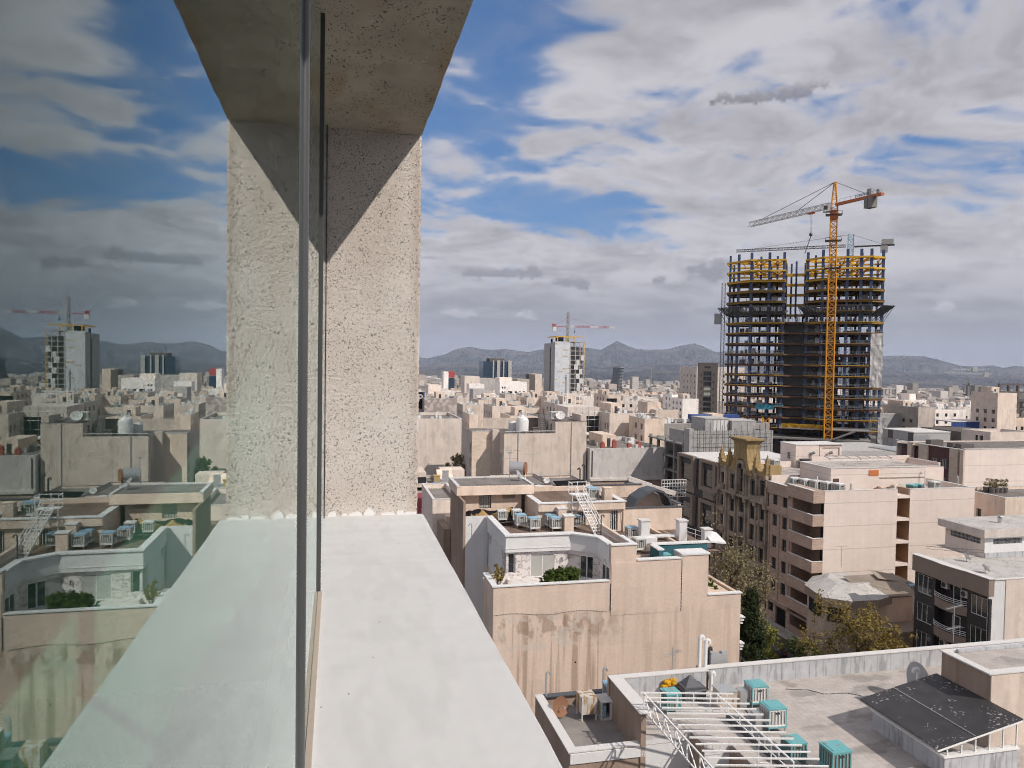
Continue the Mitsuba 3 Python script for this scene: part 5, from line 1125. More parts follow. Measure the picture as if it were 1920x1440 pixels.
# polygonal old house and the hut with the corrugated roof
OH = thing('polygonal_house', 'small old house with a pale many-sided roof below the beige wall', 'house')
po = [(57.6, 78.6), (60.0, 76.6), (63.8, 76.4), (67.6, 78.0), (68.4, 82.5), (66.4, 86.5), (62.0, 86.8), (58.6, 83.6)]
ctr = np.array([63.6, 82.0, 11.0]); up_ = [(ctr[0] + (x - ctr[0]) * .45, ctr[1] + (y - ctr[1]) * .5, 10.95) for x, y in po]
v = [(x, y, 9.9) for x, y in po] + up_
part(OH, 'roof', M().add(v, [[i, (i + 1) % 8, 8 + (i + 1) % 8, 8 + i] for i in range(8)]).add([tuple(ctr)] + up_, [[0, 1 + i, 1 + (i + 1) % 8] for i in range(8)]), 'old_roof')
part(OH, 'eaves', M().prism(po, 8.9, 9.88), 'taupe_panel'); part(OH, 'wall', M().prism([(ctr[0] + (x - ctr[0]) * .93, ctr[1] + (y - ctr[1]) * .93) for x, y in po], 0, 8.9), 'plaster', tone=(.2, .8))
for a_, b_ in ((0, 1), (7, 0)):
    p, q = [np.array([ctr[0] + (x - ctr[0]) * .945, ctr[1] + (y - ctr[1]) * .945]) for x, y in (po[a_], po[b_])]
    p, q = p + (q - p) * .15, p + (q - p) * .85
    part(OH, 'window', M().quad([*p, 7.0], [*q, 7.0], [*q, 8.7], [*p, 8.7]), 'dark_glass')
antenna(63.9, 83.6, 11.7, 3.0, 'thin aerial standing on the many-sided roof', arms=((.98, 1.6, 0),))
HU = thing('corrugated_hut', 'roof hut with a tan corrugated roof and flaking walls', 'hut')
part(HU, 'wall', M().box(65.4, 69.6, 77.6, 81.2, 6.5, 9.6).box(63.0, 65.4, 79.0, 81.2, 6.5, 10.4), 'plaster', tone=(0, 1.0))
v, f = [], []
nn = 60
for i in range(nn + 1):
    x = 62.6 + 7.4 * i / nn
    for (y, z) in ((77.3, 9.9), (79.3, 10.8), (81.6, 11.4)): v.append([x, y, z + .05 * math.sin(i * math.pi / 1.5)])
for i in range(nn):
    for k_ in range(2): f.append([3 * i + k_, 3 * (i + 1) + k_, 3 * (i + 1) + k_ + 1, 3 * i + k_ + 1])
part(HU, 'roof', M().add(v, f), 'corrugated'); part(HU, 'roof', M().add([[66.5, 79.9, 11.35], [71.5, 79.5, 10.6], [71.2, 82.0, 10.9], [67, 82.4, 11.8]], [[0, 1, 2, 3]]), 'corrugated')
part(HU, 'door', M().box(64.2, 65.2, 78.9, 79.0, 6.5, 9.0), 'dark_void')
SBk = thing('stair_building', 'low grey building with open outside stairs behind the golden tree', 'building')
part(SBk, 'roof', M().box(59.6, 71.5, 74.4, 82, 6.3, 6.6), 'taupe_panel'); part(SBk, 'wall', M().box(64.3, 71.5, 74.6, 74.8, 0, 6.3).box(64.3, 64.5, 74.8, 80, 0, 6.3).box(71.3, 71.5, 74.8, 80, 0, 6.3), 'taupe_panel'); part(SBk, 'post', M().box(60.0, 60.3, 74.6, 74.9, 0, 6.3), 'taupe_panel')
part(SBk, 'stair_flight', M().add([[60.2, 74.5, .2], [64.2, 74.5, 3.2], [64.2, 74.5, 4.3], [60.2, 74.5, 1.3], [60.2, 74.8, .2], [64.2, 74.8, 3.2], [64.2, 74.8, 4.3], [60.2, 74.8, 1.3]], [[0, 1, 2, 3], [7, 6, 5, 4], [3, 2, 6, 7], [0, 3, 7, 4], [1, 5, 6, 2], [0, 4, 5, 1]]), 'taupe_panel')
part(SBk, 'stair_flight', M().add([[60.2, 75.8, 6.2], [64.2, 75.8, 3.2], [64.2, 75.8, 4.2], [60.2, 75.8, 7.2], [60.2, 76.1, 6.2], [64.2, 76.1, 3.2], [64.2, 76.1, 4.2], [60.2, 76.1, 7.2]], [[0, 1, 2, 3], [7, 6, 5, 4], [3, 2, 6, 7], [0, 3, 7, 4], [1, 5, 6, 2], [0, 4, 5, 1]]), 'taupe_panel')
cooler(62.6, 77.3, 6.6, 10, 'white cooler in front of the corrugated hut, right one', 'cream', s=1.3); cooler(61.4, 77.9, 6.6, 0, 'pale cooler in front of the corrugated hut, left one', 'cream', s=1.2); cooler(71.0, 79.5, 9.0, 0, 'light blue cooler between the corrugated hut and the dark house', 'blue', s=1.2)

# trees
def tree(x, y, z, h, r, crown_lo, n, size, label, m_, seed, cat='tree', bare=0.5, lean=(0, 0), limbs=9):
    rr = np.random.default_rng(seed); key = thing('tree', label, cat)
    tr, cs, rs = M(), [], []
    top = np.array([x + lean[0], y + lean[1], z + h * .72]); base = np.array([x, y, z])
    pts = [base + (top - base) * t + np.array([rr.normal(0, .12), rr.normal(0, .12), 0]) * (t > 0) for t in np.linspace(0, 1, 6)]
    for i in range(5): tr.tube(pts[i], pts[i + 1], .028 * h * (1 - .15 * i) * .55, 8, .028 * h * (1 - .15 * (i + 1)) * .55)
    for i in range(limbs):
        t = crown_lo + (1 - crown_lo) * (i + .5) / limbs
        p0 = base + (top - base) * t; a = rr.uniform(0, 2 * math.pi) + 2.4 * i
        L = r * (1.0 - .55 * abs(t - .6)) * rr.uniform(.75, 1.05)
        p1 = p0 + np.array([math.cos(a) * L, math.sin(a) * L, L * rr.uniform(.45, .95)])
        mid = (p0 + p1) / 2 + [0, 0, .08 * L]
        tr.tube(p0, mid, .015 * h * .5, 6, .010 * h * .5).tube(mid, p1, .010 * h * .5, 5, .012)
        for q in range(7):
            s = rr.uniform(.35, 1.05); c = p0 + (p1 - p0) * s + rr.normal(0, .22 * r, 3) * [1, 1, .8]
            tr.tube(p0 + (p1 - p0) * min(s, 1), c, .035, 4, .014)
            cs.append(c); rs.append(r * rr.uniform(.16, .34))
            for w in range(3):
                d = rr.normal(0, 1, 3) + [0, 0, .9]; d /= np.linalg.norm(d); e = c + d * r * rr.uniform(.15, .38); tr.tube(c, e, .022, 3, .008)
                if rr.random() > bare: cs.append(e); rs.append(r * .12)
    for q in range(10):
        c = top + rr.normal(0, .3 * r, 3) + [0, 0, .12 * h]; cs.append(c); rs.append(r * rr.uniform(.15, .3)); tr.tube(top, c, .03, 4, .01)
    part(key, 'trunk', tr, 'bark'); put_leaves(key + '__crown', leaves(cs, rs, n, size, seed), m_)
    return key
tree(42.0, 73.0, 0, 21.5, 4.4, .40, 7500, .14, 'tall olive-budded tree beside the terrace house', 'leaf_olive', 21, limbs=13)
tree(53.0, 66.5, 0, 13.6, 4.3, .30, 9500, .16, 'golden-leaved tree in front of the small old house', 'leaf_gold', 22, limbs=12)
tree(50.8, 79.0, 0, 7.6, 1.3, .35, 2500, .14, 'small bright yellow-green tree by the dark cypress', 'leaf_spring', 23)
tree(53.0, 76.0, 0, 6.4, 1.9, .3, 3000, .14, 'dark low tree between the cypress and the golden tree', 'leaf_dark', 24)
def cypress(x, y, z, h, r, n, label, seed):
    key = thing('cypress', label, 'tree'); rr = np.random.default_rng(seed); cs, rs = [], []
    for i in range(150):
        t = rr.random(); a = rr.uniform(0, 6.3); w = r * (1 - t) ** .6 * (.5 + .5 * min(1, t * 6)) * rr.uniform(.3, 1)
        cs.append([x + w * math.cos(a), y + w * math.sin(a), z + .8 + t * (h - .8)]); rs.append(.28 * r + .1)
    part(key, 'trunk', M().tube((x, y, z), (x, y, z + h * .9), .22, 8, .03), 'bark')
    put_leaves(key + '__crown', leaves(cs, rs, n, .16, seed, up=1.2, stretch=2.0), 'leaf_cypress')
cypress(40.2, 66.0, 0, 15.6, 2.3, 11000, 'dark cypress beside the right wall of the terrace house', 31)
cypress(43.2, 70.0, 0, 12.0, 1.5, 5000, 'lower dark cypress right of the taller one', 32)

# cars at the kerb
plain('car_white', (0.70, 0.70, 0.70), .25); plain('car_silver', (0.30, 0.31, 0.32), .3, .4); plain('car_black', (0.02, 0.02, 0.022), .25); plain('tyre', (0.02, 0.02, 0.02), .8); plain('lamp_red', (0.4, 0.02, 0.02), .3)
mat('car_glass', type='principled', base_color=rgb(0.01, 0.012, 0.014), roughness=.05, specular=.8)
def car(x, y, rz, paint, label):
    key = thing('parked_car', label, 'car')
    prof = [(-2.15, .35), (2.15, .35), (2.2, .65), (2.05, .85), (1.15, .98), (.55, 1.42), (-.95, 1.45), (-1.65, 1.02), (-2.1, .95), (-2.2, .6)]
    t = trimesh.creation.extrude_polygon(Polygon(prof), 1.62, engine='earcut'); V = t.vertices[:, [0, 2, 1]] - [0, .81, 0]
    V[:, 1] *= np.where(V[:, 2] > 1.1, .82, 1.0)
    win = [(1.02, 1.0), (.5, 1.36), (-.9, 1.39), (-1.45, 1.03)]
    glass = M()
    for s in (-1, 1):
        glass.add([[a, s * (.83 - .13 * ((b - 1.0) / .4)), b] for a, b in win], [[0, 1, 2, 3]])
    glass.add([[1.17, -.66, 1.0], [1.17, .66, 1.0], [.6, .6, 1.4], [.6, -.6, 1.4]], [[0, 1, 2, 3]]).add([[-1.68, -.66, 1.04], [-1.68, .66, 1.04], [-1.0, .6, 1.43], [-1.0, -.6, 1.43]], [[0, 1, 2, 3]])
    pieces = [('body', M().add(V, t.faces), paint), ('windows', glass, 'car_glass')]
    for a in (-1.35, 1.35):
        for s in (-.78, .78): pieces.append(('wheel', M().tube((a, s - .1, .32), (a, s + .1, .32), .32, 16), 'tyre'))
    for s in (-.6, .6): pieces += [('headlight', M().box(2.12, 2.19, s - .17, s + .17, .62, .76), 'cap_stone'), ('tail_light', M().box(-2.2, -2.1, s - .17, s + .17, .66, .82), 'lamp_red')]
    for n_, m, mt in pieces:
        m.rot([0, 0, 0], rz); m.v = [v + np.array([x, y, .02]) for v in m.v]; part(key, n_, m, mt)
car(59.6, 84.6, 1.62, 'car_white', 'white car parked at the kerb behind the golden tree'); car(56.2, 86.5, 1.5, 'car_black', 'black car parked left of the white one'); car(59.8, 97.2, 1.58, 'car_silver', 'silver car parked by the garage doors'); car(53.0, 84.0, 1.55, 'car_silver', 'grey car partly hidden by the dark low tree')
struct('pavement', M().box(60.9, 63.1, 50, 190, 0, .13).box(36.0, 38.6, 50, 190, 0, .13), 'roof_tiles')

# ------------------------------------------------------------------ houses left of the terrace house
SB = thing('roof_slab_house', 'house with a projecting sandy roof slab and barred window, left behind the terrace house', 'house')
part(SB, 'wall', M().box(12.1, 12.35, 71.2, 79.6, 0, 24.2), 'brown_cement')
part(SB, 'wall', facade('x', 71.2, 12.35, 14.6, 0, 22.8, []), 'white_paint')
part(SB, 'wall', facade('x', 75.2, 12.1, 19.9, 21, 24.3, [(14.4, 15.7, 22.7, 24.1), (18.9, 19.6, 21.8, 24.0)], .2), 'plaster', tone=(0, 1.0)); part(SB, 'wall', M().box(19.7, 19.9, 75.2, 79.6, 20, 24.3).box(12.1, 19.9, 79.4, 79.6, 10, 24.3), 'plaster', tone=(0, 1))
glaze(SB, 'x', 75.2, [(14.4, 15.7, 22.7, 24.1)], .2, split=5, frame='dark_metal', glass='curtain'); glaze(SB, 'x', 75.2, [(18.9, 19.6, 21.8, 24.0)], .2, split=1, frame='dark_metal')
part(SB, 'roof_slab', M().box(11.95, 20.0, 74.3, 79.8, 24.25, 25.15), 'plaster', tone=(0, 1.12)); part(SB, 'roof', M().box(12.3, 19.7, 74.6, 79.5, 25.15, 25.17), 'roofing', tone=(.55, 1.0))
part(SB, 'coping', M().box(11.9, 12.25, 74.25, 79.85, 25.15, 25.3), 'cap_stone'); part(SB, 'coping', M().box(12.25, 20.0, 79.5, 79.85, 25.15, 25.3).box(19.7, 20.0, 74.3, 79.5, 25.15, 25.3), 'cap_stone')
part(SB, 'roof', M().quad([12.35, 71.4, 22.0], [20, 71.4, 22.0], [20, 75.2, 22.0], [12.35, 75.2, 22.0]), 'roofing', tone=(.5, 1))
part(SB, 'vent_box', M().box(16.9, 18.2, 75.1, 75.2, 23.7, 24.2), 'taupe_panel')
antenna(17.9, 76.4, 25.2, 3.4, 'dark aerial mast with two long combs on the projecting roof slab', arms=((.98, 2.4, .1), (.72, 2.0, 0), (.9, 1.0, 1.2)))
dish(19.0, 77.0, 25.2, .55, 120, 'satellite dish beside the dark aerial mast', 'grey_metal')
k = thing('tarpaulin', 'brown and black tarpaulin humped over goods on the lower roof', 'tarpaulin')
g1, g2 = np.meshgrid(np.linspace(12.5, 17.6, 40), np.linspace(71.6, 74.6, 18), indexing='ij')
hh = 22.2 + 1.3 * meshkit.fbm(np.stack([g1 * .8, g2 * .8, 0 * g1], -1), 4, 3) * np.sin(np.pi * (g2 - 71.5) / 3.3)
i, j = np.meshgrid(np.arange(39), np.arange(17), indexing='ij'); q = np.stack([i * 18 + j, (i + 1) * 18 + j, (i + 1) * 18 + j + 1, i * 18 + j + 1], -1).reshape(-1, 4)
def _tarp(p, n, uv): return mix((0.02, 0.018, 0.02), (0.40, 0.27, 0.12), smoothstep(.5, .56, fbm(p.x * .8, p.y * .9, 2.0, 3)))
mat('tarp', type='diffuse', reflectance=proc(_tarp))
put(k, M().add(np.stack([g1, g2, hh], -1).reshape(-1, 3), q), 'tarp')
cooler(16.1, 71.9, 22.0, 0, 'white-grilled cooler under the tarpaulin, left one', 'cream', s=.9); cooler(17.6, 71.9, 22.0, 0, 'white-grilled cooler under the tarpaulin, right one', 'cream', s=.9)
k = thing('tin_awning', 'sloping tin awning between the blue-topped coolers and the upper roof', 'awning'); put(k, M().add([[19.2, 70.6, 22.6], [20.4, 70.6, 22.6], [21.4, 72.6, 23.4], [19.4, 72.8, 23.5], [19.2, 70.6, 22.55], [20.4, 70.6, 22.55], [21.4, 72.6, 23.35], [19.4, 72.8, 23.45]], [[0, 1, 2, 3], [7, 6, 5, 4], [0, 4, 5, 1]]), 'zinc')

LH = thing('white_end_house', 'narrow pale house end with a stepped brown wing, left of the roof slab house', 'house')
shell(LH, 10.75, 14.0, 84, 95, 22.1, tone=(.5, 1.25), parapet=.6); part(LH, 'wing', M().box(11.3, 12.05, 79, 83.9, 0, 19.8), 'brown_cement'); part(LH, 'wing', M().box(12.1, 14, 82.5, 83.95, 0, 20.4), 'plaster', tone=(0, 1))
PK = thing('pink_house', 'house with a raspberry pink wall and small dark window', 'house')
shell(PK, 6.0, 12.2, 97, 108, 20.6, tone=(.3, 1), parapet=.5, mat_='pink_render', front=[(10.9, 11.5, 18.6, 19.6)], fine=False)
part(PK, 'roof_house', M().box(6.0, 12.0, 101, 107, 20.6, 22.6), 'plaster', tone=(.2, 1.0)); part(PK, 'glazed_band', M().box(6.2, 12.0, 100.9, 101, 21.2, 22.0), 'dark_glass')
k = thing('water_drum', 'bright blue plastic drum on the pink house roof', 'drum'); put(k, M().lathe((13.1, 99.0, 20.6), [(.001, 0), (.5, 0), (.55, .4), (.5, .9), (.001, .95)], 14), 'blue_plastic', smooth=40)
CH = thing('cluttered_house', 'low house with a tan sheet roof and scattered rooftop junk behind the pink house', 'house')
shell(CH, 12.4, 18.5, 98, 112, 20.4, tone=(.4, 1.0), parapet=.3); part(CH, 'roof_sheet', M().add([[14.2, 105, 20.9], [16.4, 105, 21.0], [16.4, 107.5, 22.2], [14.2, 107.5, 22.0]], [[0, 1, 2, 3]]), 'plaster', tone=(.0, 1.3)); part(CH, 'roof_house', M().box(15, 18.4, 107.6, 111, 20.4, 21.9), 'plaster', tone=(.4, 1.1))
for i in range(6):
    k = thing('roof_junk', ('tan cloth draped over a frame on the cluttered roof', 'grey box on the cluttered roof', 'folded grey panel on the cluttered roof', 'white crate on the cluttered roof', 'dark brown box on the cluttered roof', 'white tub at the edge of the cluttered roof')[i], 'junk')
    x, y = 12.9 + .85 * i, 99.5 + (i * 37 % 5) * .9
    put(k, M().box(x, x + .8, y, y + .7, 20.5, (22.3, 21.5, 22.4, 21.1, 21.0, 21.0)[i]).box(x - .05, x + .85, y - .05, y + .75, (22.3, 21.5, 22.4, 21.1, 21.0, 21.0)[i], (22.4, 21.56, 22.45, 21.16, 21.06, 21.06)[i]), ('tarp_tan', 'grey_metal', 'grey_metal', 'white_pvc', 'rust', 'white_pvc')[i])

# houses between the terrace house and the big blank walls
KH = thing('barrel_house', 'low sandy house carrying a rusty barrel tank, behind the roof slab house', 'house')
shell(KH, 20.5, 27.2, 92, 101, 22.1, tone=(0, 1.05), parapet=.25, cap='lead_roof', capw=.2)
k = thing('barrel_tank', 'rusty cylindrical tank lying on a steel stand', 'tank')
part(k, 'drum', M().tube((22.2, 94.5, 24.0), (24.0, 93.6, 24.0), .85, 20), 'zinc'); part(k, 'drum_end', M().tube((23.9, 93.65, 24.0), (24.1, 93.55, 24.0), .87, 20), 'rust')
for x_, y_ in ((22.2, 94.9), (22.4, 93.9), (23.9, 94.2), (23.9, 93.1)): part(k, 'leg', M().bar((x_, y_, 22.1), (x_, y_, 23.4), .1), 'white_metal')
dish(26.6, 92.6, 22.1, .4, 190, 'white dish at the right edge of the barrel house', 'cap_stone'); antenna(25.8, 97, 22.1, 3.4, 'slender aerial on the barrel house roof', arms=((.98, 2.0, 0),))
K2 = thing('barred_window_house', 'low sandy house with a long barred window right of the barrel house', 'house')
shell(K2, 27.6, 32.4, 92, 100, 21.9, tone=(0, 1.02), parapet=.2, cap='lead_roof', capw=.2, front=[(27.9, 32.0, 20.1, 21.1)], split=16)
vent(30.6, 91.0, 20.5, 3.8, .09, 'dark_metal', 3.0, 'tall black hooked flue against the big blank wall'); vent(32.2, 94.0, 21.9, 2.4, .09, 'dark_metal', 3.0, 'shorter black flue right of the tall one')
k = thing('concrete_beam_frame', 'grey concrete beams standing free in front of the grey blank wall', 'frame')
part(k, 'post', M().box(38.0, 38.35, 92.2, 92.5, 18, 22.3), 'plaster', tone=(.9, 1.2)); part(k, 'beam', M().bar((37.9, 92.5, 22.6), (40.7, 91.5, 21.7), .45, .6), 'plaster', tone=(.9, 1.2)); part(k, 'beam', M().bar((40.8, 92.5, 21.5), (44.2, 91.5, 20.6), .45, .6), 'plaster', tone=(.9, 1.1)); part(k, 'post', M().box(40.2, 40.55, 91.4, 91.7, 17, 21.6), 'plaster', tone=(.9, 1.1))
DE = thing('roof_equipment_house', 'low house crowded with dark roof equipment behind the steel staircase', 'house')
shell(DE, 20.2, 34.2, 81, 90.5, 21.6, tone=(0, 1), parapet=.4, cap='lead_roof', capw=.2, roof_tone=(.2, .8))
for i in range(9):
    kind_ = ('cream', 'blue', 'cream')[i % 3]
    cooler(20.9 + 1.45 * i, 83.5 + (i * 7 % 4) * 1.3, 21.6, i * 13, ('cooler at the left end of the dark equipment roof', 'second cooler from the left on the dark equipment roof', 'third cooler from the left on the dark equipment roof', 'fourth cooler from the left on the dark equipment roof', 'middle cooler on the dark equipment roof', 'sixth cooler from the left on the dark equipment roof', 'seventh cooler from the left on the dark equipment roof', 'second cooler from the right on the dark equipment roof', 'cooler at the right end of the dark equipment roof')[i], kind_, s=1.1)
k = thing('shade_sheet', 'black sheet stretched over the equipment roof', 'sheet'); put(k, M().add([[25.5, 84, 23.2], [29, 83.6, 23.3], [29.6, 86.5, 23.6], [25.8, 87, 23.4], [25.5, 84, 23.15], [29, 83.6, 23.25], [29.6, 86.5, 23.55], [25.8, 87, 23.35]], [[0, 1, 2, 3], [7, 6, 5, 4], [0, 4, 5, 1]]), 'dark_void')
# ------------------------------------------------------------------ high-rise under construction with its cranes (local axes: u across the view, v away from it)
TA = math.radians(34.2); TC = np.array([292 * math.sin(TA), 292 * math.cos(TA)])
RU, RV = np.array([math.cos(TA), -math.sin(TA)]), np.array([math.sin(TA), math.cos(TA)])
def L(u, v, z):
    p = TC + u * RU + v * RV
    return np.array([p[0], p[1], z])
def lbox(m, u0, u1, v0, v1, z0, z1):
    v = [L(u, w, z) for u in (u0, u1) for w in (v0, v1) for z in (z0, z1)]
    return m.add(v, [[0, 1, 3, 2], [4, 6, 7, 5], [0, 4, 5, 1], [2, 3, 7, 6], [0, 2, 6, 4], [1, 5, 7, 3]])
def lprism(m, poly, z0, z1):
    return m.prism([tuple(L(u, v, 0)[:2]) for u, v in poly], z0, z1)
def _steelblue(p, n, uv): return mix((0.035, 0.06, 0.14), (0.06, 0.10, 0.21), fbm(p.x * .6, p.y * .6, p.z * .3, 3))
mat('blue_steel', type='principled', base_color=proc(_steelblue), roughness=.5)
plain('yellow_steel', (0.62, 0.36, 0.02), .5); plain('orange_steel', (0.60, 0.26, 0.02), .45); plain('orange_red_steel', (0.48, 0.13, 0.03), .5); plain('ochre_primer_dim', (0.30, 0.19, 0.045), .7); plain('blockwork_grey', (0.36, 0.35, 0.34)); plain('rust_steel_dim', (0.14, 0.07, 0.045), .8)
def _conc(p, n, uv): 
    h = p.x + p.y
    return mix((0.20, 0.195, 0.19), (0.32, 0.31, 0.30), fbm(h * .4, p.z * .4, 2.0, 4)) * (1 + .2 * (fbm(h * 2, p.z * .2, 5.0, 3) - .5))
mat('raw_concrete', type='diffuse', reflectance=proc(_conc)); plain('deck_dark', (0.10, 0.09, 0.075)); plain('net_grey', (0.085, 0.085, 0.09), .8); plain('tarp_blue', (0.05, 0.30, 0.42), .6)

def sheet(u0, u1, v, z0, z1, seed, mt, amp=.45, name='tarpaulin', label=None):
    nu, nz = 14, 30; uu, zz = np.meshgrid(np.linspace(u0, u1, nu), np.linspace(z0, z1, nz), indexing='ij')
    d = meshkit.fbm(np.stack([uu * .7, zz * .45, 0 * uu], -1), 4, seed) - .5
    V = np.array([L(a + .3 * c, v - 2 * amp * c, b) for a, b, c in zip(uu.ravel(), zz.ravel(), d.ravel())])
    i, j = np.meshgrid(np.arange(nu - 1), np.arange(nz - 1), indexing='ij'); q = np.stack([i * nz + j, (i + 1) * nz + j, (i + 1) * nz + j + 1, i * nz + j + 1], -1).reshape(-1, 4)
    part(CT, name, M().add(V, q), mt, label=label)
CT = thing('unfinished_tower', 'steel frame of an unfinished high-rise with blue columns and yellow beams', 'tower')
Lw = [(-26.5, 8), (-17.5, 0), (-5.2, 1.8), (-5.2, 24), (-26.5, 24)]
Rw = [(1.8, 4.5), (7.5, -1), (23.8, .5), (28, 5), (28, 24), (1.8, 24)]
colL = [(-25.4, 8.2), (-22.0, 5.0), (-17.2, 1.2), (-10.9, 2.2), (-5.8, 3), (-25.2, 23), (-14.4, 13), (-8.4, 13), (-5.9, 14), (-18, 23), (-11, 23)]
colR = [(2.4, 5.4), (7.4, 0), (15.5, .6), (20.0, 1.2), (23.3, 1.6), (27.4, 5.6), (5.2, 14), (10.5, 12), (16, 12), (21, 12), (27.2, 23), (14, 23), (20, 23)]
ZL_ = [77.0 - 3.9 * k for k in range(17)]
for (u, v) in colL + colR:
    w = .48 if v < 6 else .38
    top = 79.6 if v < 15 else 78.0
    m = M(); lbox(m, u - w, u + w, v - w, v + w, 8.0, top)
    for z in ZL_: lbox(m, u - w - .12, u + w + .12, v - w - .12, v + w + .12, z - .7, z - .45)
    part(CT, 'column', m, 'blue_steel')
for (u, v) in ((-5.2, 19), (-1.6, 16), (1.6, 20), (-3.4, 21)):
    m = M(); lbox(m, u - .35, u + .35, v - .35, v + .35, 56, 77.5 if u != -1.6 else 77.8); part(CT, 'column', m, 'blue_steel')
def beams(poly, cols, z, dense):
    m = M(); n = len(poly)
    for a, b in zip(poly, poly[1:] + poly[:1]): m.bar(L(*a, z - .3), L(*b, z - .3), .35, .6)
    for u, v in cols:
        for u2, v2 in cols:
            if (u, v) < (u2, v2) and math.hypot(u - u2, v - v2) < 12.5: m.bar(L(u, v, z - .32), L(u2, v2, z - .32), .3, .55)
    if dense:
        u0, u1 = min(p[0] for p in poly) + 1, max(p[0] for p in poly) - .5
        pg = Polygon(poly)
        from shapely.geometry import LineString
        for u in np.arange(u0, u1, 2.4):
            s_ = pg.intersection(LineString([(u, -5), (u, 40)]))
            if not s_.is_empty: c_ = list(s_.coords); m.bar(L(*c_[0], z - .25), L(*c_[-1], z - .25), .25, .4)
    return m
for k, z in enumerate(ZL_):
    for poly, cols in ((Lw, colL), (Rw, colR)):
        part(CT, 'floor_beams', beams(poly, cols, z, k < 2), 'yellow_steel' if k < 3 else ('ochre_primer_dim' if k < 7 else 'rust_steel_dim'))  # lower beams coloured darker, painting in the dim light of their undersides
        if k >= 2:
            m = M(); lprism(m, [(u + (.5 if u > 0 else -.5) * 0 + 0.0, v - .55) for u, v in poly], z + .02, z + .24); part(CT, 'floor_slab', m, 'deck_dark')
            e = M()
            for a, b in zip(poly[:3 if poly is Lw else 4], poly[1:4 if poly is Lw else 5]): e.bar(L(a[0], a[1] - .6, z + .05), L(b[0], b[1] - .6, z + .08), .10, .20)
            part(CT, 'slab_edge', e, ('yellow_steel', 'ochre_primer_dim', 'yellow_steel', 'rust_steel_dim', 'ochre_primer_dim')[(k * 7 + (poly is Lw) * 3) % 5])
            if k > 4:
                rl = M()
                for a, b in zip(poly[:2 if poly is Lw else 3], poly[1:3 if poly is Lw else 4]):
                    for zz_2 in (.7, 1.25): rl.bar(L(a[0], a[1] - .5, z + zz_2), L(b[0], b[1] - .5, z + zz_2), .06)
                    for t in np.linspace(0, 1, 8): rl.bar(L(a[0] + (b[0] - a[0]) * t, a[1] + (b[1] - a[1]) * t - .5, z + .2), L(a[0] + (b[0] - a[0]) * t, a[1] + (b[1] - a[1]) * t - .5, z + 1.3), .06)
                part(CT, 'guard_rail', rl, 'grey_metal')
    m = M()
    for v in (16, 20): m.bar(L(-9, v, z - .35), L(6, v, z - .35), .4, .7)
    if 1 <= k < 6: part(CT, 'link_beam', m, 'yellow_steel')
    if k >= 6:
        m = M(); lprism(m, [(-5.2, 1.6), (1.8, 4.0), (1.8, 20), (-5.2, 20)], z + .02, z + .24); part(CT, 'floor_slab', m, 'deck_dark')
        m = M(); m.bar(L(-5.2, 1.5, z - .1), L(1.8, 3.9, z - .1), .3, .5); part(CT, 'link_beam', m, 'rust_steel_dim')
r8 = np.random.default_rng(77)
for k in range(3, 17):
    for poly in (Lw, Rw):
        cl, pr_ = M(), M(); u0, u1 = (-25.5, -6) if poly is Lw else (3, 26.5)
        for q in range(int(r8.integers(5, 13))):
            u, v, s_ = r8.uniform(u0, u1), r8.uniform(3.5, 16), r8.uniform(.5, 2.2); lbox(cl, u, u + s_, v, v + r8.uniform(.5, 2), ZL_[k] + .24, ZL_[k] + .24 + r8.uniform(.4, 2.2))
        for q in range(int(r8.integers(6, 16))):
            u, v = r8.uniform(u0, u1), r8.uniform(2.5, 12); pr_.bar(L(u, v, ZL_[k] + .2), L(u, v, ZL_[k] + 3.4), .12)
        part(CT, 'building_material', cl, ('cap_stone', 'rust', 'blockwork_grey')[int(r8.integers(3))], kind='stuff'); part(CT, 'props', pr_, 'dark_metal', kind='stuff')
for q in range(9):
    u0, k = r8.uniform(5, 22), int(r8.integers(6, 16)); sheet(u0, u0 + r8.uniform(1.2, 2.6), 5 + r8.uniform(0, 4), ZL_[k] + .3, ZL_[k] + 3.4, 20 + q, ('cooler_blue', 'cap_stone')[q % 2], .2)
core = M(); lbox(core, -7.5, 13.5, 9.5, 22, 8, 53.6); lbox(core, 18.5, 23, 10.5, 20, 8, 50); part(CT, 'core_wall', core, 'raw_concrete', label='bare concrete core between the two wings')
r3 = np.random.default_rng(4)
for i in range(9):
    m = M(); u = -6.5 + i * 2.3; z = 49.5 - 4 * (i * 5 % 8); lbox(m, u, u + .8, 9.4, 9.55, z, z + 1.0); part(CT, 'core_opening', m, 'dark_void')
rb = M()
for i in range(60): 
    u = -7 + r3.random() * 16; v = 10 + r3.random() * 8; rb.bar(L(u, v, 53.5), L(u, v, 55.5 + 2.4 * r3.random()), .08)
part(CT, 'rebar', rb, 'dark_metal', kind='stuff')
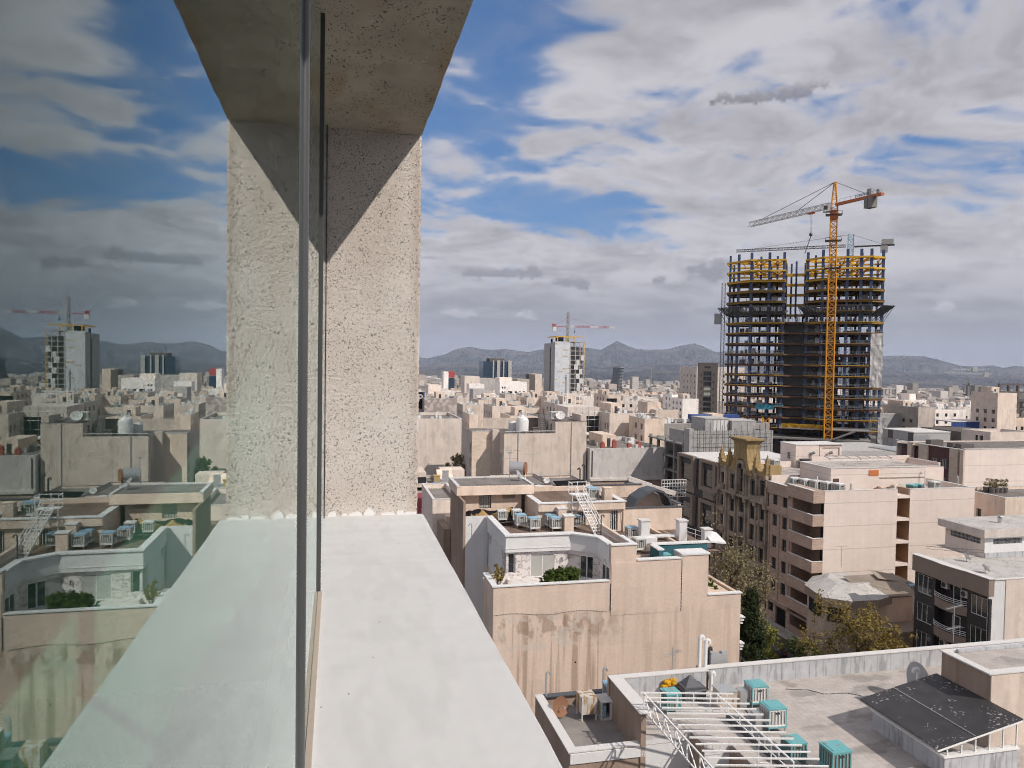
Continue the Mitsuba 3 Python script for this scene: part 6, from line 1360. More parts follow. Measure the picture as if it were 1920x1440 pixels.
# safety nets leaning outward
for a, b, o in (((-26.5, 8), (-17.5, 0), (-3, -2)), ((-17.5, 0), (-5.2, 1.8), (0, -3.4)), ((1.8, 4.5), (7.5, -1), (-2.5, -3)), ((7.5, -1), (23.8, .5), (0, -3.4)), ((23.8, .5), (28, 5), (3.4, -1.5))):
    m = M(); n = 16
    A, B = L(*a, 56.6), L(*b, 56.6); A2, B2 = L(a[0] + o[0], a[1] + o[1], 59.4), L(b[0] + o[0], b[1] + o[1], 59.4)
    for i in range(n + 1):
        t = i / n; m.bar(A + (B - A) * t, A2 + (B2 - A2) * t, .16)
    for i in range(9):
        t = i / 8; m.bar(A + (A2 - A) * t, B + (B2 - B) * t, .26)
    part(CT, 'safety_net', m, 'net_grey')
    brk = M()
    for i in range(0, n + 1, 3): brk.bar(L(*a, 53.6) + (L(*b, 53.6) - L(*a, 53.6)) * i / n, A2 + (B2 - A2) * i / n, .14)
    part(CT, 'net_bracket', brk, 'net_grey')
sheet(23.6, 27.6, -.2, 30.5, 49.5, 2, 'cap_stone', label='crumpled white sheeting on the right corner'); sheet(26.6, 29.2, -2, 11, 20, 5, 'cap_stone'); sheet(-14.5, -8, -.6, 21.4, 23.2, 7, 'tarp_blue', .9, label='torn blue tarpaulin'); sheet(-8, -4.8, -.3, 22.7, 23.2, 9, 'tarp_blue', .2)
# hoist mast up the left edge
hm = M()
for (a, b) in ((-28.6, 10), (-27.4, 10), (-28.6, 11.2), (-27.4, 11.2)): hm.bar(L(a, b, 8), L(a, b, 69.5), .16)
for z in np.arange(8, 69, 1.6):
    hm.bar(L(-28.6, 10, z), L(-27.4, 10, z + 1.6), .1).bar(L(-28.6, 10, z), L(-27.4, 10, z), .1)
part(CT, 'hoist_mast', hm, 'grey_metal'); m = M(); lbox(m, -31.2, -28.7, 9.6, 11.6, 53.5, 57.6); part(CT, 'hoist_cabin', m, 'grey_metal')
# podium and stacked beams
pd = M(); lbox(pd, -27, 24, -9, 24, 11.6, 12.2); part(CT, 'podium_deck', pd, 'raw_concrete')
for u in np.arange(-26, 25, 7.2):
    m = M(); lbox(m, u, u + .8, -8.6, -7.8, 0, 11.6); part(CT, 'podium_column', m, 'raw_concrete')
pd = M(); lbox(pd, -6, 24, -7.5, 24, 15.2, 15.5); part(CT, 'podium_deck', pd, 'raw_concrete')
pd = M(); lbox(pd, -26, 28, 10, 23, 0, 11.6); part(CT, 'podium_core', pd, 'raw_concrete')
m = M(); m.bar(L(12, -8.5, 12.2), L(19, -8.5, 15.4), 1.6, .5); part(CT, 'ramp', m, 'raw_concrete')
for i in range(5):
    k = thing('steel_beam_stack', ('leftmost stack of yellow steel beams on the podium', 'second stack of yellow beams from the left on the podium', 'middle stack of yellow beams on the podium', 'fourth stack of yellow beams from the left on the podium', 'rightmost stack of yellow beams on the podium')[i], 'steel beams')
    u, v = -5.2 + i * 2.9, -6.8 + (i % 2) * .8; m = M()
    for q in range(4): m.bar(L(u, v, 15.7 + .36 * q), L(u + 2.7, v + 1.0 - .5 * q, 15.7 + .36 * q), .34, .32)
    put(k, m, 'yellow_steel')

def lattice(m, p0, p1, w, bay, r, sides=4):
    """Four chords with bracing between two points."""
    p0, p1 = np.asarray(p0, float), np.asarray(p1, float); d = p1 - p0; Ln = np.linalg.norm(d); d = d / Ln
    a = np.cross(d, [0, 0, 1.0] if abs(d[2]) < .9 else [*RV, 0]); a /= np.linalg.norm(a); b = np.cross(a, d)
    if abs(d[2]) > .9: a, b = np.array([*RU, 0.0]), np.array([*RV, 0.0])
    cs = [(-1, -1), (1, -1), (1, 1), (-1, 1)]; n = max(2, int(Ln / bay))
    P = lambda c, t: p0 + d * Ln * t + a * c[0] * w / 2 + b * c[1] * w / 2
    for c in cs: m.bar(P(c, 0), P(c, 1), r)
    for i in range(n):
        for k in range(4):
            c, e = cs[k], cs[(k + 1) % 4]
            if i % 2: c, e = e, c
            m.bar(P(c, i / n), P(e, (i + 1) / n), r * .7); m.bar(P(cs[k], i / n), P(cs[(k + 1) % 4], i / n), r * .6)
    return m
CR = thing('tower_crane', 'tall orange tower crane in front of the unfinished high-rise', 'crane')
mu, mv = 10.3, -7.0
part(CR, 'mast', lattice(M(), L(mu, mv, 4), L(mu, mv, 70), 2.5, 2.3, .36), 'orange_steel'); part(CR, 'upper_mast', lattice(M(), L(mu, mv, 70), L(mu, mv, 90.5), 2.1, 2.0, .34), 'orange_steel')
for z in (72.0, 81.5, 90.5):
    m = M(); lbox(m, mu - 2.6, mu + 2.6, mv - 2.0, mv + 2.0, z, z + .18)
    for u_, v_ in ((-2.6, -2), (2.6, -2), (2.6, 2), (-2.6, 2)): m.bar(L(mu + u_, mv + v_, z), L(mu + u_, mv + v_, z + 1.1), .1)
    m.bar(L(mu - 2.6, mv - 2, z + 1.1), L(mu + 2.6, mv - 2, z + 1.1), .1); part(CR, 'platform', m, 'dark_metal')
m = M(); lbox(m, mu - 1.3, mu + 1.3, mv - 1.3, mv + 1.3, 89.0, 92.2); part(CR, 'slewing_ring', m, 'orange_red_steel')
jd = np.array([-29.5, 31.0]); jd /= np.linalg.norm(jd)
def J(t, z, o=0): return L(mu + jd[0] * t - jd[1] * o, mv + jd[1] * t + jd[0] * o, z)
ap = L(mu, mv, 102.0)
m = M()
for u_, v_ in ((-1.1, -1.1), (1.1, -1.1), (1.1, 1.1), (-1.1, 1.1)): m.bar(L(mu + u_, mv + v_, 92), ap + [.2 * u_, .2 * v_, 0], .3)
for z in np.arange(92.5, 101, 1.6):
    s = 1.1 * (1 - (z - 92) / 12.6); m.bar(L(mu - s, mv - s, z), L(mu + s, mv - s, z + 1.2), .16).bar(L(mu - s, mv - s, z), L(mu - s, mv + s, z + 1.2), .16).bar(L(mu - s, mv - s, z), L(mu + s, mv - s, z), .16)
part(CR, 'apex', m, 'orange_steel')
part(CR, 'jib', lattice(M(), J(1.5, 94.2), J(43.5, 94.2), 1.7, 1.55, .19), 'zinc', label='long grey lattice jib')
m = M(); m.bar(J(-1, 94.0), J(-20, 94.0), 1.5, .8); part(CR, 'counter_jib', m, 'orange_red_steel')
m = M()
for t in np.linspace(-3, -19, 8): m.bar(J(t, 94.4, .7), J(t, 95.4, .7), .08)
m.bar(J(-3, 95.4, .7), J(-19, 95.4, .7), .08); part(CR, 'counter_jib_rail', m, 'grey_metal')
m = M()
for a, b in ((-15.2, -13.8), (-16.8, -15.4)):
    m.bar(J((a + b) / 2, 93.6), J((a + b) / 2, 90.2), 2.4, 1.5)
part(CR, 'counterweight', m, 'raw_concrete'); m = M(); m.bar(J(-16.2, 95.4), J(-14.4, 95.4), 1.6, 2.2).bar(J(-19.2, 95.0), J(-18.0, 95.0), 1.2, 1.4); part(CR, 'winch', m, 'grey_metal')
part(CR, 'stay_cable', M().bar(ap, J(38, 95.0), .14), 'dark_metal'); part(CR, 'stay_cable', M().bar(ap, J(18, 95.0), .14), 'dark_metal'); part(CR, 'stay_cable', M().bar(ap, J(-14, 95.0), .14), 'dark_metal')
m = M(); lbox(m, mu - 3.6, mu - 1.3, mv - 2.0, mv + .2, 91.5, 93.9); part(CR, 'cabin', m, 'cap_stone'); m = M(); lbox(m, mu - 3.5, mu - 2.2, mv - 2.04, mv - 2.0, 92.2, 93.6); part(CR, 'cabin_window', m, 'dark_glass')
m = M(); m.bar(J(9.5, 93.0), J(12, 93.0), 1.2, .5); part(CR, 'trolley', m, 'orange_red_steel'); hk = J(10.6, 86.0)
part(CR, 'hoist_rope', M().bar(J(10.2, 93), hk + [-.2, 0, 0], .06).bar(J(11, 93), hk + [.2, 0, 0], .06), 'dark_metal'); m = M().lathe(hk - [0, 0, 1.4], [(.001, 0), (.5, .3), (.6, .8), (.4, 1.4), (.001, 1.45)], 10); part(CR, 'hook_block', m, 'dark_metal')
part(CR, 'sling', M().bar(hk - [0, 0, 1.3], hk + [-1.4, 1.2, -7.4], .2), 'dark_metal')
t_ = meshkit.text_mesh('COMANSA', 0.85, 0.05, True)
pd_ = np.array([*(RU * -jd[0] * 1 + RV * -jd[1]), 0]); V = J(-9.5, 94.6, .8) + t_.vertices[:, :1] * pd_ * .95 + t_.vertices[:, 1:2] * np.array([0, 0, 1.0]) + t_.vertices[:, 2:] * np.array([RV[0], RV[1], 0]) * -1
part(CR, 'sign', M().add(V, t_.faces), 'dark_metal')
C2 = thing('tower_crane', 'grey tower crane behind the unfinished high-rise with its jib lying level', 'crane')
part(C2, 'mast', lattice(M(), L(17.8, 27, 10), L(17.8, 27, 89), 1.9, 2.0, .22), 'cooler_blue'); part(C2, 'jib', lattice(M(), L(16, 27, 84.6), L(-25.2, 30, 84.6), .9, 1.6, .14), 'dark_metal'); part(C2, 'counter_jib', M().bar(L(19, 27, 84.2), L(33, 26, 84.2), 1.0, .5), 'dark_metal')
m = M(); lbox(m, 28.2, 30.6, 25, 27, 81.5, 84.0); lbox(m, 28.5, 32.5, 25, 27, 84.4, 86.4); part(C2, 'counterweight', m, 'grey_metal'); part(C2, 'stay_cable', M().bar(L(17.8, 27, 89), L(-18, 29.5, 85.2), .1).bar(L(17.8, 27, 89), L(29, 26, 84.6), .1), 'dark_metal')
k = thing('tower_crane', 'short orange crane mast stump in front of the left wing of the unfinished tower', 'crane'); put(k, lattice(M(), L(-10.5, -6, 6), L(-10.5, -6, 18.6), 2.2, 2.0, .34), 'orange_steel')
k = thing('tower_crane', 'distant thin crane arms reaching past the right edge of the unfinished tower', 'crane'); put(k, M().bar((330, 345, 37.0), (352, 345, 37.2), .6).bar((330, 350, 35.2), (362, 350, 34.6), .6).box(343, 346, 344, 346, 36, 38.5).box(356, 359, 349, 351, 33, 35.5), 'zinc')
# ------------------------------------------------------------------ the middle distance: blank party walls, unfinished blocks, landmarks
_taken = [(-60, 66, -60, 130), (56, 100, 80, 136)]      # x0, x1, y0, y1 already built on
def took(*r): _taken.append(r)
def _blockwork(p, n, uv):
    h = p.x + p.y; row = dr.floor(p.z / .4); k = cell_rand(dr.floor(h / .6 + .5 * row), row, 3) - .5
    return mix((0.33, 0.325, 0.32), (0.45, 0.44, 0.43), fbm(h * .3, p.z * .4, 2.0, 4)) * (1 + .22 * k)
mat('blockwork', type='diffuse', reflectance=proc(_blockwork))
def _glaze_panels(p, n, uv):
    h = p.x - p.y * 0.0; r = cell_rand(dr.floor(p.x / 4.5), dr.floor(p.z / 1.3), 7); 
    base = mix((0.55, 0.58, 0.63), (0.66, 0.68, 0.70), cell_rand(dr.floor(p.x / 2.2), dr.floor(p.z / 2.6), 3))
    return dr.select(r > .93, c3(.52, .44, .34), base) * (1 - .12 * smoothstep(.06, .0, dr.abs(p.z / 3.9 - dr.floor(p.z / 3.9) - .5)))
mat('cladding_panels', type='diffuse', reflectance=proc(_glaze_panels))
plain('slate_panel', (0.46, 0.455, 0.455)); plain('slate_dark', (0.15, 0.135, 0.13)); plain('blue_glass', (0.035, 0.06, 0.10), .12); plain('shade_blue', (0.03, 0.07, 0.24), .5); plain('red_paint', (0.38, 0.065, 0.07), .5); plain('brick_red', (0.33, 0.09, 0.07), .7); plain('pale_concrete', (0.46, 0.45, 0.44))

r_t = np.random.default_rng(5)
def house(name, label, x0, x1, s, z, depth, tone, front=(), left=(), par=.8, cat='house', z0=None, group=None, **k):
    key = thing(name, label, cat, group); took(x0, x1, s, s + depth)
    if not left and depth >= 10 and cat == 'house' and name != 'grey_wall_house': left = wins(s + 1.4, int(depth / 4.2), 4.0, 1.5, z - par - 8.6, 3)
    gz = float(ground_z(np.array([math.hypot(x0, s)]))[0]) - 1 if z0 is None else z0
    tone = (tone[0] + .55 * r_t.random(), tone[1] * r_t.uniform(.9, 1.04)); k.setdefault('fine', False); k.setdefault('depth', .3)
    shell(key, x0, x1, s, s + depth, z, gz, tone, par, front, left, cap='cap_stone', **k)
    if depth >= 10 and cat == 'house': roof_bits(key, x0, x1, s, s + depth, z - par)
    return key
r7 = np.random.default_rng(41)
def roof_bits(key, x0, x1, y0, y1, z):
    """Small tanks, boxes, pipes and a stair head, too small in the view to pick apart."""
    g, w_, b = M(), M(), M(); W_, D_ = x1 - x0, y1 - y0
    for q in range(int(6 + W_ * .6)):
        a, c, s_ = x0 + .6 + (W_ - 2.2) * r7.random(), y0 + .6 + (D_ - 2.2) * r7.random(), .45 + .6 * r7.random()
        (g, w_, b)[int(r7.integers(3))].box(a, a + s_, c, c + s_, z + .01, z + .6 + 1.5 * s_ * r7.random())
    for q in range(5): a, c = x0 + .5 + (W_ - 1) * r7.random(), y0 + .5 + (D_ - 1) * r7.random(); g.tube((a, c, z), (a, c, z + 1.5 + 2 * r7.random()), .05, 4)
    part(key, 'roof_equipment', g, 'grey_metal', kind='stuff'); part(key, 'roof_tanks', w_, 'white_pvc', kind='stuff'); part(key, 'roof_coolers', b, 'cooler_cream', kind='stuff')
    if W_ > 7:
        a, c = x0 + .8 + (W_ - 5.5) * r7.random(), y0 + D_ * .45; part(key, 'stair_house', M().box(a, a + 3.6, c, c + D_ * .4, z + .01, z + 2.9), 'plaster', tone=(.1, 1.1)); part(key, 'stair_door', M().box(a + 1.2, a + 2.1, c - .04, c - .004, z + .02, z + 2.1), 'dark_metal')
def wins(a, n, pitch, w, z0, floors, h=1.5, fh=3.2): return [(a + i * pitch, a + i * pitch + w, z0 + fh * k, z0 + fh * k + h) for k in range(floors) for i in range(n)]

# the big blank wall with the white tank
BM = thing('blank_wall_house', 'wide beige house with a blank stepped wall and a white tank on its roof', 'apartment house'); took(29, 58, 160, 195)
part(BM, 'wall', facade('x', 165.0, 37.2, 49.3, 0, 21.4, []), 'plaster', tone=(.35, 1.02)); part(BM, 'wall', facade('x', 165.0, 49.3, 56.9, 0, 24.1, []), 'plaster', tone=(.35, 1.02))
part(BM, 'wall', facade('y', 37.2, 165, 171.5, 0, 21.4, [(167.5, 168.3, 10.5, 16.5)], .3), 'plaster', tone=(.35, .95)); part(BM, 'wall', facade('y', 49.3, 165, 180, 20, 24.1, [(168, 169.2, 21.6, 23.4), (171, 172.2, 21.6, 23.4)], .2), 'plaster', tone=(.35, .95))
part(BM, 'wall', M().box(56.7, 56.9, 165.02, 190, 0, 24.1).box(37.2, 56.9, 189.8, 190, 0, 23), 'plaster', tone=(.35, .95))
part(BM, 'roof', M().quad([37.2, 165.2, 20.2], [49.3, 165.2, 20.2], [49.3, 189.8, 20.2], [37.2, 189.8, 20.2]), 'roofing', tone=(.3, .8)); part(BM, 'roof', M().quad([49.3, 165, 24.0], [56.9, 165, 24.0], [56.9, 190, 24.0], [49.3, 190, 24.0]), 'roofing', tone=(.3, .9))
part(BM, 'parapet', M().box(37.2, 49.3, 165.02, 165.25, 20.2, 21.38).box(55.5, 56.9, 165.3, 172, 24.0, 25.6), 'plaster', tone=(.35, 1)); part(BM, 'coping', M().box(49.2, 57.0, 164.95, 165.4, 24.1, 24.22), 'slate_dark'); part(BM, 'roof_rail', M().path([(37.4, 165.1, 21.9), (49.2, 165.1, 21.9)], .06, 5), 'white_pvc')
part(BM, 'wing', facade('x', 171.5, 31.0, 37.2, 0, 21.3, []), 'stone', tone=(0, 1.15)); part(BM, 'wing', facade('y', 31.0, 171.5, 186, 0, 21.3, [(173, 174.4, z, z + 2.2) for z in (16.0, 12.6, 9.2, 5.8)], .4), 'plaster', tone=(.6, .9)); part(BM, 'roof', M().quad([31, 171.5, 20.7], [37.2, 171.5, 20.7], [37.2, 186, 20.7], [31, 186, 20.7]), 'roofing', tone=(.4, 1)); part(BM, 'coping', M().box(30.9, 37.2, 171.4, 171.8, 21.3, 21.42), 'cap_stone')
part(BM, 'fin_wall', M().box(35.6, 37.18, 170.0, 171.4, 0, 21.8), 'plaster', tone=(.4, .95))
k = thing('water_tank', 'white upright water tank with domed top on the blank-wall roof', 'tank'); part(k, 'shell', M().lathe((43.2, 172, 21.2), [(.9, -.2), (1.45, .1), (1.5, 2.6), (1.1, 3.3), (.5, 3.5), (.45, 3.8), (.001, 3.85)], 20), 'white_pvc', smooth=40)
for i in range(4): part(k, 'leg', M().tube((43.2 + 1.1 * math.cos(.8 + 1.57 * i), 172 + 1.1 * math.sin(.8 + 1.57 * i), 20.2), (43.2 + 1.1 * math.cos(.8 + 1.57 * i), 172 + 1.1 * math.sin(.8 + 1.57 * i), 21.3), .12, 6), 'white_pvc')
k = thing('water_tank', 'narrower pale tank standing behind the domed white tank', 'tank'); part(k, 'shell', M().lathe((41.6, 175, 20.4), [(1.1, 0), (1.1, 2.6), (.7, 3.0), (.001, 3.05)], 16), 'cap_stone', smooth=40)
k = thing('roof_stair', 'dark steel stair leading to the higher roof part', 'staircase'); m = M()
for x_ in (46.6, 48.0): m.bar((x_, 166.5, 20.3), (x_ + 1.5, 176, 25.5), .15, .3)
for i in range(12): m.bar((46.6 + .125 * i, 166.8 + .8 * i, 20.5 + .43 * i), (48.0 + .125 * i, 166.8 + .8 * i, 20.5 + .43 * i), .3, .06)
put(k, m, 'dark_metal')
dish(51.5, 168.5, 24.0, 1.15, 190, 'large white dish on the higher roof of the blank-wall house', 'cap_stone'); cooler(50.2, 169.5, 24.0, 0, 'white-grilled cooler beside the large white dish', 'cream', s=1.6)
for i_, (x_, y_, z0_, z1_) in enumerate(((40.5, 164.9, 2, 21.4), (53.2, 164.9, 4, 24.0))): part(BM, 'downpipe', M().tube((x_, y_, z0_), (x_, y_, z1_), .09, 6), 'grey_metal')
k = thing('roof_box', 'dark square housing on the blank-wall roof, right of the white tank', 'box'); put(k, M().box(44.9, 46.6, 168.2, 169.8, 20.2, 22.2).box(44.8, 46.7, 168.1, 169.9, 22.2, 22.4), 'slate_dark')
# grey wall in front, with red cowls
GW = house('grey_wall_house', 'house with a weathered grey blank wall and red cowls on its roof', 57.3, 75.9, 163.5, 17.9, 26, (.95, 1.0), par=1.0)
part(GW, 'exposed_masonry', M().box(57.8, 75.6, 163.38, 163.48, 7, 10.4), 'thin_brick', tone=(0, 1.0)); part(GW, 'lower_sill', M().box(57.4, 75.9, 163.0, 163.48, 10.4, 10.9), 'plaster', tone=(.9, 1.05)); part(GW, 'gutter', M().box(57.8, 58.0, 163.3, 163.48, 11.5, 17.4), 'slate_dark')
for i, (x, y) in enumerate(((62.0, 168), (66.5, 172), (69.0, 168.5), (71.6, 169))):
    k = thing('roof_cowl', ('leftmost red cowl on the grey-wall house', 'red cowl set back on the grey-wall house', 'red and white cowl on the grey-wall house', 'rightmost red cowl on the grey-wall house')[i], 'cowl'); part(k, 'base', M().box(x - .45, x + .45, y - .45, y + .45, 16.9, 18.5), 'brick_red'); part(k, 'cap', M().lathe((x, y, 18.5), [(.5, 0), (.55, .25), (.2, .6), (.001, .62)], 10), 'brick_red' if i != 2 else 'cap_stone')
k = thing('parasol', 'pale square parasol at the foot of the glass recess', 'parasol'); part(k, 'canopy', M().add([[60.5, 186, 18.6], [66.5, 186, 18.6], [66.5, 191, 18.6], [60.5, 191, 18.6], [63.5, 188.5, 20.0]], [[0, 1, 4], [1, 2, 4], [2, 3, 4], [3, 0, 4]]), 'cap_stone'); part(k, 'pole', M().tube((63.5, 188.5, 10), (63.5, 188.5, 19.9), .1, 6), 'grey_metal')
# scaffolded pair behind
SFH = house('pale_wall_house', 'house with a pale framed blank wall beside the scaffolding', 75.8, 86.2, 200, 23.4, 26, (.15, 1.2), left=wins(201, 2, 2, 1, 9, 4, 2))
GR = thing('glass_recess', 'dark glazed facade set back behind scaffolding poles', 'facade'); part(GR, 'glazing', M().box(67, 75.8, 209, 209.4, 0, 22.0), 'dark_glass'); part(GR, 'parapet', M().box(66, 75.8, 208.6, 222, 22.0, 24.6), 'plaster', tone=(.6, 1.1)); took(60, 76, 195, 225)
SC = thing('scaffolding', 'steel scaffolding standing in front of the glazed recess', 'scaffolding')
for i in range(5): part(SC, 'standard', M().tube((68 + 1.9 * i, 207, 6), (68 + 1.9 * i, 207, 25), .07, 5), 'zinc')
for i in range(8): part(SC, 'ledger', M().tube((67.6, 207, 8 + 2.2 * i), (75.8, 207, 8 + 2.2 * i), .07, 5), 'zinc')
SC = thing('scaffolding', 'steel scaffolding against the pale wall, right side', 'scaffolding')
for i in range(5): part(SC, 'standard', M().tube((83.0 + 1.35 * i, 198.4, 6), (83.0 + 1.35 * i, 198.4, 25 - .6 * i), .06, 5), 'zinc')
for i in range(8): part(SC, 'ledger', M().tube((82.6, 198.4, 8 + 2.2 * i), (88.8, 198.4, 8 + 2.2 * i), .06, 5), 'zinc')
house('sandy_tower_house', 'tall sandy stair head rising behind the scaffolded wall', 102.5, 106.0, 235, 24.6, 8, (.1, 1.15), z0=5, par=.3); house('long_sandy_house', 'long sandy house right of the tall stair head', 103.8, 112, 231, 22.3, 15, (0, 1.1)); house('sandy_strip_house', 'narrow sandy wall right of the scaffolding', 80.9, 86.6, 187, 22.9, 11, (-.05, 1.1))
house('roof_pergola_house', 'house with a white slatted roof pergola', 70.5, 80, 232, 24.0, 20, (.4, 1.1))
k = thing('roof_pergola', 'white steel pergola on the house behind the glazed recess', 'pergola')
for i in range(6): part(k, 'frame', M().box(72 + 1.4 * i, 72.3 + 1.4 * i, 233, 233.3, 24, 27.2), 'white_metal')
part(k, 'beam', M().box(71.7, 80, 233, 233.3, 27.2, 27.5), 'white_metal')
# unfinished grey block
UB = thing('unfinished_block', 'unfinished grey block with open concrete floors and block walls', 'building'); took(74, 96, 140, 180)
part(UB, 'wall', M().box(76.5, 96, 150, 150.3, 0, 23.2).box(95.7, 96, 150.3, 172, 0, 23), 'blockwork'); part(UB, 'wall', M().box(75.4, 76.5, 149.9, 152.5, 0, 23.6), 'blockwork')
for z in np.arange(3.4, 20.6, 3.3): part(UB, 'floor_slab', M().box(75.4, 95.7, 152.5, 172, z - .3, z), 'raw_concrete')
for y in (153, 157.5, 162, 166.5, 171): part(UB, 'column', M().box(75.5, 76.1, y, y + .5, 0, 20.5), 'raw_concrete')
part(UB, 'inner_wall', M().box(80, 80.3, 152.5, 172, 0, 20), 'raw_concrete'); part(UB, 'wall', M().box(75.4, 75.8, 152.6, 160, 20.2, 23.0), 'blockwork')
for x0, x1, y0, z1 in ((82.4, 88.3, 156, 25.3), (88.6, 94.6, 155, 24.8)):
    part(UB, 'roof_house', M().box(x0, x1, y0, y0 + 7, 20.3, z1), 'blockwork'); part(UB, 'roof_house_slab', M().box(x0 - .1, x1 + .1, y0 - .1, y0 + 7.1, z1, z1 + .2), 'pale_concrete')
for i in range(4): part(UB, 'panel_door', M().box(84.4 + .95 * i, 85.1 + .95 * i, 155.92, 156, 22.6, 25.0), 'cap_stone')
part(UB, 'opening', M().box(88.52, 88.6, 157, 160, 22, 24.2), 'dark_void')
SC = thing('scaffolding', 'dark scaffold grid on the grey block wall', 'scaffolding')
for i in range(13): part(SC, 'standard', M().tube((77 + 1.5 * i, 149.2, 10), (77 + 1.5 * i, 149.2, 23.8 + .6 * (i % 3)), .06, 5), 'dark_metal')
for i in range(6): part(SC, 'ledger', M().tube((76.6, 149.2, 12 + 2.1 * i), (95.5, 149.2, 12 + 2.1 * i), .06, 5), 'dark_metal')
house('dark_roofs_house', 'long dark roof behind the unfinished grey block', 84, 124, 196, 20.8, 16, (.9, .55), roof_tone=(.1, .7)); k = thing('blue_tarpaulin', 'blue sheeting on the dark roof behind the grey block', 'tarpaulin'); put(k, M().box(104, 119, 204, 208, 21.2, 22.6), 'shade_blue')
k = thing('grating_fence', 'white grating fence beside the curved lead dormer', 'fence')
for i in range(10): part(k, 'upright', M().box(54.4 + .5 * i, 54.47 + .5 * i, 118, 118.06, 14.9, 18.0), 'white_metal')
for i in range(6): part(k, 'rail', M().box(54.4, 59, 117.96, 118.1, 15.0 + .58 * i, 15.08 + .58 * i), 'white_metal')

# left: tan and mottled blank walls, small houses
house('tan_wall_house', 'tan house end with a blank weathered wall at the window pier', 10, 32.4, 195, 22.4, 24, (.0, 1.08))
def _mott(p, n, uv):
    h = p.x + p.y
    return mix((0.36, 0.31, 0.29), (0.58, 0.52, 0.49), smoothstep(.35, .68, fbm(h * .8, p.z * .9, 2.0, 4)))
mat('mottled_render', type='diffuse', reflectance=proc(_mott))
house('mottled_house', 'house with a mottled grey-pink wall behind the tan wall', 34.6, 47.8, 300, 22.3, 18, (.6, 1.1), mat_='mottled_render')
BB = thing('billboard', 'dark billboard with large white lettering beside the mottled wall', 'billboard'); took(30, 37, 305, 315)
part(BB, 'panel', M().box(31.0, 35.6, 308, 308.4, 17.5, 24.4), 'dark_void'); part(BB, 'post', M().tube((33.3, 308.6, -5), (33.3, 308.6, 17.5), .3, 8), 'grey_metal')
t_ = meshkit.text_mesh('P', 2.6, .1, True); part(BB, 'lettering', M().add(t_.vertices[:, [0, 2, 1]] * [1, -1, 1] + [32.6, 307.95, 20.8], t_.faces[:, ::-1]), 'cap_stone'); part(BB, 'edge_strip', M().box(35.0, 35.6, 307.9, 308, 17.5, 24.4), 'shade_blue')
for args in (('left_row_house', 'tan house front with dark windowed flank right of the mottled wall', 45.2, 52.0, 270, 21.5, 14, (0, 1.12), (), wins(271, 4, 3, 1.4, 8, 4)), ('low_sandy_house', 'sandy house top rising behind the tan windowed house', 53.8, 61.9, 285, 22.5, 14, (0, 1.15), (), ()),
             ('small_cream_house', 'small cream house top left of the sandy one', 54.2, 59.9, 340, 20.7, 14, (0, 1.25), (), ()), ('arched_house', 'sandy house whose shaded flank has tall windows', 50.0, 58.9, 240, 22.9, 15, (0, 1.15), (), wins(241, 5, 2.8, 1.3, 6, 5, 2)),
             ('narrow_house', 'narrow pale house front left of the arched-window flank', 38.0, 40.5, 215, 22.1, 12, (.1, 1.15), (), wins(216, 4, 2.6, 1.4, 5, 5)), ('high_sandy_house', 'upright sandy block above the mid rooftops', 74.6, 79.8, 330, 22.6, 12, (0, 1.2), (), ()),
             ('flat_sandy_house', 'low sandy block in front of the upright one', 69.2, 74.4, 300, 21.2, 12, (0, 1.18), (), ()), ('wide_sandy_house', 'wide sandy house with one dark window left of the white cladded tower', 82.2, 91.8, 320, 21.7, 14, (.05, 1.22), [(89.0, 90.6, 17.5, 20)], ()),
             ('second_wide_house', 'wide sandy house below the white cladded tower', 88.6, 96.0, 310, 22.4, 14, (0, 1.2), (), ()), ('shaded_eave_house', 'sandy house with a deep shaded roof edge', 63.9, 69.6, 250, 21.7, 14, (0, 1.15), [(65, 68.8, 18.4, 19.8)], ()),  # dark glass strip stands in for the shade below the roof edge
             ('low_front_house', 'low pale house behind the white domed tank', 50.3, 59.4, 215, 21.6, 14, (.1, 1.2), (), ()), ('window_strip_house', 'sandy house with a dark strip window left of the twisted tower', 122.4, 130.5, 330, 22.8, 15, (0, 1.1), [(123.5, 128.5, 18, 21)], ()),
             ('white_cube_house', 'white cube house right of the yellow-green trees', 162.0, 170.4, 330, 20.9, 14, (.8, 1.75), (), ()), ('white_annex_house', 'small white annex behind the white cube house', 163.3, 167.3, 345, 22.2, 10, (.8, 1.75), (), ()),
             ('stepped_house', 'white house with a raised stair tower at right', 286.7, 300.4, 330, 20.8, 16, (.6, 1.8), [(296, 297.2, 17.6, 19.4), (298, 299.2, 17.6, 19.4)], ()), ('stair_tower_house', 'white stair tower on the stepped house', 290.8, 294.7, 331, 23.9, 6, (.6, 1.8), (), ()),
             ('block_wall_house', 'grey block wall house below the stepped white house', 214.2, 229.9, 260, 19.0, 14, (1.0, .95), (), ()), ('beige_corner_house', 'small beige house left of the stepped white house', 286, 297.7, 365, 19.0, 12, (.1, 1.1), (), ()),
             ('tall_beige_house', 'tall beige house at the right edge with shaded flank', 240.9, 249.7, 230, 28.7, 12, (0, 1.25), (), wins(231, 3, 3.6, 1.4, 8, 5)), ('flank_house', 'grey-shaded house with one lit face beside the tall beige house', 224, 232, 250, 22.0, 22, (.3, .95), (), wins(253, 4, 4, 1.6, 6, 4)),
             ('notched_house', 'beige house with a notch left of the shaded house', 236.8, 240.3, 262, 22.5, 10, (0, 1.3), (), ())):
    house(*args[:8], front=args[8], left=args[9])
for key_, x0, x1, y0, y1, z0, z1, mt in (('block_wall_house', 214, 230, 260.2, 274, 19, 19.5, 'blockwork'),): part(key_, 'blockwork_course', M().box(x0, x1, 259.9, 259.98, 6, 18.9), 'blockwork')
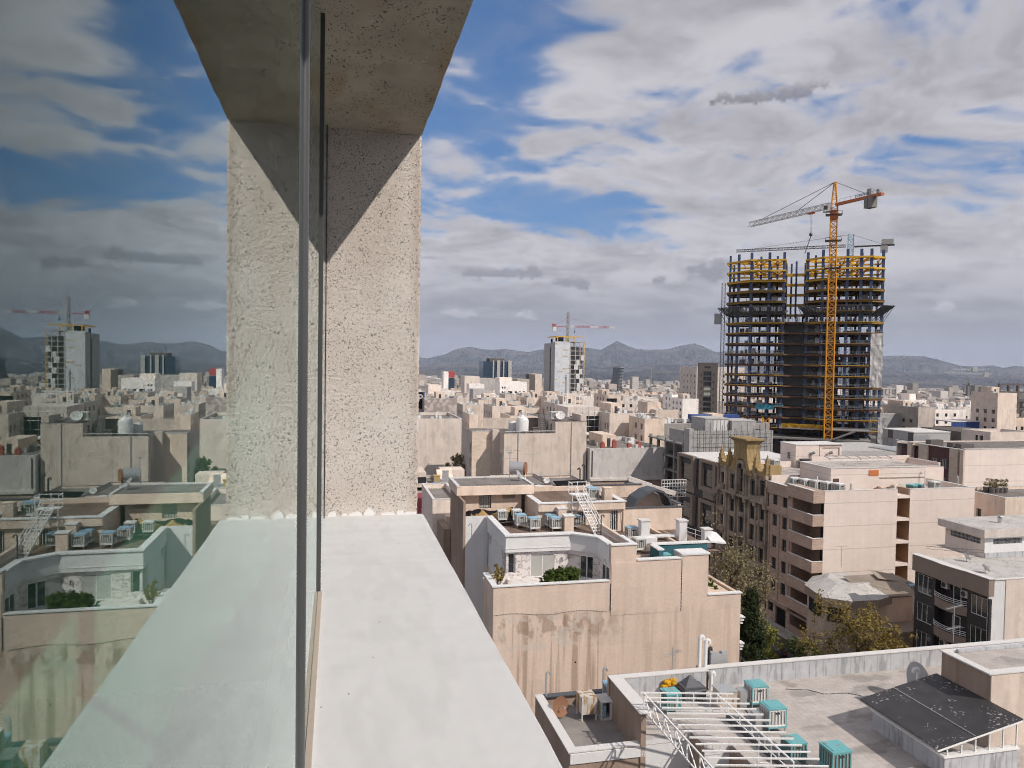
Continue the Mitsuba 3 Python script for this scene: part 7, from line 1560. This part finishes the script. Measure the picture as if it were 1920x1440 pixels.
# dark frame and office at the right edge
UF = thing('unfinished_block', 'open dark concrete frame at the right edge of the view', 'building'); took(300, 345, 295, 320)
for x in np.arange(315, 345, 5.5): part(UF, 'column', M().box(x, x + 1, 300, 301, -10, 30.6), 'slate_dark')
for z in (10, 14.2, 18.4, 22.6, 26.8, 30.6): part(UF, 'beam', M().box(315, 345, 300, 301, z - .9, z), 'slate_dark')
part(UF, 'back_wall', M().box(315, 345, 308, 308.5, -10, 26), 'raw_concrete')
BR = thing('blue_banded_pavilion', 'low pavilion with a bright blue panel band and bits on its roof', 'pavilion'); took(228, 250, 232, 246)
part(BR, 'wall', M().box(228, 248, 238, 246, 0, 15.0), 'plaster', tone=(.3, 1.1)); 
for i in range(13): part(BR, 'blue_panel', M().box(228.2 + 1.5 * i, 229.55 + 1.5 * i, 237.8, 238, 14.6, 17.2), 'shade_blue')
part(BR, 'roof', M().box(227.8, 248.4, 237.6, 246.2, 17.25, 17.6), 'cap_stone')
# chequered-panel block and canopy
CP = thing('panel_block', 'grey block clad in square panels of several greys', 'building'); took(166, 180, 185, 206)
r4 = np.random.default_rng(12)
part(CP, 'wall', M().box(168.9, 182, 190, 203, 0, 18.2), 'slate_panel'); part(CP, 'roof', M().box(168.7, 182, 189.8, 203.2, 18.2, 18.5), 'cap_stone')
for i in range(6):
    for k_ in range(4):
        mt = ('slate_panel', 'grey_metal', 'pale_concrete', 'slate_dark')[int(r4.integers(4))]
        part(CP, 'cladding_panel', M().box(168.78, 168.9, 190.1 + 2.12 * i, 192.1 + 2.12 * i, 8.2 + 2.5 * k_, 10.6 + 2.5 * k_), mt)
part(CP, 'metal_wall', M().box(169.3, 174.5, 189.9, 190, 6, 17.6), 'zinc')
k = thing('tin_canopy', 'long flat tin canopy on posts in front of the panel block', 'canopy'); part(k, 'roof', M().box(121, 137, 140, 150, 19.0, 19.3), 'zinc'); 
for x_ in (121.5, 129, 136.5): part(k, 'post', M().box(x_, x_ + .3, 140.2, 140.5, 8, 19.0), 'white_metal')
took(118, 140, 138, 152)
k = thing('concrete_canopy', 'wide concrete canopy at the foot of the unfinished tower', 'canopy'); part(k, 'roof', M().box(128, 152, 170, 190, 14.4, 15.6), 'pale_concrete')
for x_ in (130, 136, 142, 148): part(k, 'post', M().box(x_, x_ + .7, 170.5, 171.2, 0, 14.4), 'pale_concrete')
took(126, 156, 165, 195)
DC = thing('dark_clad_block', 'low dark clad block right of the panel block', 'building'); took(176, 200, 186, 206); part(DC, 'wall', M().box(184, 200, 188, 204, 0, 18.6), 'slate_dark'); 
for i in range(6): part(DC, 'cladding_strip', M().box(184, 200, 187.85, 187.98, 10.2 + 1.4 * i, 11.4 + 1.4 * i), 'slate_panel')
# maroon-sided house
MH = thing('maroon_house', 'large beige house with a maroon street flank, stone strips and barred windows', 'apartment house'); took(114, 175, 116, 152)
mwn = [(122.3, 124.0, 18.2, 19.9), (124.6, 126.2, 18.2, 19.9), (122.3, 124.0, 14.6, 16.2), (124.6, 126.2, 14.6, 16.2)]
part(MH, 'wall', facade('x', 118.0, 116.5, 175, 0, 22.5, []), 'beige_render', tone=(0, 1.12)); part(MH, 'wall', facade('y', 116.5, 121.4, 126.9, 0, 22.2, mwn, .2), 'maroon_panel'); glaze(MH, 'y', 116.5, mwn, .2, split=4)
for y0, y1, mt in ((119.4, 121.4, 'stone'), (126.9, 129.3, 'stone'), (118.02, 118.9, 'plaster'), (131.3, 132.4, 'plaster')): part(MH, 'wall_strip', M().box(116.2, 117, y0, y1, 0, 22.3), mt, tone=(0, 1.0))
part(MH, 'wall', M().box(117.2, 117.4, 118.9, 135, 0, 21), 'maroon_panel'); part(MH, 'balcony_grille', M().box(116.6, 116.7, 118.9, 119.4, 12, 17), 'white_metal'); part(MH, 'wall', M().box(116.8, 175, 136, 136.2, 0, 22), 'beige_render', tone=(0, 1))
part(MH, 'roof', M().quad([116.5, 118.2, 21.8], [175, 118.2, 21.8], [175, 136, 21.8], [116.5, 136, 21.8]), 'roofing', tone=(.5, .9)); part(MH, 'coping', M().box(116.3, 175, 117.9, 118.3, 22.5, 22.6), 'cap_stone'); part(MH, 'coping', M().box(116.3, 116.8, 118.3, 136, 22.3, 22.4), 'cap_stone')
for i, (y, z) in enumerate(((120.0, 23.2), (122, 23.2), (127.5, 23.2))): part(MH, 'skylight', M().box(117.5, 120.5, y, y + 1.4, 21.8, z), 'slate_dark')
house('roof_storey_house', 'beige upper storey behind the long beige wall at right', 145, 156.4, 140, 23.4, 8, (0, 1.2), left=[(142, 143, 20.4, 22.4), (143.4, 144.2, 20.4, 22.4)], z0=15); 
k = thing('stair_glazing', 'dark vertical glazing strip right of the beige upper storey', 'window'); put(k, M().box(156.5, 158.3, 139.8, 140, 15, 23.2), 'dark_glass')
house('edge_house', 'beige house cut off at the right edge, its flank in shade', 93.6, 112, 87.5, 19.4, 9, (0, 1.1), left=[(91.5, 92.4, 14, 17)], par=.5)
k = thing('potted_plants', 'cluster of dull potted shrubs on the roof of the house at the right edge', 'plants'); cs_, rs_ = [], []; m = M()
for i in range(7):
    x_, y_ = 97.6 + .8 * (i % 4), 93.6 + 1.1 * (i // 4); m.lathe((x_, y_, 18.9), [(.001, 0), (.35, 0), (.42, .8), (.001, .82)], 10); cs_ += [[x_, y_, 20.2], [x_ + .2, y_, 20.8]]; rs_ += [.38, .28]
part(k, 'pots', m, 'slate_dark', kind='stuff'); put_leaves(k + '__foliage', leaves(cs_, rs_, 700, .16, 8), 'leaf_olive')
# landmarks
WT = thing('cladded_tower', 'high-rise in pale cladding with an unfinished right side', 'tower'); took(165, 206, 595, 640)
part(WT, 'front_cladding', M().box(177.8, 190.8, 600, 600.6, -12, 54.6), 'cladding_panels', label='white panelled front with tan strips'); part(WT, 'flank', M().box(177.8, 178.4, 600.6, 612, -12, 54), 'slate_panel'); part(WT, 'flank', M().box(177.8, 178.4, 616, 634, -12, 53.4), 'slate_panel'); part(WT, 'flank_slot', M().box(178.6, 179.2, 612, 616, -12, 57), 'dark_void'); part(WT, 'core', M().box(179.4, 203, 603, 633, -12, 50), 'raw_concrete')
for k in range(17): part(WT, 'floor_slab', M().box(191, 204, 600, 634, -8 + 3.9 * k, -7.5 + 3.9 * k), 'pale_concrete')
for x in (191.2, 195.5, 199.5, 203.2): part(WT, 'column', M().box(x, x + .6, 600, 600.6, -12, 55), 'pale_concrete' if x < 203 else 'yellow_steel')
r5 = np.random.default_rng(3)
for i in range(16):
    x, z = 194.5 + 6.5 * r5.random(), -8 + 3.9 * (i % 13) + 1.2; part(WT, 'sheeting', M().box(x, x + 2.2 + 1.5 * r5.random(), 599.4, 599.6, z - 1, z + 3.4), 'cap_stone')
for p, q in (((179.5, 602, 58.8), (203, 602, 58.8)), ((179.5, 630, 58.8), (203, 630, 58.8)), ((179.5, 602, 58.8), (179.5, 630, 58.8))): part(WT, 'roof_frame', M().bar(p, q, .7), 'yellow_steel')
for x in (180, 187.2, 194.5): part(WT, 'roof_post', M().box(x, x + .8, 601.6, 602.4, 50, 58.8), 'yellow_steel')
part(WT, 'plant_room', M().box(184, 187, 606, 620, 50, 58.4), 'dark_void')
RC = thing('tower_crane', 'red and white tower crane on top of the cladded tower', 'crane')
part(RC, 'mast', lattice(M(), (190.5, 606, 54), (190.5, 606, 80), 1.8, 2.2, .35), 'grey_metal')
for i, (a, b) in enumerate(((1, 7), (7, 19.5), (19.5, 28), (28, 36.5), (36.5, 42))): part(RC, 'jib', lattice(M(), (190.5 + a, 606, 67.6), (190.5 + b, 606, 67.8), 1.3, 1.8, .22), 'cap_stone' if i in (0, 2, 4) else 'red_paint')
part(RC, 'counter_jib', M().bar((189, 606, 67.4), (176.6, 606, 67.0), .8, .6), 'red_paint'); part(RC, 'counterweight', M().box(177, 180, 605, 607, 63.5, 67), 'cap_stone'); part(RC, 'winch', M().box(177, 179.5, 605, 607, 67.6, 69.6), 'red_paint'); part(RC, 'stay_cable', M().bar((190.5, 606, 75), (215, 606, 69), .15).bar((190.5, 606, 75), (179, 606, 68), .15), 'red_paint'); part(RC, 'hook', M().bar((196.5, 606, 67), (196.5, 606, 63.5), .2).box(196, 197, 605.6, 606.4, 62.3, 63.5), 'dark_metal')
TW = thing('twisted_tower', 'dark twisting glass tower with light floor bands far out in the city', 'tower'); took(490, 525, 1290, 1340)
for k in range(19):
    t = k / 18; lx_ = 496.2 + 10.5 * (3 * t * t - 2 * t ** 3) ** .9 - 1.6 * max(0, t - .8) * 5; rx_ = 516.5 + 2.6 * t - 2.2 * math.sin(math.pi * t); xs, w = (lx_ + rx_) / 2, (rx_ - lx_) / 2; z = -24 + 2.75 * k
    part(TW, 'storey', M().box(xs - w, xs + w, 1300, 1322, z, z + 2.0), 'blue_glass'); part(TW, 'floor_band', M().box(xs + .2, xs + w + .5, 1299, 1322, z + 2.0, z + 2.75), 'pale_concrete'); part(TW, 'storey', M().box(xs - w, xs + .2, 1299.5, 1322, z + 2.0, z + 2.75), 'slate_dark')
ST = thing('office_tower', 'dark blue office tower with pale vertical piers on the skyline', 'office tower'); took(180, 226, 945, 990)
part(ST, 'glazing', M().box(185, 222, 950, 980, -20, 36.5), 'blue_glass')
for x, w in ((197.5, 1.6), (203, 4.2), (211, 1.6), (218, 4.6)): part(ST, 'pier', M().box(x, x + w, 948.5, 950, -20, 38), 'pale_concrete')
part(ST, 'crown', M().box(194, 214, 952, 975, 36.5, 40.5), 'slate_dark'); part(ST, 'antenna', M().tube((204, 960, 40), (204, 960, 46), .3, 5), 'grey_metal')
GT = thing('grey_tower', 'grey-brown tower with a carved central window strip, left of the unfinished tower', 'tower'); took(173, 190, 332, 365)
gw = [(177.6, 181.4, z, z + 2.2) for z in np.arange(11.5, 34, 2.55)]
GC, GA = (175.0, 340.0), -0.46
part(GT, 'wall', facade('x', 340, 175, 184.4, -8, 38.4, [(176.3, 176.9, z, z + 1) for z in np.arange(8, 34, 3.4)] + [(182.2, 182.8, z, z + 1) for z in np.arange(8, 34, 3.4)] + gw + [(178, 180.8, 35.6, 36.6)], .35).rot((*GC, 0), GA), 'slate_dark'); part(GT, 'wall', M().box(175, 184.4, 340.4, 356, -8, 38.2).rot((*GC, 0), GA), 'slate_dark')
for a, b, c, d in gw: part(GT, 'window', M().box(a + .25, b - .25, 340.2, 340.34, c + .5, d).rot((*GC, 0), GA), 'curtain' if int(c) % 3 == 0 else 'dark_glass')
house('light_tower', 'pale block with small square windows seen through the unfinished tower', 205, 236, 400, 36.0, 22, (.7, 1.0), front=wins(208, 6, 4.6, 1.2, 2, 9, 1.4, 3.5), left=wins(402, 4, 4.6, 1.2, 2, 9, 1.4, 3.5), cat='building')
WO = house('white_office', 'white office block with square windows in front of the dark office tower', 113.6, 133.4, 520, 22.8, 18, (.9, 1.85), front=wins(115.0, 2, 1.7, 1.1, 5, 5, 1.4) + wins(119.5, 1, 2, 3.2, 5, 4, 1.5) + wins(124.6, 3, 2.9, 1.6, 5, 4, 1.5), cat='office'); part(WO, 'stair_head', M().box(113.6, 123, 522, 536, 22, 25.7), 'plaster', tone=(.5, 1.6))
PB = house('portal_office', 'grey office with a brown and white portal left of the white office', 110.5, 128.6, 600, 22.9, 20, (.9, .9), cat='office', front=[(112, 118, 3, 18)]); house('brown_portal_office', 'office with a stepped white portal right of the white office', 145.8, 156, 600, 22.7, 20, (.3, .8), front=[(148, 153.5, 4, 19)], cat='office')
house('two_tone_block', 'block with one dark and one beige half left of the cladded tower', 184.5, 194.5, 700, 25.4, 14, (0, 1.2), cat='building'); part('two_tone_block', 'dark_half', M().box(181.5, 187.5, 699, 713, -14, 25.0), 'slate_dark')
TB = house('white_slab_tower', 'slim white slab tower with a red crown at the left', 101.3, 106.0, 720, 26.2, 14, (.9, 1.7), cat='tower'); part(TB, 'annex', M().box(106, 112.3, 722, 736, -15, 20), 'blue_glass'); part(TB, 'red_crown', M().box(106, 112.3, 721.8, 736, 20.5, 26.4), 'red_paint', label='red crown band')
house('cream_stepped_block', 'cream block with a brown top in the middle distance', 95.2, 106.8, 562, 25.4, 14, (0, 1.2), cat='building'); house('white_front_block', 'white long front in front of the cream block', 95.0, 106.2, 540, 20.4, 12, (.9, 1.8), cat='building'); house('bare_concrete_block', 'bare concrete block under the cream block', 77.9, 88, 430, 20.9, 12, (1, .9), cat='building'); house('cream_left_block', 'cream block at the far left beside the pier', 57.7, 66.3, 480, 21.4, 14, (.2, 1.5), cat='building')
CU = thing('concrete_skeleton', 'grey concrete skeleton right of the unfinished tower', 'building'); took(385, 414, 478, 500)
for z in (-2, 4, 10, 16, 21.6): part(CU, 'slab', M().box(387.8, 411, 480, 496, z - .6, z), 'pale_concrete')
for x in np.arange(388, 411, 5.4): part(CU, 'column', M().box(x, x + 1, 480, 481, -12, 21), 'pale_concrete')
part(CU, 'wall', M().box(395, 405, 488, 489, -12, 21), 'pale_concrete')
for nm, x, y, z0, z1, r, lb in (('antenna_mast', 396, 900, -18, 31.2, .8, 'lattice antenna mast standing over the far city'), ('antenna_mast', 416, 420, 0, 29.6, .6, 'thick antenna mast at the right'), ('antenna_mast', 82, 262, 10, 33, .25, 'thin lattice mast among the mid rooftops')):
    k = thing(nm, lb, 'mast'); part(k, 'lattice', lattice(M(), (x, y, z0), (x, y, z1), r * 1.6, r * 2.2, r * .35), 'grey_metal'); part(k, 'aerial', M().box(x - r, x + r, y - r, y + r, z1 - 6 * r, z1 - 3 * r), 'slate_dark')
k = thing('flag', 'flag flying at the right over the far city', 'flag'); g1, g2 = np.meshgrid(np.linspace(0, 7, 12), np.linspace(0, 2.6, 4), indexing='ij'); 
for q_, mt in ((0, 'red_paint'), (1, 'cap_stone'), (2, 'leaf_wave')):
    if q_ == 2: plain('leaf_wave', (0.05, 0.22, 0.08))
    V = np.stack([507 + g1, 500 + .4 * np.sin(g1), 19.5 + .9 * q_ + g2 / 2.6 * .9 + .25 * g1 + .3 * np.sin(g1 * 1.2)], -1).reshape(-1, 3); i, j = np.meshgrid(np.arange(11), np.arange(3), indexing='ij'); part(k, 'stripe', M().add(V, np.stack([i * 4 + j, (i + 1) * 4 + j, (i + 1) * 4 + j + 1, i * 4 + j + 1], -1).reshape(-1, 4)), mt)
part(k, 'pole', M().tube((506.8, 500, 0), (506.8, 500, 23), .25, 5), 'grey_metal')
# trees in the middle distance
for i, (x, y, h, r, m_) in enumerate(((150, 425, 17, 6, 'leaf_spring'), (158, 430, 16, 6, 'leaf_olive'), (166, 428, 18, 5.5, 'leaf_spring'), (173, 415, 20, 5, 'leaf_dark'), (146, 440, 15, 5, 'leaf_olive'), (28, 200, 17, 3.4, 'leaf_olive'), (29.0, 182, 15, 3.0, 'leaf_olive'), (258, 222, 24, 5, 'leaf_dark'), (246, 300, 22, 5, 'leaf_olive'))):
    z_ = float(ground_z(np.array([math.hypot(x, y)]))[0])
    tree(x, y, z_, h, r, .4, 1500, .55, ('pale green tree in front of the far city, leftmost of the clump', 'brownish tree in the middle of the far clump', 'pale green tree at the right of the far clump', 'dark green tree right of the far clump', 'olive tree at the left end of the far clump', 'bare olive tree in the gap right of the tan wall', 'lower olive tree in the gap beside the big blank wall', 'dark tree at the right edge beside the tall beige house', 'olive roof-high tree left of the tall beige house')[i], m_, 50 + i, limbs=7)

# ------------------------------------------------------------------ the rest of the city: single houses, then the far mass
r6 = np.random.default_rng(99)
took(118, 215, 205, 300)      # the building site
def free(x0, x1, y0, y1):
    return all(x1 < a - 3 or x0 > b + 3 or y1 < c - 4 or y0 > d + 4 for a, b, c, d in _taken)
cand = []
for i in range(-2, 46):
    for j in range(0, 60):
        x, y = -20 + 21.5 * i + 3 * (j % 2), 205 + 19.0 * j
        az = math.degrees(math.atan2(x + 8, y))
        if 4.0 < az < 51 and y > 205 and math.hypot(x, y) < 1150: cand.append((math.hypot(x, y), x, y))
cand.sort(); made = 0; _ch = []
colors = ((0, .92), (0, 1.05), (.25, 1.1), (.7, 1.05), (.8, 1.25), (1.0, .72), (.5, .8), (.9, 1.45))
words = ('sandy', 'pale sandy', 'cream', 'pale grey', 'off-white', 'grey', 'buff', 'white')
for d, x, y in cand:
    w, dp = 11 + 8 * r6.random(), 10 + 7 * r6.random(); x0, y0 = x + 2 * r6.random(), y + 2 * r6.random(); c_ = int(r6.integers(8)); zt_ = 16.5 + 4.0 * r6.random() + 2.0 * (d > 350)
    if d < 270: zt_ -= 2.0
    if made >= 290 or not free(x0, x0 + w, y0, y0 + dp): continue
    gz = float(ground_z(np.array([d]))[0]); z = zt_ + gz
    key = thing('city_house', '', 'house', f'{words[c_]} houses of the middle distance'); _ch.append((key, words[c_], x0 + w / 2, y0, z))
    made += 1; took(x0, x0 + w, y0, y0 + dp); t_ = (colors[c_][0], colors[c_][1] * (.9 + .2 * r6.random()))
    m = M().box(x0, x0 + w, y0, y0 + dp, gz - 2, z); part(key, 'wall', m, 'plaster', tone=t_)
    rp = M().quad([x0 + .3, y0 + .3, z + .005], [x0 + w - .3, y0 + .3, z + .005], [x0 + w - .3, y0 + dp - .3, z + .005], [x0 + .3, y0 + dp - .3, z + .005]); part(key, 'roof', rp, 'roofing', tone=(.3 + .6 * r6.random(), 1.0))
    pm = M()
    for q in ((x0, x0 + w, y0, y0 + .3), (x0, x0 + w, y0 + dp - .3, y0 + dp), (x0, x0 + .3, y0 + .3, y0 + dp - .3), (x0 + w - .3, x0 + w, y0 + .3, y0 + dp - .3)): pm.box(*q, z - .01, z + .8)
    part(key, 'parapet', pm, 'plaster', tone=(t_[0], t_[1] * 1.06))
    a = x0 + (w - 4.5) * r6.random(); b = y0 + (dp - 5) * r6.random(); part(key, 'stair_house', M().box(a, a + 3.0 + 1.5 * r6.random(), b, b + 4.5, z + .01, z + 2.5 + .5 * r6.random()), 'plaster', tone=(t_[0], t_[1] * .95))
    if d < 620:
        wm = M()
        nf = r6.integers(2, 5)
        for zf in np.arange(gz + 3.2, z - 2, 3.2):
            for q in range(int(nf)): yy = y0 + 1.2 + (dp - 3) * q / nf; wm.box(x0 - .03, x0 + .02, yy, yy + 1.5, zf, zf + 1.6)
            if r6.random() < .62:
                for q in range(3): xx = x0 + 1 + (w - 3) * q / 3; wm.box(xx, xx + 1.3, y0 - .03, y0 + .02, zf, zf + 1.5)
        part(key, 'windows', wm, 'dark_glass', kind='stuff')
        eq, ew = M(), M()
        for q in range(int(r6.integers(4, 10))):
            a, b, s_ = x0 + .6 + (w - 2) * r6.random(), y0 + .6 + (dp - 2) * r6.random(), .5 + .6 * r6.random(); (eq if r6.random() < .5 else ew).box(a, a + s_, b, b + s_, z + .01, z + .8 + s_ * r6.random() * 1.6)
        for q in range(3): a, b = x0 + w * r6.random(), y0 + dp * r6.random(); eq.tube((a, b, z), (a, b, z + 1.5 + 1.8 * r6.random()), .06, 4)
        part(key, 'roof_equipment', eq, 'grey_metal', kind='stuff'); part(key, 'roof_tanks', ew, 'white_pvc', kind='stuff')
# each of those houses is told apart by the landmark it appears next to and its rank there (text only)
def _seen(x, y, z):
    v = np.array([x, y, z]) - EYE; a = v @ F_; r_ = np.cross(F_, U_)
    return 960 + 1400 * (v @ r_) / a, 720 - 1400 * (v @ U_) / a
marks = [(n, *_seen(*p)) for n, p in (('pale cladded tower', (191, 600, 0)), ('dark office tower', (204, 950, 0)), ('twisted tower', (503, 1300, -5)), ('grey-brown tower', (179, 340, 8)), ('domed white tank', (43, 172, 22)), ('white square-windowed office', (123, 520, 10)), ('white slab tower', (105, 720, 0)),
         ('mottled wall', (41, 300, 18)), ('large white dish', (51, 168, 25)), ('scaffolded pale wall', (81, 200, 20)), ('stepped white house', (293, 330, 12)), ('tall beige house at right', (245, 230, 20)), ('unfinished grey block', (86, 150, 20)), ('thick antenna mast', (416, 420, 10)), ('far tree clump', (160, 425, 5)), ('maroon flank', (117, 124, 20)))]
_ord = ('nearest', 'second nearest', 'third nearest', 'fourth nearest', 'fifth nearest', 'sixth nearest', 'seventh nearest', 'eighth nearest', 'ninth nearest', 'tenth nearest') + tuple(f'{i}th nearest' for i in range(11, 21)) + tuple(f'{i}{("th", "st", "nd", "rd")[i % 10] if i % 10 < 4 else "th"} nearest' for i in range(21, 80))
bins = {}
for key, wd, x, y, z in _ch:
    sx, sy = _seen(x, y, z); n, mx, my = min(marks, key=lambda q: math.hypot(q[1] - sx, 2 * (q[2] - sy)))
    bins.setdefault((n, 'left of' if sx < mx else 'right of', wd), []).append((math.hypot(sx - mx, sy - my), key))
for (n, side, wd), v in bins.items():
    for i, (_, key) in enumerate(sorted(v)):
        labels[key]['label'] = f'{wd} house {side} the {n}' + (f', {_ord[i]} such house' if len(v) > 1 else '')
        if len(v) == 1: labels[key].pop('group', None)
far, tones = [], []
n_far = 0
for ring0, ring1, cell in ((1000, 1800, 24), (1800, 3200, 36), (3200, 5600, 60), (5600, 10500, 130)):
    nn_ = int(0.5 * math.radians(52) * (ring1 ** 2 - ring0 ** 2) / cell ** 2 * .72)
    az = np.radians(2 + 52 * r6.random(nn_)); dd = np.sqrt(ring0 ** 2 + (ring1 ** 2 - ring0 ** 2) * r6.random(nn_))
    g_ = ground_z(dd); fx, fy = dd * np.sin(az), dd * np.cos(az)
    keep = meshkit.fbm(np.stack([fx, fy, 0 * fx], -1) / 420, 3, 7) > .40
    W_, D_, H_ = cell * r6.uniform(.3, .75, nn_), cell * r6.uniform(.3, .75, nn_), r6.uniform(9, 20, nn_) * (1 + .9 * (r6.random(nn_) < .05)) * (1 + dd / 14000)
    for i in np.nonzero(keep)[0]: far.append((fx[i], fy[i], W_[i], D_[i], g_[i], H_[i])); 
far = np.array(far); N = len(far)
c8 = np.array([[x, y, z] for x in (0, 1) for y in (0, 1) for z in (0, 1)], float)
V = far[:, None, :2].repeat(8, 1) + c8[None, :, :2] * far[:, None, 2:4]; Zz = far[:, 4][:, None] - 6 + c8[None, :, 2] * (far[:, 5][:, None] + 6)
V = np.concatenate([V, Zz[..., None]], -1).reshape(-1, 3)
fb = np.array([[4, 6, 7], [4, 7, 5], [0, 4, 5], [0, 5, 1], [2, 3, 7], [2, 7, 6], [0, 1, 3], [0, 3, 2], [1, 5, 7], [1, 7, 3]])
Fc = (np.arange(N) * 8)[:, None, None] + fb; tn = np.array(colors)[r6.integers(0, 8, N)] * np.stack([.5 * np.ones(N), r6.uniform(.45, 1.0, N)], 1) + [.5, 0]
scene['distant_city'] = mikit.ply(trimesh.Trimesh(V, Fc.reshape(-1, 3), process=False), 'plaster', uv=np.repeat(tn, 8, 0)); labels['distant_city'] = {'kind': 'stuff', 'label': 'pale mass of countless far houses spread over the plain'}
# far tree cover
az = np.radians(3 + 50 * r6.random(20000)); dd = 420 + 7500 * r6.random(20000) ** 1.5; tx, ty = dd * np.sin(az), dd * np.cos(az); ok = meshkit.fbm(np.stack([tx, ty, 0 * tx], -1) / 300, 3, 17) > .47
tx, ty, dd = tx[ok], ty[ok], dd[ok]; ic = trimesh.creation.icosphere(1); n_t = len(tx)
sc_ = (3 + 3.5 * r6.random(n_t)) * (1 + dd / 5000); jit = 1 + .35 * (r6.random((n_t, len(ic.vertices))) - .5)
V = ic.vertices[None] * jit[..., None] * sc_[:, None, None] * np.array([1, 1, .9]) + np.stack([tx, ty, ground_z(dd) + 5 + 3 * r6.random(n_t)], 1)[:, None]
def _ftree(p, n, uv): return mix((0.03, 0.036, 0.02), (0.10, 0.10, 0.055), noise(p.x * .4, p.y * .4, p.z * .4))
mat('far_leaves', type='diffuse', reflectance=proc(_ftree))
scene['distant_trees'] = mikit.ply(trimesh.Trimesh(V.reshape(-1, 3), ((np.arange(n_t) * len(ic.vertices))[:, None, None] + ic.faces).reshape(-1, 3), process=False), 'far_leaves'); labels['distant_trees'] = {'kind': 'stuff', 'label': 'dull green tree cover scattered through the far city'}
